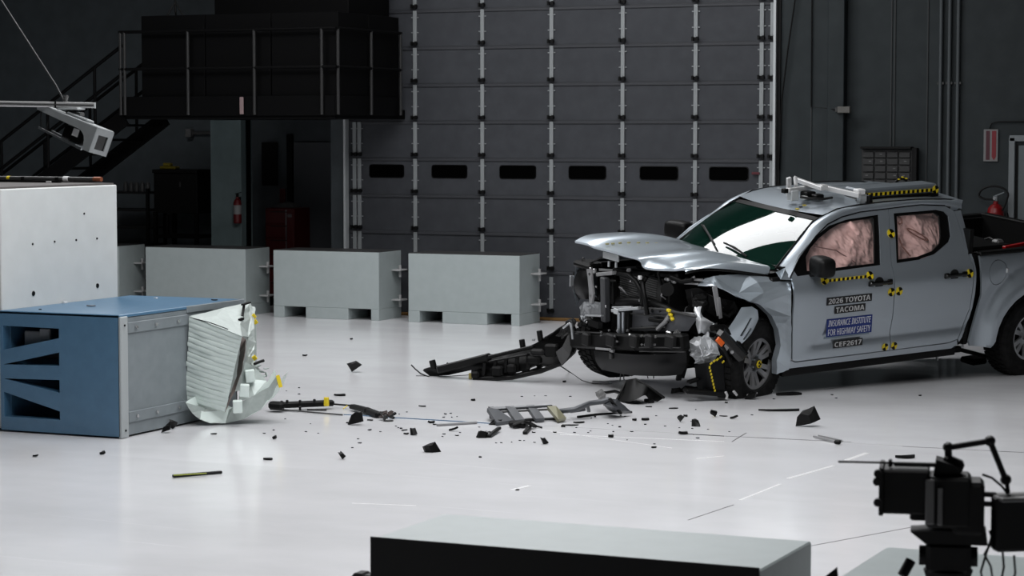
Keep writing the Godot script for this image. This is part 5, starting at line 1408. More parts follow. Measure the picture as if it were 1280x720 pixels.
	# crash bar bracket in bare aluminium
	var br := put("crush_bracket", MB.new().bar(Vector3(-0.700, 0.831, -0.142), Vector3(-0.660, 0.916, 0.214), 0.05, 0.028, 0.004).bar(Vector3(-0.700, 0.860, -0.144), Vector3(-0.680, 0.911, 0.121), 0.03, 0.014, 0.003), M.rim_bright, t)
	put("crush_leg", MB.new().tube([Vector3(-0.700, 0.835, -0.043), Vector3(-0.680, 0.640, -0.058)], 0.019, 10).tube([Vector3(-0.700, 0.847, 0.018), Vector3(-0.680, 0.652, 0.003)], 0.015, 10), alu2, br)
	put("crush_plate", MB.new().box(Vector3(-0.720, 0.840, -0.065), Vector3(0.02, 0.05, 0.06), 0.004), M.zinc, br)
	put("leg_back", MB.new().box(Vector3(-0.620, 0.748, -0.001), Vector3(0.06, 0.22, 0.05), 0.006), M.dark, t)
	# grey condenser panel
	var con := put("condenser_panel", MB.new().grid(finer([[Vector3(-0.600, 0.862, -0.012), Vector3(-0.600, 0.659, 0.001)], [Vector3(-0.600, 0.915, 0.312), Vector3(-0.600, 0.722, 0.325)], [Vector3(-0.560, 0.952, 0.610), Vector3(-0.570, 0.768, 0.578)], [Vector3(-0.460, 0.946, 0.813), Vector3(-0.500, 0.789, 0.716)]], 3), true), mat(Color(0.32, 0.325, 0.34), 0.45, 0.2), t)
	put("panel_rim", MB.new().tube([Vector3(-0.620, 0.821, -0.006), Vector3(-0.620, 0.865, 0.307), Vector3(-0.590, 0.898, 0.572)], 0.008, 6).tube([Vector3(-0.620, 0.688, 0.027), Vector3(-0.620, 0.761, 0.350), Vector3(-0.600, 0.796, 0.522)], 0.012, 6).tube([Vector3(-0.640, 0.909, 0.187), Vector3(-0.610, 0.951, 0.501), Vector3(-0.500, 0.937, 0.821)], 0.014, 6), M.charcoal, con)
	put("black_lever", MB.new().tube([Vector3(-0.640, 0.836, 0.336), Vector3(-0.620, 0.842, 0.452), Vector3(-0.580, 0.855, 0.538)], 0.02, 8), M.black, t)
	var rod := put("tie_rod", MB.new().tube([Vector3(-0.620, 0.759, 0.433), Vector3(-0.600, 0.846, 0.519), Vector3(-0.570, 0.929, 0.555)], 0.022, 8), M.rim_grey, t)
	for k in 3:
		var p: Vector3 = (Vector3(-0.600, 0.953, 0.558) as Vector3).lerp(Vector3(-0.580, 0.885, 0.583), k / 2.0)
		put("yellow_mark", MB.new().box(p, Vector3(0.03, 0.028, 0.045), 0.006, Basis(Vector3(1, 0, 0), 0.4 * k)), M.yellow, rod)
	put("alu_crossbar", MB.new().bar(Vector3(-0.520, 0.904, 0.525), Vector3(-0.420, 0.922, 0.740), 0.05, 0.05, 0.008), M.rim_grey, t)
	# bumper beam with bolts
	var bm := put("bumper_beam", MB.new().bar(Vector3(-0.640, 0.427, -0.818), Vector3(-0.700, 0.622, 0.289), 0.12, 0.15, 0.02).bar(Vector3(-0.700, 0.617, 0.265), Vector3(-0.600, 0.720, 0.830), 0.12, 0.15, 0.02), M.black, t)
	put("beam_flange", MB.new().bar(Vector3(-0.710, 0.531, -0.670), Vector3(-0.720, 0.601, -0.275), 0.02, 0.01).bar(Vector3(-0.780, 0.585, 0.281), Vector3(-0.720, 0.699, 0.899), 0.02, 0.008).bar(Vector3(-0.780, 0.573, 0.402), Vector3(-0.700, 0.668, 0.943), 0.02, 0.008), M.charcoal, bm)
	for q in [Vector3(-0.780, 0.630, -0.191), Vector3(-0.780, 0.601, -0.189), Vector3(-0.780, 0.669, -0.068), Vector3(-0.780, 0.635, 0.021), Vector3(-0.780, 0.723, 0.211), Vector3(-0.790, 0.719, 0.442), Vector3(-0.790, 0.730, 0.501), Vector3(-0.790, 0.641, 0.447), Vector3(-0.790, 0.650, 0.494), Vector3(-0.770, 0.671, 0.608), Vector3(-0.770, 0.744, 0.615), Vector3(-0.780, 0.592, 0.061)]:
		put("bolt", MB.new().tube([q, q + Vector3(-0.012, 0.002, 0)], 0.011, 8), M.bolt, bm)
	put("bright_tab", MB.new().box(Vector3(-0.790, 0.691, 0.264), Vector3(0.01, 0.02, 0.05), 0.004), M.bolt, bm)
	for q in [[Vector3(-0.740, 0.503, -0.482), 0.1], [Vector3(-0.780, 0.587, -0.038), 0.12], [Vector3(-0.800, 0.656, 0.340), 0.1], [Vector3(-0.790, 0.697, 0.551), 0.09], [Vector3(-0.720, 0.725, 0.759), 0.12]]:
		put("beam_foot", MB.new().box(q[0], Vector3(0.06, 0.12, q[1]), 0.015), M.dark, bm)
	put("tow_tab", MB.new().bar(Vector3(-0.760, 0.456, -0.297), Vector3(-0.760, 0.487, -0.085), 0.02, 0.018, 0.003).box(Vector3(-0.760, 0.487, -0.048), Vector3(0.03, 0.03, 0.05), 0.004), M.rim_grey, t)
	put("tow_hook", MB.new().box(Vector3(-0.740, 0.426, -0.085), Vector3(0.03, 0.05, 0.04), 0.006), M.charcoal, t)
	# lower valance
	M.valance = mat(Color(0.04, 0.043, 0.05), 0.45)
	M.valance.metallic_specular = 0.3
	put("lower_valance", MB.new().grid(finer([[Vector3(-0.660, 0.391, -0.475), Vector3(-0.640, 0.288, -0.459), Vector3(-0.580, 0.208, -0.450)], [Vector3(-0.720, 0.440, -0.189), Vector3(-0.700, 0.335, -0.186), Vector3(-0.640, 0.246, -0.190)], [Vector3(-0.760, 0.513, 0.258), Vector3(-0.740, 0.412, 0.237), Vector3(-0.660, 0.287, 0.134)], [Vector3(-0.700, 0.586, 0.648), Vector3(-0.680, 0.487, 0.628), Vector3(-0.600, 0.354, 0.517)], [Vector3(-0.560, 0.622, 0.784), Vector3(-0.540, 0.502, 0.766), Vector3(-0.500, 0.387, 0.651)]], 4), true), M.valance, t, "dark curved lower bumper valance")
	put("valance_bracket", MB.new().bar(Vector3(-0.500, 0.622, 0.670), Vector3(-0.450, 0.308, 0.544), 0.05, 0.03, 0.006).bar(Vector3(-0.450, 0.591, 0.687), Vector3(-0.400, 0.323, 0.535), 0.03, 0.02), M.black, t)
	for q in [[Vector3(-0.600, 0.249, -0.121), Vector3(-0.580, 0.165, -0.156)], [Vector3(-0.600, 0.257, -0.084), Vector3(-0.580, 0.186, -0.095)], [Vector3(-0.600, 0.319, 0.280), Vector3(-0.600, 0.285, 0.294)], [Vector3(-0.580, 0.331, 0.348), Vector3(-0.580, 0.295, 0.351)]]: stalk("hanging_wire", q, 0.005, M.charcoal)
	# near corner: everything pushed back against the wheel
	put("near_rail_end", MB.new().box(Vector3(-0.199, 0.830, 0.550), Vector3(0.25, 0.25, 0.2), 0.03), M.black, t)
	put("near_strut_tower", MB.new().tube([Vector3(-0.114, 0.798, 0.500), Vector3(-0.159, 1.089, 0.480)], 0.09, 14, 0.07), M.dark, t)
	put("near_bay_clutter", dented([Vector3(-0.371, 1.060, 0.620), Vector3(-0.316, 1.106, 0.660), Vector3(-0.291, 1.053, 0.700), Vector3(-0.218, 0.972, 0.680), Vector3(-0.337, 0.928, 0.700), Vector3(-0.400, 0.980, 0.640)], [[0, 5, 1], [1, 5, 2], [2, 5, 4], [2, 4, 3]], 3, 0.05, 1.8), M.dark, t)
	put("near_liner_sheet", dented([Vector3(-0.404, 1.116, 0.520), Vector3(-0.323, 1.142, 0.620), Vector3(-0.183, 1.062, 0.720), Vector3(-0.050, 1.033, 0.780), Vector3(0.052, 0.902, 0.740), Vector3(-0.123, 0.831, 0.740), Vector3(-0.272, 0.944, 0.660), Vector3(-0.366, 0.960, 0.550)], [[0, 7, 1], [1, 7, 6], [1, 6, 2], [2, 6, 5], [2, 5, 3], [3, 5, 4]], 2, 0.03, 1.0), M.black, t)
	put("silver_strut", MB.new().bar(Vector3(-0.328, 1.196, 0.840), Vector3(-0.260, 0.934, 0.840), 0.012, 0.05, 0.003, Vector3(1, 0, 0)).bar(Vector3(-0.286, 1.095, 0.850), Vector3(-0.249, 0.906, 0.850), 0.012, 0.035, 0.003, Vector3(1, 0, 0)), M.rim_grey, t)
	for q in [[Vector3(-0.134, 1.019, 0.740), Vector3(-0.059, 0.969, 0.740), Vector3(-0.011, 0.907, 0.740)], [Vector3(-0.187, 0.930, 0.780), Vector3(-0.113, 0.895, 0.780), Vector3(-0.029, 0.942, 0.760)]]: stalk("loose_hose", q, 0.018, M.dark)
	put("torn_bracket", dented([Vector3(-0.460, 1.004, 0.740), Vector3(-0.404, 1.012, 0.770), Vector3(-0.405, 0.925, 0.800), Vector3(-0.293, 0.861, 0.820), Vector3(-0.265, 0.790, 0.800), Vector3(-0.336, 0.757, 0.780), Vector3(-0.418, 0.768, 0.760), Vector3(-0.451, 0.878, 0.760), Vector3(-0.460, 0.901, 0.840)], [[0, 8, 1], [1, 8, 2], [2, 8, 3], [3, 8, 5], [3, 5, 4], [8, 6, 5], [8, 7, 6], [0, 7, 8]], 2, 0.045, 1.0), M.lit_silver, t, "torn silver bracket sheet")
	put("crushed_corner", dented([Vector3(-0.493, 0.697, 0.620), Vector3(-0.414, 0.727, 0.700), Vector3(-0.387, 0.759, 0.800), Vector3(-0.328, 0.772, 0.860), Vector3(-0.304, 0.688, 0.880), Vector3(-0.246, 0.578, 0.860), Vector3(-0.290, 0.521, 0.840), Vector3(-0.372, 0.492, 0.800), Vector3(-0.432, 0.500, 0.740), Vector3(-0.458, 0.566, 0.700), Vector3(-0.497, 0.692, 0.880), Vector3(-0.327, 0.631, 0.800), Vector3(-0.458, 0.584, 0.860)], [[0, 9, 10], [0, 10, 1], [1, 10, 2], [2, 10, 11], [2, 11, 3], [3, 11, 4], [4, 11, 5], [11, 12, 5], [5, 12, 6], [6, 12, 7], [7, 12, 8], [8, 12, 9], [9, 12, 10], [10, 12, 11]], 2, 0.07, 0.9), M.lit_silver, t, "crushed silver bumper corner")
	var kinds := [M.black, M.black, M.dark, M.rim_grey, M.charcoal, M.black]
	for k in 70:
		var p: Vector3
		if k < 46: p = Vector3(rng.randf_range(-0.66, -0.45), rng.randf_range(0.62, 1.22), rng.randf_range(-0.78, 0.45))
		else: p = Vector3(rng.randf_range(-0.42, -0.12), rng.randf_range(0.62, 1.18), rng.randf_range(0.42, 0.80))
		p.y += 0.12 * p.z
		var kind: Material = kinds[rng.randi() % kinds.size()]
		if k % 3 == 0:
			var q := p + Vector3(rng.randf_range(-0.05, 0.05), rng.randf_range(-0.16, 0.16), rng.randf_range(-0.16, 0.16))
			put("bay_pipe", MB.new().tube([p, p.lerp(q, 0.5) + Vector3(-0.04, rng.randf_range(-0.05, 0.05), 0), q], rng.randf_range(0.006, 0.016), 6), kind, t)
		else:
			put("bay_scrap", MB.new().add(shard(rng, Vector3(rng.randf_range(0.05, 0.13), rng.randf_range(0.01, 0.03), rng.randf_range(0.04, 0.10)), 6), xf(p, Vector3(rng.randf() * 180, rng.randf() * 180, rng.randf() * 90))), kind, t)
	for k in 14:
		var p := Vector3(rng.randf_range(-0.70, -0.6), rng.randf_range(0.55, 1.15), rng.randf_range(-0.75, 0.3))
		p.y += 0.12 * p.z
		put("bright_fleck", MB.new().box(p, Vector3(0.014, rng.randf_range(0.01, 0.025), rng.randf_range(0.01, 0.03)), 0.003, Basis(Vector3(1, 0, 0), rng.randf() * 3.0)), M.bolt, t)
	put("bright_clips", MB.new().box(Vector3(-0.600, 0.755, 0.572), Vector3(0.03, 0.03, 0.06), 0.008).add(shard(rng, Vector3(0.1, 0.02, 0.06)), xf(Vector3(-0.560, 0.764, 0.635), Vector3(60, 20, 30))).add(shard(rng, Vector3(0.09, 0.02, 0.05)), xf(Vector3(-0.540, 0.742, 0.680), Vector3(30, 80, 10))), M.bolt, t)
	# torn lamp unit lying across the wheel
	var la: Vector3 = Vector3(-0.400, 0.834, 0.960)
	var lb: Vector3 = Vector3(-0.125, 0.566, 1.000)
	var lu := put("torn_lamp_unit", MB.new().bar(la, lb, 0.11, 0.17, 0.03, Vector3(0, 0, 1)), M.black_shiny, t, "black torn lamp unit with an orange reflector")
	put("lamp_frame", MB.new().tube([Vector3(-0.459, 0.868, 1.000), Vector3(-0.321, 0.859, 0.980), Vector3(-0.187, 0.722, 1.000), Vector3(-0.089, 0.602, 1.020)], 0.03, 8).tube([Vector3(-0.444, 0.786, 1.020), Vector3(-0.349, 0.681, 1.040), Vector3(-0.269, 0.533, 1.050)], 0.016, 8), M.black, lu)
	var ldir := (lb - la).normalized()
	var lbs := Basis(ldir, Vector3(0, 0, 1).cross(ldir).normalized(), Vector3(0, 0, 1))
	put("orange_reflector", MB.new().box(Vector3(-0.400, 0.751, 1.045), Vector3(0.09, 0.05, 0.015), 0.006, lbs), mat(Color(0.85, 0.36, 0.05), 0.3), lu)
	put("white_print", MB.new().box(Vector3(-0.335, 0.688, 1.045), Vector3(0.05, 0.055, 0.01), 0.002, lbs), mat(grey(0.5), 0.5), lu)
	put("grey_knob", MB.new().tube([Vector3(-0.250, 0.642, 1.030), Vector3(-0.274, 0.650, 1.060)], 0.016, 10), M.rim_grey, lu)
	# silver bumper corner with slots, lifted over the tyre
	var pa: Vector3 = Vector3(-0.044, 1.002, 1.000)
	var pb: Vector3 = Vector3(-0.217, 0.775, 1.000)
	var ax := (pa - pb).normalized()
	var side := ax.cross(Vector3(0, 0, 1)).normalized()
	var po := pb
	var panel := func(u: float, v: float) -> Vector3: return po + ax * u + side * v + Vector3(0, 0, 0.03 - 2.6 * (v - 0.02) * (v - 0.02) - 0.5 * (u - 0.15) * (u - 0.15))
	put("slotted_bumper_corner", MB.new().skin(panel, pv([Vector2(-0.02, -0.09), Vector2(0.24, -0.09), Vector2(0.30, -0.02), Vector2(0.31, 0.05), Vector2(0.26, 0.13), Vector2(0.12, 0.155), Vector2(-0.04, 0.10)]), [pv([Vector2(0.03, 0.03), Vector2(0.21, 0.02), Vector2(0.22, 0.04), Vector2(0.04, 0.055)]), pv([Vector2(0.03, 0.085), Vector2(0.15, 0.085), Vector2(0.15, 0.115), Vector2(0.03, 0.11)])], 0.03, 0.012), M.crumpled, t, "silver slotted bumper corner lifted over the tyre")
	put("slot_backing", MB.new().skin(func(u: float, v: float) -> Vector3: return panel.call(u, v) - Vector3(0, 0, 0.02), pv([Vector2(0.0, -0.02), Vector2(0.22, -0.02), Vector2(0.22, 0.11), Vector2(0.0, 0.1)]), [], 0.06, 0.004), M.black, t)
	# the splash shield under the corner with its yellow dashes
	put("splash_shield", MB.new().grid(finer([[Vector3(-0.447, 0.491, 0.760), Vector3(-0.438, 0.365, 0.780), Vector3(-0.430, 0.267, 0.800)], [Vector3(-0.399, 0.537, 0.900), Vector3(-0.389, 0.404, 0.920), Vector3(-0.364, 0.272, 0.920)], [Vector3(-0.272, 0.554, 0.940), Vector3(-0.263, 0.411, 0.950), Vector3(-0.244, 0.253, 0.960)]], 4), true), M.valance, t, "dark splash shield with yellow dashes")
	for k in 8:
		var q := k / 7.0
		var p: Vector3 = (Vector3(-0.416, 0.501, 0.925) as Vector3).lerp(Vector3(-0.362, 0.291, 0.945), q)
		put("yellow_dash", MB.new().box(p + Vector3(0, 0, 0.012), Vector3(0.014, 0.022, 0.006)), M.yellow, t)
	for q in [Vector3(-0.412, 0.539, 0.940), Vector3(-0.382, 0.559, 0.945), Vector3(-0.351, 0.571, 0.950), Vector3(-0.317, 0.589, 0.950), Vector3(-0.304, 0.549, 0.970)]:
		put("yellow_dash", MB.new().box(q + Vector3(0, 0, 0.01), Vector3(0.028, 0.014, 0.006), 0.0, Basis(Vector3(0, 0, 1), 0.6)), M.yellow, t)
	put("lower_scraps", MB.new().bar(Vector3(-0.610, 0.297, 0.850), Vector3(-0.253, 0.252, 0.950), 0.1, 0.04, 0.01).bar(Vector3(-0.540, 0.351, 0.800), Vector3(-0.436, 0.369, 0.800), 0.05, 0.03, 0.008), M.black, t)
	put("pale_strap", MB.new().tube([Vector3(-0.276, 0.280, 1.000), Vector3(-0.257, 0.249, 1.000), Vector3(-0.264, 0.214, 1.000)], 0.012, 6).tube([Vector3(-0.188, 0.278, 1.000), Vector3(-0.150, 0.238, 1.000)], 0.012, 6).tube([Vector3(-0.033, 0.225, 1.000), Vector3(0.075, 0.235, 1.000)], 0.009, 6), M.alu, t)

func truck_wheels() -> void:
	var rb := Basis(Vector3.UP, deg_to_rad(17.0))
	var spots := [
		[Transform3D(rb, (Vector3(0.179, 0.458, 0.870) as Vector3) - rb.z * 0.118), M.rim_grey, true],
		[Transform3D(Basis(), (Vector3(3.516, 0.400, 0.900) as Vector3) - Vector3(0, 0, 0.118)), M.rim_bright, false],
		[Transform3D(Basis(Vector3.UP, PI), Vector3(-0.15, 0.43, -0.81)), M.rim_bright, false],
		[Transform3D(Basis(Vector3.UP, PI), Vector3(3.52, 0.36, -0.775)), M.rim_bright, false]]
	for s in spots:
		var r := 0.40
		var up := truck.transform * (s[0] as Transform3D)
		var w := wheel(truck, s[0], r, 0.238 if s[2] else 0.236, 0.26, s[1], 6, maxf(r - up.origin.y, 0.004))
		if s[2]:
			w.set_meta("label", "front wheel with a flat tyre, turned outwards")
			var hub := put("yellow_hub_mark", MB.new().tube([Vector3(0, 0, 0.125), Vector3(0, 0, 0.135)], 0.035, 10), M.yellow, w)
			for k in 3: put("black_quarter", MB.new().box(Vector3(0.014 * cos(k * 2.1), 0.018 * sin(k * 2.1), 0.137), Vector3(0.018, 0.018, 0.004)), M.black, hub)

func underbody() -> void:
	var t := truck
	for s in [1.0, -1.0]:
		put("frame_rail", MB.new().box(Vector3(2.0, 0.47, 0.42 * s), Vector3(4.6, 0.14, 0.08), 0.01), M.black, t)
	put("floor_pan", MB.new().box(Vector3(1.5, 0.50, 0), Vector3(2.3, 0.06, 1.7)), M.black, t)
	put("skid_plate", MB.new().box(Vector3(0.35, 0.38, 0.0), Vector3(1.0, 0.06, 0.8), 0.01), M.black, t)
	put("transfer_case", MB.new().box(Vector3(1.3, 0.42, 0.05), Vector3(0.7, 0.2, 0.3), 0.04), M.black, t)
	put("fuel_tank", MB.new().box(Vector3(2.2, 0.40, 0.30), Vector3(0.7, 0.16, 0.5), 0.05), M.black, t)
	put("rear_axle", MB.new().tube([Vector3(3.52, 0.40, -0.7), Vector3(3.52, 0.42, 0.7)], 0.05, 12).tube([Vector3(3.35, 0.40, 0), Vector3(3.65, 0.40, 0)], 0.13, 14, 0.09), M.black, t)
	put("leaf_spring", MB.new().bar(Vector3(2.55, 0.40, 0.55), Vector3(3.3, 0.30, 0.55), 0.06, 0.03).bar(Vector3(3.3, 0.30, 0.55), Vector3(4.1, 0.46, 0.55), 0.06, 0.03), M.black, t)
	put("spring_hanger", MB.new().bar(Vector3(2.526, 0.285, 0.600), Vector3(2.889, 0.282, 0.600), 0.05, 0.06, 0.01).bar(Vector3(2.890, 0.274, 0.600), Vector3(3.269, 0.165, 0.600), 0.05, 0.04, 0.01), M.black, t)
	put("exhaust_pipe", MB.new().tube([Vector3(0.9, 0.34, -0.3), Vector3(2.4, 0.33, -0.3), Vector3(3.0, 0.45, -0.35), Vector3(4.3, 0.42, -0.5)], 0.035, 10), M.dark, t)
	put("bright_clamp", MB.new().tube([Vector3(2.581, 0.249, 0.600), Vector3(2.605, 0.199, 0.600)], 0.012, 6).box(Vector3(2.596, 0.340, 0.750), Vector3(0.03, 0.03, 0.03), 0.005).box(Vector3(2.722, 0.361, 0.800), Vector3(0.03, 0.03, 0.02), 0.005).box(Vector3(2.427, 0.248, 0.600), Vector3(0.03, 0.02, 0.02), 0.004), M.rim_bright, t)
	put("spare_cradle", MB.new().box(Vector3(3.377, 0.061, 0.300), Vector3(0.2, 0.06, 0.2), 0.02), M.black, t)

func roof_rig() -> void:
	# camera frame of aluminium profiles and the two long boxes on the roof
	var t := thing("roof_camera_rig", "bare aluminium profile frame bolted on the pickup's roof front", "frame")
	t.transform = truck.transform
	var al: Material = M.alu
	put("cross_profile", MB.new().bar(Vector3(1.002, 1.870, 0.176), Vector3(1.450, 1.870, 0.065), 0.05, 0.04, 0.004), al, t)
	put("long_profile", MB.new().bar(Vector3(1.263, 1.930, -0.040), Vector3(1.239, 1.900, 0.380), 0.04, 0.04, 0.004), al, t)
	put("long_profile", MB.new().bar(Vector3(1.399, 1.880, 0.250), Vector3(1.471, 1.860, 0.636), 0.045, 0.045, 0.004), al, t)
	put("post", MB.new().bar(Vector3(1.044, 1.980, 0.128), Vector3(1.089, 1.800, 0.087), 0.03, 0.045, 0.004, Vector3(1, 0, 0)).bar(Vector3(1.181, 1.970, 0.055), Vector3(1.137, 1.900, 0.126), 0.03, 0.03, 0.004, Vector3(1, 0, 0)), al, t)
	put("foot_block", MB.new().box(Vector3(1.070, 1.820, 0.167), Vector3(0.09, 0.1, 0.07), 0.008), M.zinc, t)
	put("foot_block", MB.new().box(Vector3(1.575, 1.800, 0.546), Vector3(0.09, 0.11, 0.05), 0.008), M.zinc, t)
	put("black_clamp", MB.new().box((Vector3(1.589, 1.800, 0.552) as Vector3) + Vector3(0.05, 0, 0.03), Vector3(0.05, 0.1, 0.04), 0.008), M.black, t)
	put("dark_end_cap", MB.new().box(Vector3(0.957, 1.870, 0.184), Vector3(0.05, 0.04, 0.05), 0.004), M.black, t)
	put("white_clamp", MB.new().box(Vector3(1.540, 1.880, 0.545), Vector3(0.09, 0.05, 0.08), 0.008), M.white, t)
	put("camera_body", MB.new().box(Vector3(1.238, 1.820, 0.183), Vector3(0.12, 0.06, 0.1), 0.01).box(Vector3(1.270, 1.810, 0.283), Vector3(0.1, 0.05, 0.08), 0.01), M.black, t)
	put("cable_loop", MB.new().tube([Vector3(1.070, 1.820, 0.270), Vector3(1.134, 1.810, 0.331), Vector3(1.215, 1.810, 0.415), Vector3(1.365, 1.810, 0.374)], 0.012, 6), M.dark, t)
	put("joint_plate", MB.new().box(Vector3(1.306, 1.900, 0.301), Vector3(0.08, 0.05, 0.07), 0.006), al, t)
	put("joint_plate", MB.new().box(Vector3(1.117, 1.810, 0.272), Vector3(0.05, 0.03, 0.06), 0.006), al, t)
	put("suction_pad", MB.new().tube([Vector3(1.642, 1.775, 0.505), (Vector3(1.642, 1.775, 0.505) as Vector3) + Vector3(0, 0.012, 0)], 0.08, 20), M.black, t)
	var bx := mat(Color(0.40, 0.425, 0.445), 0.4, 0.2)
	t = thing("roof_instrument_box", "long grey instrument box with dash tape nearest on the pickup's roof", "box")
	t.transform = truck.transform
	var a: Vector3 = Vector3(1.615, 1.800, 0.511)
	var b: Vector3 = Vector3(2.584, 1.800, 0.488)
	a.z = 0.46; b.z = 0.46
	var L := b.x - a.x
	put("case", MB.new().box(Vector3(a.x + L / 2, 1.838, 0.36), Vector3(L, 0.095, 0.22), 0.015), bx, t)
	put("base_tray", MB.new().box(Vector3(a.x + L / 2, 1.782, 0.37), Vector3(L * 1.02, 0.03, 0.24), 0.008), M.black, t)
	put("end_cap", MB.new().box(Vector3(b.x + 0.01, 1.822, 0.36), Vector3(0.04, 0.08, 0.22), 0.015), M.black, t)
	dash_tape("dash_tape", t, Vector3(a.x + 0.06, 1.83, 0.473), Vector3(b.x - 0.05, 1.83, 0.473), 15, 0.03)
	for x in [a.x + 0.04, b.x - 0.03]: target_disc(t, Vector3(x, 1.83, 0.474), 0.04, 0.3)
	for k in 9: put("wear_mark", MB.new().box(Vector3(a.x + 0.45 + 0.05 * k, 1.775, 0.494), Vector3(0.03, 0.008, 0.006)), M.charcoal, t)
	t = thing("roof_hoop", "small black hoop with yellow marks behind the roof instrument box", "hoop")
	t.transform = truck.transform
	var arc := []
	for i in 9: arc.append((Vector3(2.533, 1.800, -0.081) as Vector3).lerp(Vector3(2.744, 1.800, -0.109), i / 8.0) + Vector3(0, 0.055 * sin(PI * i / 8.0), 0))
	put("black_bow", MB.new().tube(arc, 0.014, 8), M.black, t)
	for i in 4: put("yellow_mark", MB.new().box(arc[2 * i] + Vector3(0.01, 0.012, 0.008), Vector3(0.022, 0.01, 0.016)), M.yellow, t)

func torn_bumper() -> void:
	var t := thing("torn_bumper", "long black torn-off bumper cover leaning from the floor against the pickup's front", "bumper", Vector3(-9.079, 0.000, -19.650))
	var z := -19.85
	var bk := mat(grey(0.035), 0.4)
	bk.metallic_specular = 0.35
	var fn := func(u: float, v: float) -> Vector3: return Vector3(u, v, z + 0.05 * noise.get_noise_2d(u * 60.0, v * 60.0) + 0.06 * sin(v * 14.0))
	var outl := PackedVector2Array()
	for q in [Vector3(-9.766, 0.050, -19.850), Vector3(-9.638, 0.095, -19.850), Vector3(-9.383, 0.151, -19.850), Vector3(-9.088, 0.232, -19.850), Vector3(-8.838, 0.257, -19.850), Vector3(-8.607, 0.357, -19.850), Vector3(-8.427, 0.447, -19.850), Vector3(-8.321, 0.519, -19.850), Vector3(-8.199, 0.598, -19.850), Vector3(-8.167, 0.441, -19.850), Vector3(-8.215, 0.289, -19.850), Vector3(-8.320, 0.172, -19.850), Vector3(-8.508, 0.096, -19.850), Vector3(-8.838, 0.021, -19.850), Vector3(-9.189, -0.021, -19.850), Vector3(-9.256, 0.018, -19.850), Vector3(-9.239, 0.081, -19.850), Vector3(-9.510, 0.015, -19.850), Vector3(-9.707, -0.005, -19.850)]: outl.append(Vector2(q.x, q.y))
	var slots := []
	for s in [[Vector3(-8.805, 0.046, -19.850), Vector3(-8.796, 0.069, -19.850), Vector3(-8.705, 0.095, -19.850), Vector3(-8.697, 0.081, -19.850)], [Vector3(-8.639, 0.106, -19.850), Vector3(-8.623, 0.137, -19.850), Vector3(-8.574, 0.162, -19.850), Vector3(-8.549, 0.140, -19.850)], [Vector3(-8.516, 0.134, -19.850), Vector3(-8.500, 0.157, -19.850), Vector3(-8.451, 0.159, -19.850), Vector3(-8.459, 0.136, -19.850)]]:
		var p := PackedVector2Array()
		for q in s: p.append(Vector2(q.x, q.y))
		slots.append(p)
	putw("cover", MB.new().skin(fn, outl, slots, 0.05, 0.03), bk, t)
	putw("upper_beam", MB.new().bar(Vector3(-9.564, 0.076, -19.750), Vector3(-9.025, 0.221, -19.750), 0.09, 0.075, 0.012).bar(Vector3(-9.054, 0.213, -19.740), Vector3(-8.559, 0.338, -19.740), 0.05, 0.035, 0.008).bar(Vector3(-9.012, 0.178, -19.720), Vector3(-8.616, 0.262, -19.720), 0.04, 0.02, 0.005), bk, t)
	putw("lower_rail", MB.new().tube([Vector3(-9.179, 0.004, -19.720), Vector3(-8.771, 0.039, -19.700), Vector3(-8.485, 0.110, -19.720), Vector3(-8.291, 0.189, -19.760), Vector3(-8.202, 0.294, -19.800)], 0.022, 8), bk, t)
	for q in [[Vector3(-9.640, 0.066, -19.820), Vector3(-9.666, 0.158, -19.820), 0.05], [Vector3(-9.476, 0.116, -19.780), Vector3(-9.485, 0.146, -19.780), 0.02], [Vector3(-8.700, 0.305, -19.800), Vector3(-8.716, 0.395, -19.800), 0.045], [Vector3(-8.519, 0.387, -19.800), Vector3(-8.536, 0.485, -19.800), 0.045], [Vector3(-8.454, 0.405, -19.800), Vector3(-8.462, 0.435, -19.800), 0.03]]:
		putw("stub", MB.new().bar(q[0], q[1], q[2], q[2], 0.006, Vector3(0, 0, 1)), bk, t)
	for k in 5:
		putw("rib", MB.new().bar((Vector3(-9.088, 0.036, -19.740) as Vector3).lerp(Vector3(-8.624, 0.117, -19.740), k / 4.0), (Vector3(-9.071, 0.167, -19.740) as Vector3).lerp(Vector3(-8.624, 0.268, -19.740), k / 4.0), 0.035, 0.02, 0.004, Vector3(0, 0, 1)), bk, t)
	for q in [[Vector3(-9.154, 0.049, -19.740), Vector3(0.09, 0.07, 0.12)], [Vector3(-8.929, 0.091, -19.720), Vector3(0.12, 0.1, 0.08)], [Vector3(-8.780, 0.120, -19.720), Vector3(0.1, 0.09, 0.08)], [Vector3(-8.550, 0.212, -19.720), Vector3(0.14, 0.08, 0.09)], [Vector3(-8.380, 0.308, -19.740), Vector3(0.14, 0.12, 0.1)]]:
		putw("side_box", MB.new().box(q[0], q[1], 0.02), M.black, t)
	putw("fog_pod", MB.new().box(Vector3(-8.509, 0.291, -19.700), Vector3(0.14, 0.06, 0.06), 0.02), M.dark, t)
	putw("grey_fin", dented([Vector3(-8.330, 0.298, -19.700), Vector3(-8.241, 0.357, -19.660), Vector3(-8.162, 0.572, -19.720), Vector3(-8.129, 0.455, -19.700), Vector3(-8.177, 0.276, -19.680), Vector3(-8.265, 0.173, -19.700)], [[0, 5, 1], [1, 5, 4], [1, 4, 2], [2, 4, 3]], 2, 0.012, 0.8), mat(grey(0.24), 0.4), t, "dark grey side fin of the torn bumper")
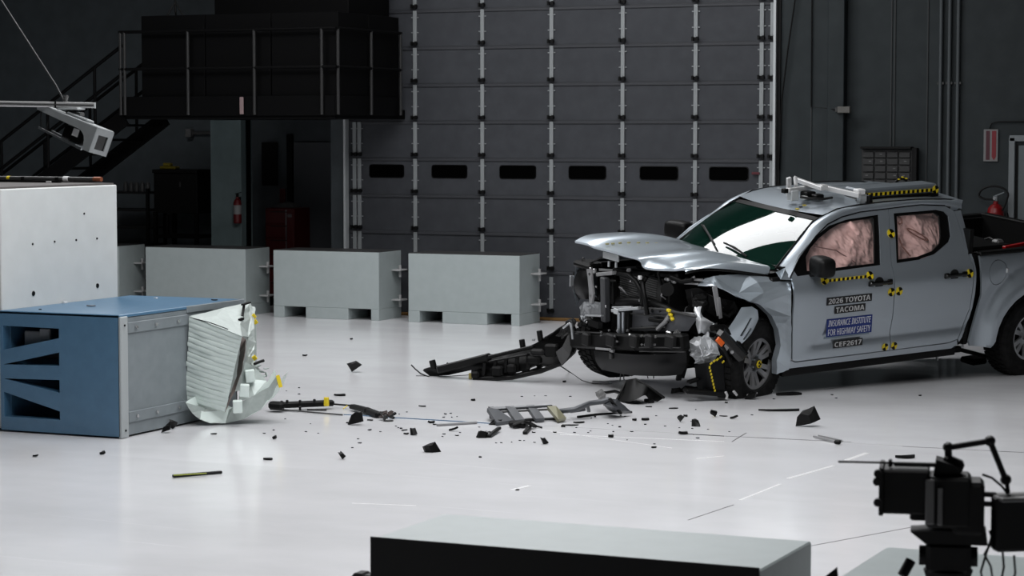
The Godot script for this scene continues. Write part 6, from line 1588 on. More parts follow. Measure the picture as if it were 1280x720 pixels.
	putw("clutter", dented([Vector3(-8.356, 0.442, -19.760), Vector3(-8.267, 0.537, -19.740), Vector3(-8.170, 0.622, -19.740), Vector3(-8.105, 0.590, -19.700), Vector3(-8.145, 0.516, -19.680), Vector3(-8.257, 0.422, -19.680)], [[0, 5, 1], [1, 5, 4], [1, 4, 2], [2, 4, 3]], 3, 0.05, 2.0), M.dark, t)
	putw("bright_clip", MB.new().tube([Vector3(-8.233, 0.529, -19.660), Vector3(-8.160, 0.578, -19.640), Vector3(-8.136, 0.519, -19.640)], 0.012, 6).tube([Vector3(-8.136, 0.580, -19.620), Vector3(-8.120, 0.432, -19.620)], 0.012, 6).box(Vector3(-8.571, 0.401, -19.750), Vector3(0.03, 0.025, 0.02), 0.006), M.rim_bright, t)
	putw("yellow_end", MB.new().box(Vector3(-9.203, 0.035, -19.700), Vector3(0.03, 0.06, 0.03), 0.006), mat(Color(0.5, 0.46, 0.25), 0.5), t)
	putw("thin_whip", MB.new().tube([Vector3(-9.677, 0.000, -19.772), Vector3(-9.850, 0.006, -19.950), Vector3(-9.911, 0.050, -19.950), Vector3(-9.954, 0.088, -19.950)], 0.007, 6).tube([Vector3(-9.821, 0.000, -19.787), Vector3(-9.524, 0.000, -19.879), Vector3(-9.320, 0.000, -20.170)], 0.006, 6), M.dark, t)
	var w := put("loose_wire", MB.new().tube([Vector3(-8.282, 0.173, -19.700), Vector3(-8.612, 0.000, -20.729), Vector3(-8.196, 0.000, -20.043), Vector3(-7.996, 0.000, -19.830), Vector3(-7.928, 0.000, -19.861)], 0.006, 6), M.dark)
	tag(w, "thin dark wire trailing from the torn bumper over the floor", "wire")
	var cl := thing("metal_clip", "small grey metal clip lying below the pickup's front", "debris", Vector3(-7.942, 0.000, -19.855))
	put("plate", MB.new().bar(Vector3(-0.07, 0.02, 0.02), Vector3(0.07, 0.012, -0.02), 0.05, 0.02, 0.005), M.rim_grey, cl)
	put("pin", MB.new().tube([Vector3(0.03, 0.015, 0), Vector3(0.11, 0.012, -0.03)], 0.01, 6), M.steel, cl)

func floor_wreckage() -> void:
	# slotted grey trim
	var g := mat(Color(0.27, 0.28, 0.295), 0.38, 0.2)
	var t := thing("slotted_trim", "grey slotted bumper trim lying bent on the floor before the pickup", "trim", Vector3(-7.303, 0.000, -17.206))
	putw("front_rail", MB.new().bar(Vector3(-7.596, 0.015, -16.776), Vector3(-7.384, 0.015, -17.096), 0.03, 0.025, 0.006).bar(Vector3(-7.384, 0.015, -17.096), Vector3(-7.186, 0.020, -17.198), 0.025, 0.02, 0.005), M.dark, t)
	for q in [[Vector3(-7.781, 0.100, -16.979), Vector3(-7.744, 0.100, -17.056), Vector3(-7.493, 0.030, -16.861), Vector3(-7.553, 0.030, -16.666)], [Vector3(-7.666, 0.110, -17.089), Vector3(-7.617, 0.110, -17.141), Vector3(-7.415, 0.035, -16.908), Vector3(-7.465, 0.035, -16.830)], [Vector3(-7.533, 0.110, -17.209), Vector3(-7.484, 0.110, -17.261), Vector3(-7.298, 0.035, -17.045), Vector3(-7.343, 0.035, -16.969)]]:
		putw("slat", facets(q, [[0, 3, 1], [1, 3, 2]], 0.03), g, t)
	var ys := putw("slat", facets([Vector3(-7.355, 0.110, -17.227), Vector3(-7.300, 0.110, -17.282), Vector3(-7.149, 0.035, -17.140), Vector3(-7.167, 0.035, -17.018)], [[0, 3, 1], [1, 3, 2]], 0.03), mat(Color(0.5, 0.49, 0.40), 0.3, 0.3), t, "slat with a yellowish foil")
	putw("foil_mark", MB.new().box(Vector3(-7.146, 0.050, -17.067), Vector3(0.05, 0.012, 0.03), 0.004), M.yellow, ys)
	putw("back_rail", facets([Vector3(-7.780, 0.105, -17.024), Vector3(-7.335, 0.115, -17.281), Vector3(-7.324, 0.095, -17.288), Vector3(-7.746, 0.090, -16.996)], [[0, 3, 1], [1, 3, 2]], 0.02), g, t)
	putw("cross_rail", MB.new().bar(Vector3(-7.682, 0.070, -16.998), Vector3(-7.343, 0.080, -17.266), 0.03, 0.014, 0.004), M.charcoal, t)
	putw("left_cheek", dented([Vector3(-7.821, 0.100, -17.081), Vector3(-7.779, 0.100, -17.100), Vector3(-7.584, 0.015, -16.781), Vector3(-7.762, 0.015, -16.985)], [[0, 3, 1], [1, 3, 2]], 2, 0.01, 1.0), M.charcoal, t)
	putw("bent_arm", MB.new().tube([Vector3(-7.251, 0.070, -17.249), Vector3(-7.122, 0.090, -17.245), Vector3(-7.048, 0.130, -17.392), Vector3(-6.968, 0.140, -17.457), Vector3(-6.908, 0.160, -17.482)], 0.022, 8).bar(Vector3(-7.210, 0.060, -17.357), Vector3(-7.090, 0.080, -17.409), 0.05, 0.03, 0.006).bar(Vector3(-7.077, 0.120, -17.411), Vector3(-7.128, 0.040, -17.573), 0.03, 0.02, 0.004), g, t)
	putw("torn_end", dented([Vector3(-6.979, 0.130, -17.484), Vector3(-6.930, 0.170, -17.502), Vector3(-6.879, 0.150, -17.588), Vector3(-6.811, 0.030, -17.743), Vector3(-6.886, 0.020, -17.680), Vector3(-7.001, 0.030, -17.719), Vector3(-6.855, 0.110, -17.420)], [[0, 6, 1], [1, 6, 2], [2, 6, 3], [3, 6, 4], [4, 6, 5], [5, 6, 0]], 2, 0.012, 1.0), g, t)
	putw("dark_edge", MB.new().bar(Vector3(-6.881, 0.175, -17.415), Vector3(-6.857, 0.030, -17.605), 0.03, 0.02, 0.005).tube([Vector3(-7.162, 0.010, -17.411), Vector3(-7.084, 0.010, -17.622), Vector3(-6.841, 0.020, -17.820)], 0.01, 6), M.black, t)
	putw("crumple", dented([Vector3(-7.211, 0.160, -17.918), Vector3(-7.185, 0.180, -17.999), Vector3(-7.081, 0.160, -17.847), Vector3(-6.930, 0.150, -17.504), Vector3(-7.119, 0.120, -17.763)], [[0, 4, 1], [1, 4, 2], [2, 4, 3]], 3, 0.03, 2.0), M.charcoal, t)
	putw("hook", MB.new().tube([Vector3(-7.147, 0.150, -17.978), Vector3(-7.149, 0.140, -18.204), Vector3(-7.132, 0.120, -18.272)], 0.014, 6), M.black, t)
	# bent black flap
	t = thing("black_flap", "black bent rubber flap standing on the floor below the pickup's bumper", "debris", Vector3(-7.146, 0.000, -18.809))
	putw("sheet", MB.new().grid(finer([[Vector3(-7.322, 0.005, -18.683), Vector3(-7.286, 0.160, -18.839)], [Vector3(-7.144, 0.020, -18.493), Vector3(-7.175, 0.190, -18.728)], [Vector3(-7.040, 0.050, -18.453), Vector3(-7.111, 0.180, -18.716)], [Vector3(-6.991, 0.080, -18.519), Vector3(-7.009, 0.150, -18.642)], [Vector3(-6.979, 0.030, -18.603), Vector3(-6.970, 0.100, -18.738)], [Vector3(-6.948, 0.005, -18.719), Vector3(-6.906, 0.035, -18.785)]], 5)), M.black, t)
	putw("folded_edge", MB.new().tube([Vector3(-7.300, 0.010, -18.646), Vector3(-7.269, 0.080, -18.662), Vector3(-7.286, 0.160, -18.839), Vector3(-7.156, 0.190, -18.736), Vector3(-6.983, 0.140, -18.614), Vector3(-6.912, 0.035, -18.782)], 0.012, 6), M.dark, t)
	putw("tip", MB.new().bar(Vector3(-7.034, 0.020, -18.672), Vector3(-6.963, 0.015, -18.620), 0.06, 0.03, 0.008), M.black, t)
	# black bar with the yellow tag
	t = thing("black_bar", "long black bar with a yellow tag lying beside the honeycomb end", "debris", Vector3(-9.524, 0.000, -17.048))
	putw("bar", MB.new().bar(Vector3(-9.695, 0.050, -16.765), Vector3(-9.299, 0.050, -17.160), 0.07, 0.05, 0.012), M.black, t)
	putw("bar_end", MB.new().box(Vector3(-9.619, 0.055, -16.753), Vector3(0.14, 0.07, 0.08), 0.02), M.black, t)
	for q in [Vector3(-9.590, 0.080, -16.784), Vector3(-9.456, 0.085, -16.860), Vector3(-9.374, 0.085, -16.960), Vector3(-9.555, 0.085, -16.816)]: putw("peg", MB.new().box(q, Vector3(0.02, 0.03, 0.02), 0.004), M.dark, t)
	putw("foot", MB.new().bar(Vector3(-9.475, 0.040, -16.892), Vector3(-9.479, 0.005, -16.900), 0.02, 0.015), M.black, t)
	var yt := putw("yellow_tag", MB.new().box(Vector3(-9.294, 0.075, -17.025), Vector3(0.04, 0.075, 0.03), 0.005), M.yellow, t)
	putw("black_dot", MB.new().box((Vector3(-9.288, 0.080, -17.013) as Vector3) + Vector3(0.005, 0, 0.016), Vector3(0.022, 0.022, 0.006)), M.black, yt)
	putw("thin_link", MB.new().tube([Vector3(-9.344, 0.030, -17.229), Vector3(-9.141, 0.030, -17.194)], 0.008, 6), M.dark, t)
	putw("link_thread", MB.new().tube([Vector3(-9.178, 0.030, -17.178), Vector3(-9.180, 0.010, -17.111)], 0.004, 6), M.yellow, t)
	putw("grey_rod", MB.new().tube([Vector3(-9.620, 0.012, -16.835), Vector3(-8.983, 0.012, -16.729)], 0.007, 6), M.charcoal, t)
	putw("short_rod", MB.new().tube([Vector3(-9.423, 0.012, -16.923), Vector3(-9.262, 0.012, -16.964)], 0.008, 6), M.dark, t)
	t = thing("bent_bar", "bent black bar with a shredded end right of the yellow tag", "debris", Vector3(-8.767, 0.000, -16.843))
	putw("bar", MB.new().bar(Vector3(-9.094, 0.035, -17.107), Vector3(-8.823, 0.040, -16.878), 0.06, 0.04, 0.01).bar(Vector3(-8.892, 0.035, -16.952), Vector3(-8.645, 0.025, -16.736), 0.065, 0.045, 0.01), M.black, t)
	var rng := RandomNumberGenerator.new()
	rng.seed = 8
	for k in 9:
		var p: Vector3 = (Vector3(-8.589, 0.040, -16.628) as Vector3).lerp(Vector3(-8.482, 0.040, -16.618), rng.randf()) + Vector3(0, rng.randf_range(-0.01, 0.03), rng.randf_range(-0.05, 0.05))
		putw("shred", MB.new().add(shard(rng, Vector3(0.07, 0.012, 0.05), 6), xf(p, Vector3(rng.randf() * 180, rng.randf() * 180, rng.randf() * 60))), M.charcoal if k % 2 else mat(Color(0.25, 0.21, 0.2), 0.6), t)
	putw("tail", MB.new().bar(Vector3(-8.543, 0.020, -16.709), Vector3(-8.500, 0.050, -16.754), 0.03, 0.02, 0.004).bar(Vector3(-8.531, 0.020, -16.714), Vector3(-8.519, 0.010, -16.749), 0.03, 0.02, 0.004), M.black, t)
	var s := put("blue_strip", MB.new().bar(Vector3(-9.015, 0.004, -16.815), Vector3(-7.670, 0.004, -16.782), 0.012, 0.006), mat(Color(0.38, 0.48, 0.58), 0.4))
	tag(s, "thin bluish strip lying straight along the floor joint", "debris")
	s = put("grey_tube", MB.new().tube([Vector3(-7.987, 0.012, -16.462), Vector3(-7.759, 0.012, -16.729)], 0.011, 8), M.rim_grey)
	tag(s, "thin grey tube lying left of the slotted trim", "debris")
	t = thing("sighting_stick", "dark stick with a yellow-green edge lying alone before the barrier", "debris", Vector3(-8.366, 0.000, -13.466))
	putw("stick", MB.new().bar(Vector3(-8.433, 0.012, -13.268), Vector3(-8.226, 0.012, -13.562), 0.03, 0.018, 0.003), M.dark, t)
	putw("coloured_edge", MB.new().bar((Vector3(-8.409, 0.020, -13.240) as Vector3) + Vector3(0, 0.003, 0), (Vector3(-8.254, 0.020, -13.410) as Vector3) + Vector3(0, 0.003, 0), 0.016, 0.006), mat(Color(0.55, 0.58, 0.2), 0.5), t)
	t = thing("alloy_rail", "small pale slotted alloy rail lying near the camera's antenna rod", "debris", Vector3(-4.913, 0.000, -16.935))
	putw("rail", MB.new().bar(Vector3(-5.029, 0.015, -16.987), Vector3(-4.761, 0.015, -16.733), 0.012, 0.018, 0.002).bar((Vector3(-5.029, 0.015, -16.987) as Vector3) + Vector3(0.02, 0, -0.06), (Vector3(-4.784, 0.015, -16.772) as Vector3) + Vector3(0.02, 0, -0.06), 0.012, 0.018, 0.002), M.rim_grey, t)
	putw("bottom", MB.new().bar((Vector3(-5.049, 0.006, -17.053) as Vector3) + Vector3(0.01, 0, -0.03), (Vector3(-4.797, 0.006, -16.839) as Vector3) + Vector3(0.01, 0, -0.03), 0.06, 0.008), M.alu, t)
	putw("black_nut", MB.new().box(Vector3(-4.762, 0.020, -16.717), Vector3(0.05, 0.03, 0.04), 0.008), M.black, t)
	var ln := put("floor_string", MB.new().tube([Vector3(-6.024, 0.003, -16.823), Vector3(-5.694, 0.003, -16.816)], 0.003, 5), M.charcoal)
	tag(ln, "fine dark thread lying on the floor in line with the joint", "wire")
	# single shards: bottom centre on the floor, size in metres, tilt, label
	var L := [
		[Vector3(-10.515, 0.000, -19.882), Vector3(0.17, 0.10, 0.10), Vector3(0, 20, 35), M.dark, "curved_shard", "curved dark shard standing alone on the floor before the grey blocks"],
		[Vector3(-9.694, 0.000, -18.008), Vector3(0.12, 0.03, 0.06), Vector3(0, 24, 0), M.black, "flat_plate", "small flat black plate lying behind the black bar"],
		[Vector3(-8.620, 0.000, -16.282), Vector3(0.16, 0.09, 0.09), Vector3(0, 30, 12), M.black, "wedge_shard", "black wedge-shaped shard lying below the bent black bar"],
		[Vector3(-8.633, 0.000, -16.556), Vector3(0.06, 0.02, 0.03), Vector3(0, 10, 0), M.charcoal, "small_clip", "small grey clip just right of the black wedge-shaped shard"],
		[Vector3(-8.479, 0.000, -16.569), Vector3(0.09, 0.02, 0.05), Vector3(0, 24, 0), M.charcoal, "grey_plate", "small grey plate lying beneath the shredded bar end"],
		[Vector3(-7.916, 0.000, -15.903), Vector3(0.08, 0.06, 0.07), Vector3(0, 40, 10), M.black, "block_shard", "small square black lump left of the grey tube"],
		[Vector3(-7.988, 0.000, -15.922), Vector3(0.05, 0.02, 0.04), Vector3(0, 0, 0), M.black, "flat_shard", "little flat black scrap touching the square black lump"],
		[Vector3(-7.369, 0.000, -15.121), Vector3(0.14, 0.08, 0.09), Vector3(0, 15, 0), M.black, "curled_shard", "curled black shard alone in the middle of the white floor"],
		[Vector3(-7.789, 0.000, -14.526), Vector3(0.055, 0.06, 0.05), Vector3(0, 30, 40), M.black, "upright_shard", "small black shard standing upright left of the curled shard"],
		[Vector3(-8.273, 0.000, -14.267), Vector3(0.085, 0.025, 0.05), Vector3(0, 10, 0), M.black, "flat_shard", "flat black shard between the stick and the upright shard"],
		[Vector3(-8.780, -0.000, -15.264), Vector3(0.05, 0.04, 0.04), Vector3(0, 50, 20), M.black, "lump_shard", "small black lump on the floor before the honeycomb block"],
		[Vector3(-9.884, 0.000, -13.727), Vector3(0.05, 0.02, 0.05), Vector3(0, 0, 10), M.black, "flat_shard", "tiny black shard farthest left before the blue barrier"],
		[Vector3(-9.516, 0.000, -14.027), Vector3(0.05, 0.03, 0.04), Vector3(0, 60, 10), M.black, "lump_shard", "tiny black lump before the barrier's grey corner"],
		[Vector3(-9.744, 0.000, -15.244), Vector3(0.11, 0.05, 0.09), Vector3(0, 30, 20), M.black, "jagged_shard", "jagged black shards at the foot of the barrier's grey side"],
		[Vector3(-9.812, 0.000, -15.479), Vector3(0.08, 0.07, 0.05), Vector3(0, 60, 50), M.black, "upright_shard", "black shard leaning against the barrier's grey side"],
		[Vector3(-9.357, 0.000, -15.312), Vector3(0.06, 0.015, 0.03), Vector3(0, 20, 0), M.dark, "flat_shard", "thin dark shard under the honeycomb's curved foot"],
		[Vector3(-7.370, 0.000, -15.992), Vector3(0.13, 0.06, 0.09), Vector3(0, 24, 0), M.black, "block_shard", "black flat-topped block beneath the slotted trim's left end"],
		[Vector3(-7.617, 0.000, -16.729), Vector3(0.12, 0.05, 0.06), Vector3(0, 10, 0), M.black, "clip_shard", "black clip below the slotted trim's first slat"],
		[Vector3(-6.782, 0.000, -15.856), Vector3(0.07, 0.06, 0.06), Vector3(0, 40, 10), M.black, "lump_shard", "black lump lying well below the slotted trim's middle"],
		[Vector3(-7.043, 0.000, -16.820), Vector3(0.04, 0.03, 0.03), Vector3(0, 0, 0), M.black, "lump_shard", "small black lump below the yellowish slat"],
		[Vector3(-7.028, 0.000, -16.936), Vector3(0.14, 0.015, 0.05), Vector3(0, 20, 0), M.dark, "flat_strip", "dark flat strip just under the slotted trim's yellowish slat"],
		[Vector3(-7.022, 0.000, -17.105), Vector3(0.1, 0.02, 0.05), Vector3(0, 40, 0), M.black, "flat_strip", "black flat strip under the slotted trim's bent arm"],
		[Vector3(-6.464, 0.000, -16.395), Vector3(0.05, 0.04, 0.04), Vector3(0, 10, 0), M.black, "lump_shard", "small black lump below the slotted trim's right end"],
		[Vector3(-5.962, 0.000, -15.981), Vector3(0.05, 0.02, 0.04), Vector3(0, 40, 0), M.black, "flat_shard", "tiny black shard nearest the foreground block"],
		[Vector3(-6.602, 0.000, -17.489), Vector3(0.08, 0.035, 0.05), Vector3(0, 15, 0), M.black, "lump_shard", "black chip a little right of the slotted trim"],
		[Vector3(-6.670, 0.000, -17.431), Vector3(0.05, 0.03, 0.04), Vector3(0, 15, 0), M.black, "lump_shard", "smaller black chip at the slotted trim's right tip"],
		[Vector3(-6.087, 0.000, -17.300), Vector3(0.09, 0.06, 0.07), Vector3(0, 15, 0), M.black, "lump_shard", "rounded black lump on the floor below the crushed corner"],
		[Vector3(-6.022, 0.000, -16.797), Vector3(0.09, 0.04, 0.05), Vector3(0, 10, 0), M.black, "clip_shard", "small black clip at the left end of the floor thread"],
		[Vector3(-6.278, 0.000, -17.492), Vector3(0.07, 0.05, 0.03), Vector3(0, 0, 50), M.black, "forked_shard", "small forked black shard left of the rounded black lump"],
		[Vector3(-6.378, 0.000, -17.848), Vector3(0.04, 0.03, 0.03), Vector3(0, 0, 0), M.black, "lump_shard", "tiny black chip just above the forked shard"],
		[Vector3(-6.149, 0.000, -17.950), Vector3(0.06, 0.07, 0.05), Vector3(0, 30, 70), M.black, "upright_shard", "small black shard standing upright before the splash shield"],
		[Vector3(-6.103, 0.000, -18.000), Vector3(0.09, 0.012, 0.03), Vector3(0, 10, 0), M.black, "flat_strip", "thin black strip lying right of the upright splash-shield shard"],
		[Vector3(-5.974, 0.000, -17.883), Vector3(0.08, 0.03, 0.05), Vector3(0, 20, 15), M.dark, "bent_shard", "bent dark scrap before the pickup's front wheel"],
		[Vector3(-5.762, 0.000, -18.539), Vector3(0.42, 0.03, 0.06), Vector3(0, 30, 0), M.black, "long_strip", "long thin black strip lying right of the front wheel"],
		[Vector3(-5.270, 0.000, -17.664), Vector3(0.23, 0.14, 0.14), Vector3(0, 35, 15), M.black, "wedge_shard", "large shiny black wedge lying below the pickup's front door"],
		[Vector3(-5.711, 0.000, -19.850), Vector3(0.03, 0.015, 0.03), Vector3(0, 0, 0), M.charcoal, "pebble_shard", "tiny grey crumb under the front door's lettering"],
		[Vector3(-4.978, 0.000, -20.108), Vector3(0.03, 0.02, 0.03), Vector3(0, 0, 0), M.black, "pebble_shard", "tiny black crumb under the pickup's rear door"],
		[Vector3(-4.107, 0.000, -16.210), Vector3(0.17, 0.04, 0.06), Vector3(0, 24, 0), M.black, "flat_plate", "black flat scrap just above the film camera's rod"],
		[Vector3(-6.082, 0.000, -19.684), Vector3(0.3, 0.04, 0.12), Vector3(0, 40, 0), M.black, "long_strip", "black broken strip lying behind the front wheel"],
		[Vector3(-7.026, 0.000, -19.402), Vector3(0.14, 0.05, 0.1), Vector3(0, 20, 10), M.black, "jagged_shard", "jagged black scrap lying left of the splash shield"],
		[Vector3(-6.957, 0.000, -19.571), Vector3(0.28, 0.06, 0.12), Vector3(0, 20, 0), M.black, "jagged_shard", "black broken sheet lying under the splash shield"],
		[Vector3(-6.280, 0.000, -19.260), Vector3(0.14, 0.06, 0.1), Vector3(0, 20, 10), M.black, "jagged_shard", "black scrap lying at the flat front tyre's foot"],
		[Vector3(-6.377, 0.000, -18.890), Vector3(0.03, 0.02, 0.03), Vector3(0, 0, 0), M.black, "pebble_shard", "tiny black crumb under the pale strap"],
		[Vector3(-6.663, 0.000, -18.322), Vector3(0.1, 0.015, 0.04), Vector3(0, 30, 0), M.dark, "flat_strip", "dark flat strip right of the bent black flap"],
		[Vector3(-6.889, 0.000, -18.345), Vector3(0.07, 0.015, 0.03), Vector3(0, 20, 0), M.dark, "flat_strip", "short dark strip just under the bent black flap"],
		[Vector3(-8.301, 0.000, -19.845), Vector3(0.04, 0.03, 0.04), Vector3(0, 0, 0), M.black, "pebble_shard", "small black crumb below the torn bumper's grey fin"],
		[Vector3(-12.214, 0.000, -22.964), Vector3(0.03, 0.03, 0.03), Vector3(0, 0, 0), M.black, "pebble_shard", "tiny black crumb near the middle grey block"],
		[Vector3(-11.764, 0.000, -21.083), Vector3(0.06, 0.025, 0.04), Vector3(0, 0, 0), M.black, "flat_shard", "tiny black scrap between the honeycomb and the grey blocks"],
		[Vector3(-8.460, 0.000, -18.158), Vector3(0.05, 0.03, 0.04), Vector3(0, 0, 0), M.black, "pebble_shard", "small black crumb above the slotted trim's left end"],
		[Vector3(-8.668, 0.000, -17.585), Vector3(0.09, 0.02, 0.03), Vector3(0, 0, 0), M.charcoal, "flat_shard", "thin dark scrap midway between the bent bar and the torn bumper"],
		[Vector3(-8.113, 0.000, -16.619), Vector3(0.06, 0.03, 0.04), Vector3(0, 0, 0), M.black, "pebble_shard", "small black lump touching the bluish strip"],
		[Vector3(-7.729, 0.000, -16.247), Vector3(0.09, 0.03, 0.04), Vector3(0, 0, 20), M.black, "bent_shard", "bent black scrap beneath the thin grey tube"],
	]
	for q in L:
		var s3: Vector3 = q[1]
		var m := shard(rng, s3, 8) if s3.y < 0.045 else chunk(rng, s3)
		var o := put(q[4], m, q[3])
		var tf := xf(Vector3.ZERO, q[2] + Vector3(0, rng.randf_range(-8, 8), 0))
		var low := 1e9
		for v in m.V: low = minf(low, (tf * v).y)
		tf.origin = q[0] + Vector3(0, -low + 0.001, 0)
		o.transform = tf
		tag(o, q[5], "debris", "broken pieces lying around the wreck")
	t = thing("hinged_clip", "black hinged clip reaching up to the slotted trim's left end", "debris", Vector3(-7.382, 0.000, -16.244))
	putw("arm", MB.new().bar(Vector3(-7.316, 0.015, -15.995), Vector3(-7.392, 0.030, -16.357), 0.035, 0.025, 0.006), M.black, t)
	t = thing("black_bracket", "tangled black bracket lying under the slotted trim's second slat", "debris", Vector3(-7.317, 0.000, -16.590))
	putw("plate", MB.new().box(Vector3(-7.355, 0.030, -16.644), Vector3(0.15, 0.05, 0.08), 0.015), M.black, t)
	putw("arm", MB.new().bar(Vector3(-7.372, 0.020, -16.558), Vector3(-7.306, 0.050, -16.659), 0.04, 0.03, 0.008).bar(Vector3(-7.231, 0.060, -16.551), Vector3(-7.220, 0.015, -16.668), 0.04, 0.025, 0.006).tube([Vector3(-7.242, 0.030, -16.640), Vector3(-7.160, 0.008, -16.673)], 0.008, 6), M.black, t)
	t = thing("short_stick", "short black stick lying below the tangled bracket", "debris", Vector3(-7.187, 0.000, -16.435))
	putw("stick", MB.new().bar(Vector3(-7.139, 0.015, -16.279), Vector3(-7.241, 0.015, -16.605), 0.035, 0.025, 0.005), M.black, t)
	# crumbs that nothing tells apart
	var kinds := []
	for k in 4: kinds.append(shard(rng, Vector3(0.035, 0.012, 0.028), 6).mesh(M.black if k < 3 else M.charcoal))
	for c in CRUMBS:
		var o := MeshInstance3D.new()
		o.name = numbered("plastic_crumb")
		o.mesh = kinds[rng.randi() % 4]
		var sc := rng.randf_range(0.5, 1.15)
		o.transform = Transform3D(Basis(Vector3.UP, rng.randf() * TAU).scaled(Vector3.ONE * sc), Vector3(c[0], 0.001, c[1]))
		add_child(o, true)
		tag(o, "tiny dark plastic crumb scattered on the white floor", "debris", "crumbs scattered around the wreckage")

const CRUMBS := [[-8.20, -15.52], [-8.36, -16.02], [-8.24, -15.97], [-8.28, -16.32], [-8.10, -16.14], [-8.18, -16.99], [-8.26, -17.19], [-8.24, -17.25], [-8.12, -17.02], [-8.10, -17.08], [-8.61, -17.03], [-7.99, -16.56], [-7.65, -16.18], [-8.22, -16.24], [-7.67, -15.91], [-7.72, -16.04], [-7.59, -16.00], [-7.14, -15.74], [-7.05, -15.83], [-7.12, -16.41], [-7.03, -15.94], [-6.93, -16.82], [-6.83, -16.54], [-6.73, -16.58], [-6.72, -17.07], [-6.63, -17.00], [-6.44, -16.77], [-6.57, -16.71], [-6.50, -17.23], [-6.41, -17.78], [-6.62, -17.80], [-6.23, -17.57], [-6.32, -17.20], [-6.18, -17.15], [-8.19, -18.61], [-8.11, -18.71], [-7.80, -18.79], [-8.02, -18.75], [-10.34, -18.42], [-10.09, -17.97], [-10.32, -18.15], [-8.64, -15.69], [-8.01, -15.07], [-8.77, -15.73], [-8.98, -16.18], [-9.02, -15.51], [-9.05, -15.71], [-9.32, -16.37], [-6.93, -15.00], [-7.00, -15.95], [-6.97, -16.48], [-6.75, -16.68], [-6.07, -13.72], [-5.94, -17.15], [-5.84, -16.62], [-5.74, -17.08], [-5.91, -18.17], [-6.09, -19.34], [-5.61, -19.63], [-5.60, -18.86], [-6.07, -17.14], [-5.94, -16.81], [-7.05, -17.52], [-6.46, -18.33], [-8.04, -16.53], [-6.84, -17.66], [-6.03, -16.18], [-8.11, -16.11], [-8.73, -16.34], [-8.08, -15.32], [-7.11, -15.77], [-6.30, -16.31], [-8.62, -17.19], [-7.36, -17.51], [-6.79, -17.15], [-6.89, -15.89], [-7.63, -17.54], [-8.18, -16.21], [-7.15, -16.45], [-7.45, -16.29], [-7.49, -16.33], [-6.89, -17.69], [-7.65, -16.54], [-7.05, -17.43]]

func chunk(rng: RandomNumberGenerator, s: Vector3) -> MB:
	# a broken hollow moulding: a bent outline with walls
	var m := MB.new()
	var top := PackedVector2Array()
	for i in 7:
		var a := TAU * (i + rng.randf_range(-0.25, 0.25)) / 7
		top.append(Vector2(cos(a) * s.x, sin(a) * s.z) * rng.randf_range(0.3, 0.5))
	var lean := Vector2(rng.randf_range(-0.3, 0.3) * s.x, rng.randf_range(-0.3, 0.3) * s.z)
	var n := top.size()
	var hs := []
	for i in n: hs.append(s.y * rng.randf_range(0.45, 1.0))
	for i in n:
		var j := (i + 1) % n
		var a := Vector3(top[i].x, 0, -top[i].y); var b := Vector3(top[j].x, 0, -top[j].y)
		var c := Vector3(top[j].x * 0.75 + lean.x, hs[j], -top[j].y * 0.75 - lean.y); var d := Vector3(top[i].x * 0.75 + lean.x, hs[i], -top[i].y * 0.75 - lean.y)
		m.quad(a, b, c, d)
		m.tri(d, c, Vector3(lean.x, s.y * 0.8, -lean.y))
		m.tri(b, a, Vector3.ZERO)
	return m

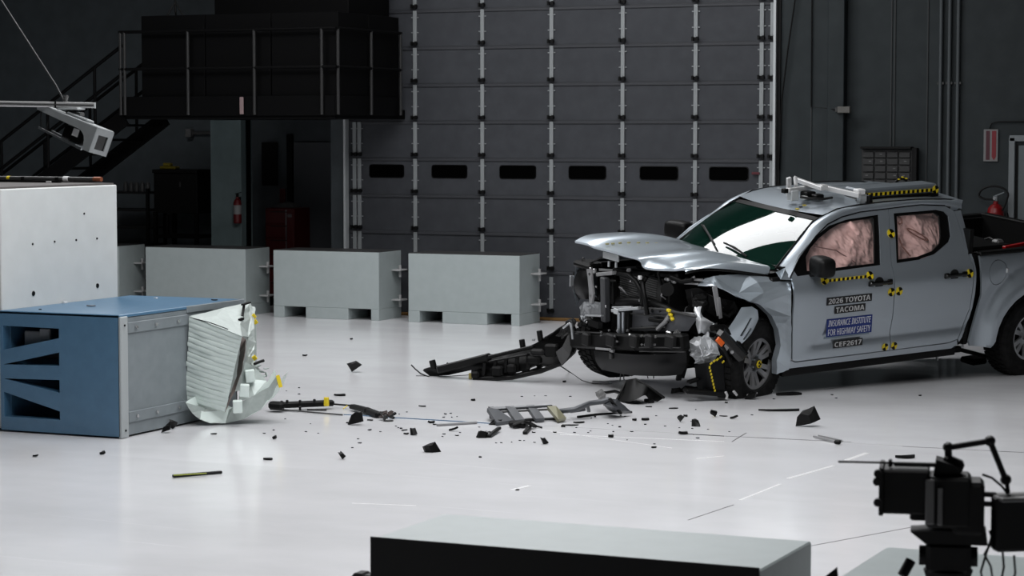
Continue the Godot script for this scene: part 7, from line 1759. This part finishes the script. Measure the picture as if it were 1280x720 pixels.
func film_camera() -> void:
	# stands in front, turned along the view's width; local units: metres, origin at the body's middle
	var t := thing("film_camera", "black film camera with matte box and articulated arm on a tripod in the foreground", "camera", Vector3(-1.646, 1.236, -6.864), deg_to_rad(13.5))
	var k := mat(grey(0.03), 0.6)
	var g := mat(grey(0.5), 0.5)
	var u := 1.0 / 411.4
	var P := func(x: float, y: float, z := 0.0) -> Vector3: return Vector3((x - 1170.0) * u, (625.0 - y) * u, z)
	var B := func(x0: float, y0: float, x1: float, y1: float, d: float, bev := 0.006, z := 0.0) -> MB: return MB.new().box(P.call((x0 + x1) / 2, (y0 + y1) / 2, z), Vector3((x1 - x0) * u, (y1 - y0) * u, d), bev)
	var mb := put("matte_box", B.call(1104, 584, 1162, 639, 0.16), k, t)
	put("front_flange", B.call(1100, 581, 1106, 641, 0.18, 0.003), k, mb)
	for q in [[1099, 586], [1098, 596], [1099, 622]]: put("thumb_screw", MB.new().tube([P.call(q[0], q[1], 0.11), P.call(q[0], q[1], 0.135)], 0.012, 10), k, mb)
	put("rod_bracket", B.call(1138, 636, 1160, 650, 0.06), k, mb)
	var bd := put("body", B.call(1157, 592, 1213, 655, 0.16, 0.01), k, t)
	put("side_cover", B.call(1157, 594, 1168, 650, 0.02, 0.004, 0.085), g, bd)
	put("vent_strip", B.call(1172, 604, 1178, 651, 0.02, 0.003, 0.085), g, bd)
	put("rear_block", B.call(1190, 598, 1229, 664, 0.15, 0.012), k, t)
	put("top_plate", MB.new().prism(pv([Vector2(-0.012, 0.06), Vector2(0.066, 0.06), Vector2(0.075, 0.10), Vector2(0.05, 0.115), Vector2(0.0, 0.13)]), -0.05, 0.05), k, t)
	put("top_handle", MB.new().bar(P.call(1178, 574), P.call(1203, 584), 0.05, 0.04, 0.01), k, t)
	put("antenna_rod", MB.new().tube([P.call(1049, 577.5, 0.04), P.call(1182, 577, 0.04)], 0.0035, 8), M.dark, t)
	put("rod_clamp", B.call(1111, 573, 1116, 582, 0.03, 0.003, 0.04).add(B.call(1118, 576, 1178, 581, 0.02, 0.003, 0.04)), k, t)
	var arm := put("articulated_arm", MB.new().tube([P.call(1185, 575), P.call(1184, 558)], 0.012, 10).tube([P.call(1182, 559), P.call(1235, 549)], 0.0095, 10).tube([P.call(1235, 549), P.call(1256, 600)], 0.0095, 10).tube([P.call(1256, 598), P.call(1258, 614)], 0.007, 10), k, t)
	for q in [[1184, 558, 0.016], [1235, 549, 0.017], [1255, 597, 0.017]]:
		put("ball_joint", MB.new().lathe([Vector2(0, -q[2]), Vector2(q[2] * 0.7, -q[2] * 0.7), Vector2(q[2], 0), Vector2(q[2] * 0.7, q[2] * 0.7), Vector2(0, q[2])], 14, Transform3D(Basis(), P.call(q[0], q[1]))), k, arm)
	var mo := put("monitor", MB.new().box(P.call(1275, 650), Vector3(0.18, 0.17, 0.06), 0.01, Basis(Vector3(0, 1, 0), 0.35)), k, t)
	put("monitor_hood", MB.new().box(P.call(1275, 618, 0.0), Vector3(0.17, 0.012, 0.12), 0.003, Basis(Vector3(0, 1, 0), 0.35)), g, mo)
	for y in [616.0, 628.0]: put("cable_plug", B.call(1228, y - 3, 1244, y + 3, 0.02, 0.003), M.charcoal, t)
	for q in [[[1226, 590], [1238, 594], [1250, 604], [1257, 613]], [[1240, 640], [1238, 670], [1232, 690], [1226, 712], [1232, 740], [1180, 760]], [[1236, 660], [1240, 672], [1230, 690], [1238, 705], [1242, 730], [1200, 770]], [[1252, 684], [1254, 705], [1248, 740], [1195, 790]], [[1266, 690], [1268, 712], [1258, 750], [1200, 800]]]:
		var c := []
		for v in q: c.append(P.call(v[0], v[1], 0.02))
		put("cable", MB.new().tube(c, 0.004, 6), k, t)
	put("base_plate", MB.new().prism(pv([Vector2(-0.075, -0.09), Vector2(0.0, -0.085), Vector2(0.15, -0.085), Vector2(0.155, -0.125), Vector2(-0.03, -0.125)]), -0.06, 0.06), k, t)
	put("fluid_head", B.call(1158, 674, 1214, 715, 0.13, 0.015).add(MB.new().tube([P.call(1150, 695), P.call(1222, 695)], 0.03, 14)), k, t)
	put("head_knob", MB.new().tube([P.call(1140, 700, 0.03), P.call(1130, 718, 0.05)], 0.016, 12), k, t)
	put("bowl", MB.new().tube([P.call(1186, 712), P.call(1186, 745)], 0.075, 18, 0.05), k, t)
	var hy: float = t.position.y
	for a in [0.6, 2.7, 4.8]:
		var foot := Vector3((1186 - 1170) * u + cos(a) * 0.42, -hy + 0.012, sin(a) * 0.42)
		var lg := put("tripod_leg", MB.new().tube([P.call(1186, 742) + Vector3(cos(a) * 0.05, 0, sin(a) * 0.05), foot], 0.02, 8), k, t)
		put("leg_foot", MB.new().box(foot, Vector3(0.05, 0.024, 0.05), 0.006), M.rubber, lg)
	t = thing("stand_flag", "small black pointed plate on a stand at the foreground block's right end", "stand", Vector3(-2.145, 0, -6.9))
	var tip: Vector3 = Vector3(-1.964, 0.999, -6.900)
	putw("pole", MB.new().tube([Vector3(tip.x - 0.0, 0.02, -6.9), tip - Vector3(0.0, 0.05, 0)], 0.012, 8), M.black, t)
	putw("plate", MB.new().prism(pv([Vector2(tip.x, tip.y), Vector2(tip.x - 0.07, tip.y - 0.06), Vector2(tip.x + 0.01, tip.y - 0.1)]), -6.905, -6.895), M.black, t)
	putw("foot", MB.new().box(Vector3(tip.x, 0.012, -6.9), Vector3(0.3, 0.024, 0.3), 0.006), M.black, t)
	var bump := thing("rubber_buffer", "small black rubber buffer at the foreground block's left edge", "buffer", Vector3(-4.056, 0.656, -7.700))
	put("pad", MB.new().box(Vector3.ZERO, Vector3(0.05, 0.045, 0.08), 0.01), M.black, bump)
	put("arm", MB.new().bar(Vector3(0.02, 0, 0), Vector3(0.14, 0, 0), 0.04, 0.03), M.black, bump)

func _ready() -> void:
	view_and_light()
	noise.seed = 7
	noise.frequency = 0.01
	build_materials()
	M.ws = mat(Color(0.05, 0.15, 0.12, 0.8), 0.02, 0.0, 0.7)
	M.ws.transparency = BaseMaterial3D.TRANSPARENCY_ALPHA
	M.ws.metallic_specular = 0.7
	M.ws_dark = mat(Color(0.02, 0.03, 0.03), 0.05)
	light_banks()
	room()
	sectional_door()
	mezzanine()
	hall_fittings()
	blocks()
	pickup()
	roof_rig()
	barrier()
	white_block()
	hanging_camera()
	torn_bumper()
	floor_wreckage()
	film_camera()
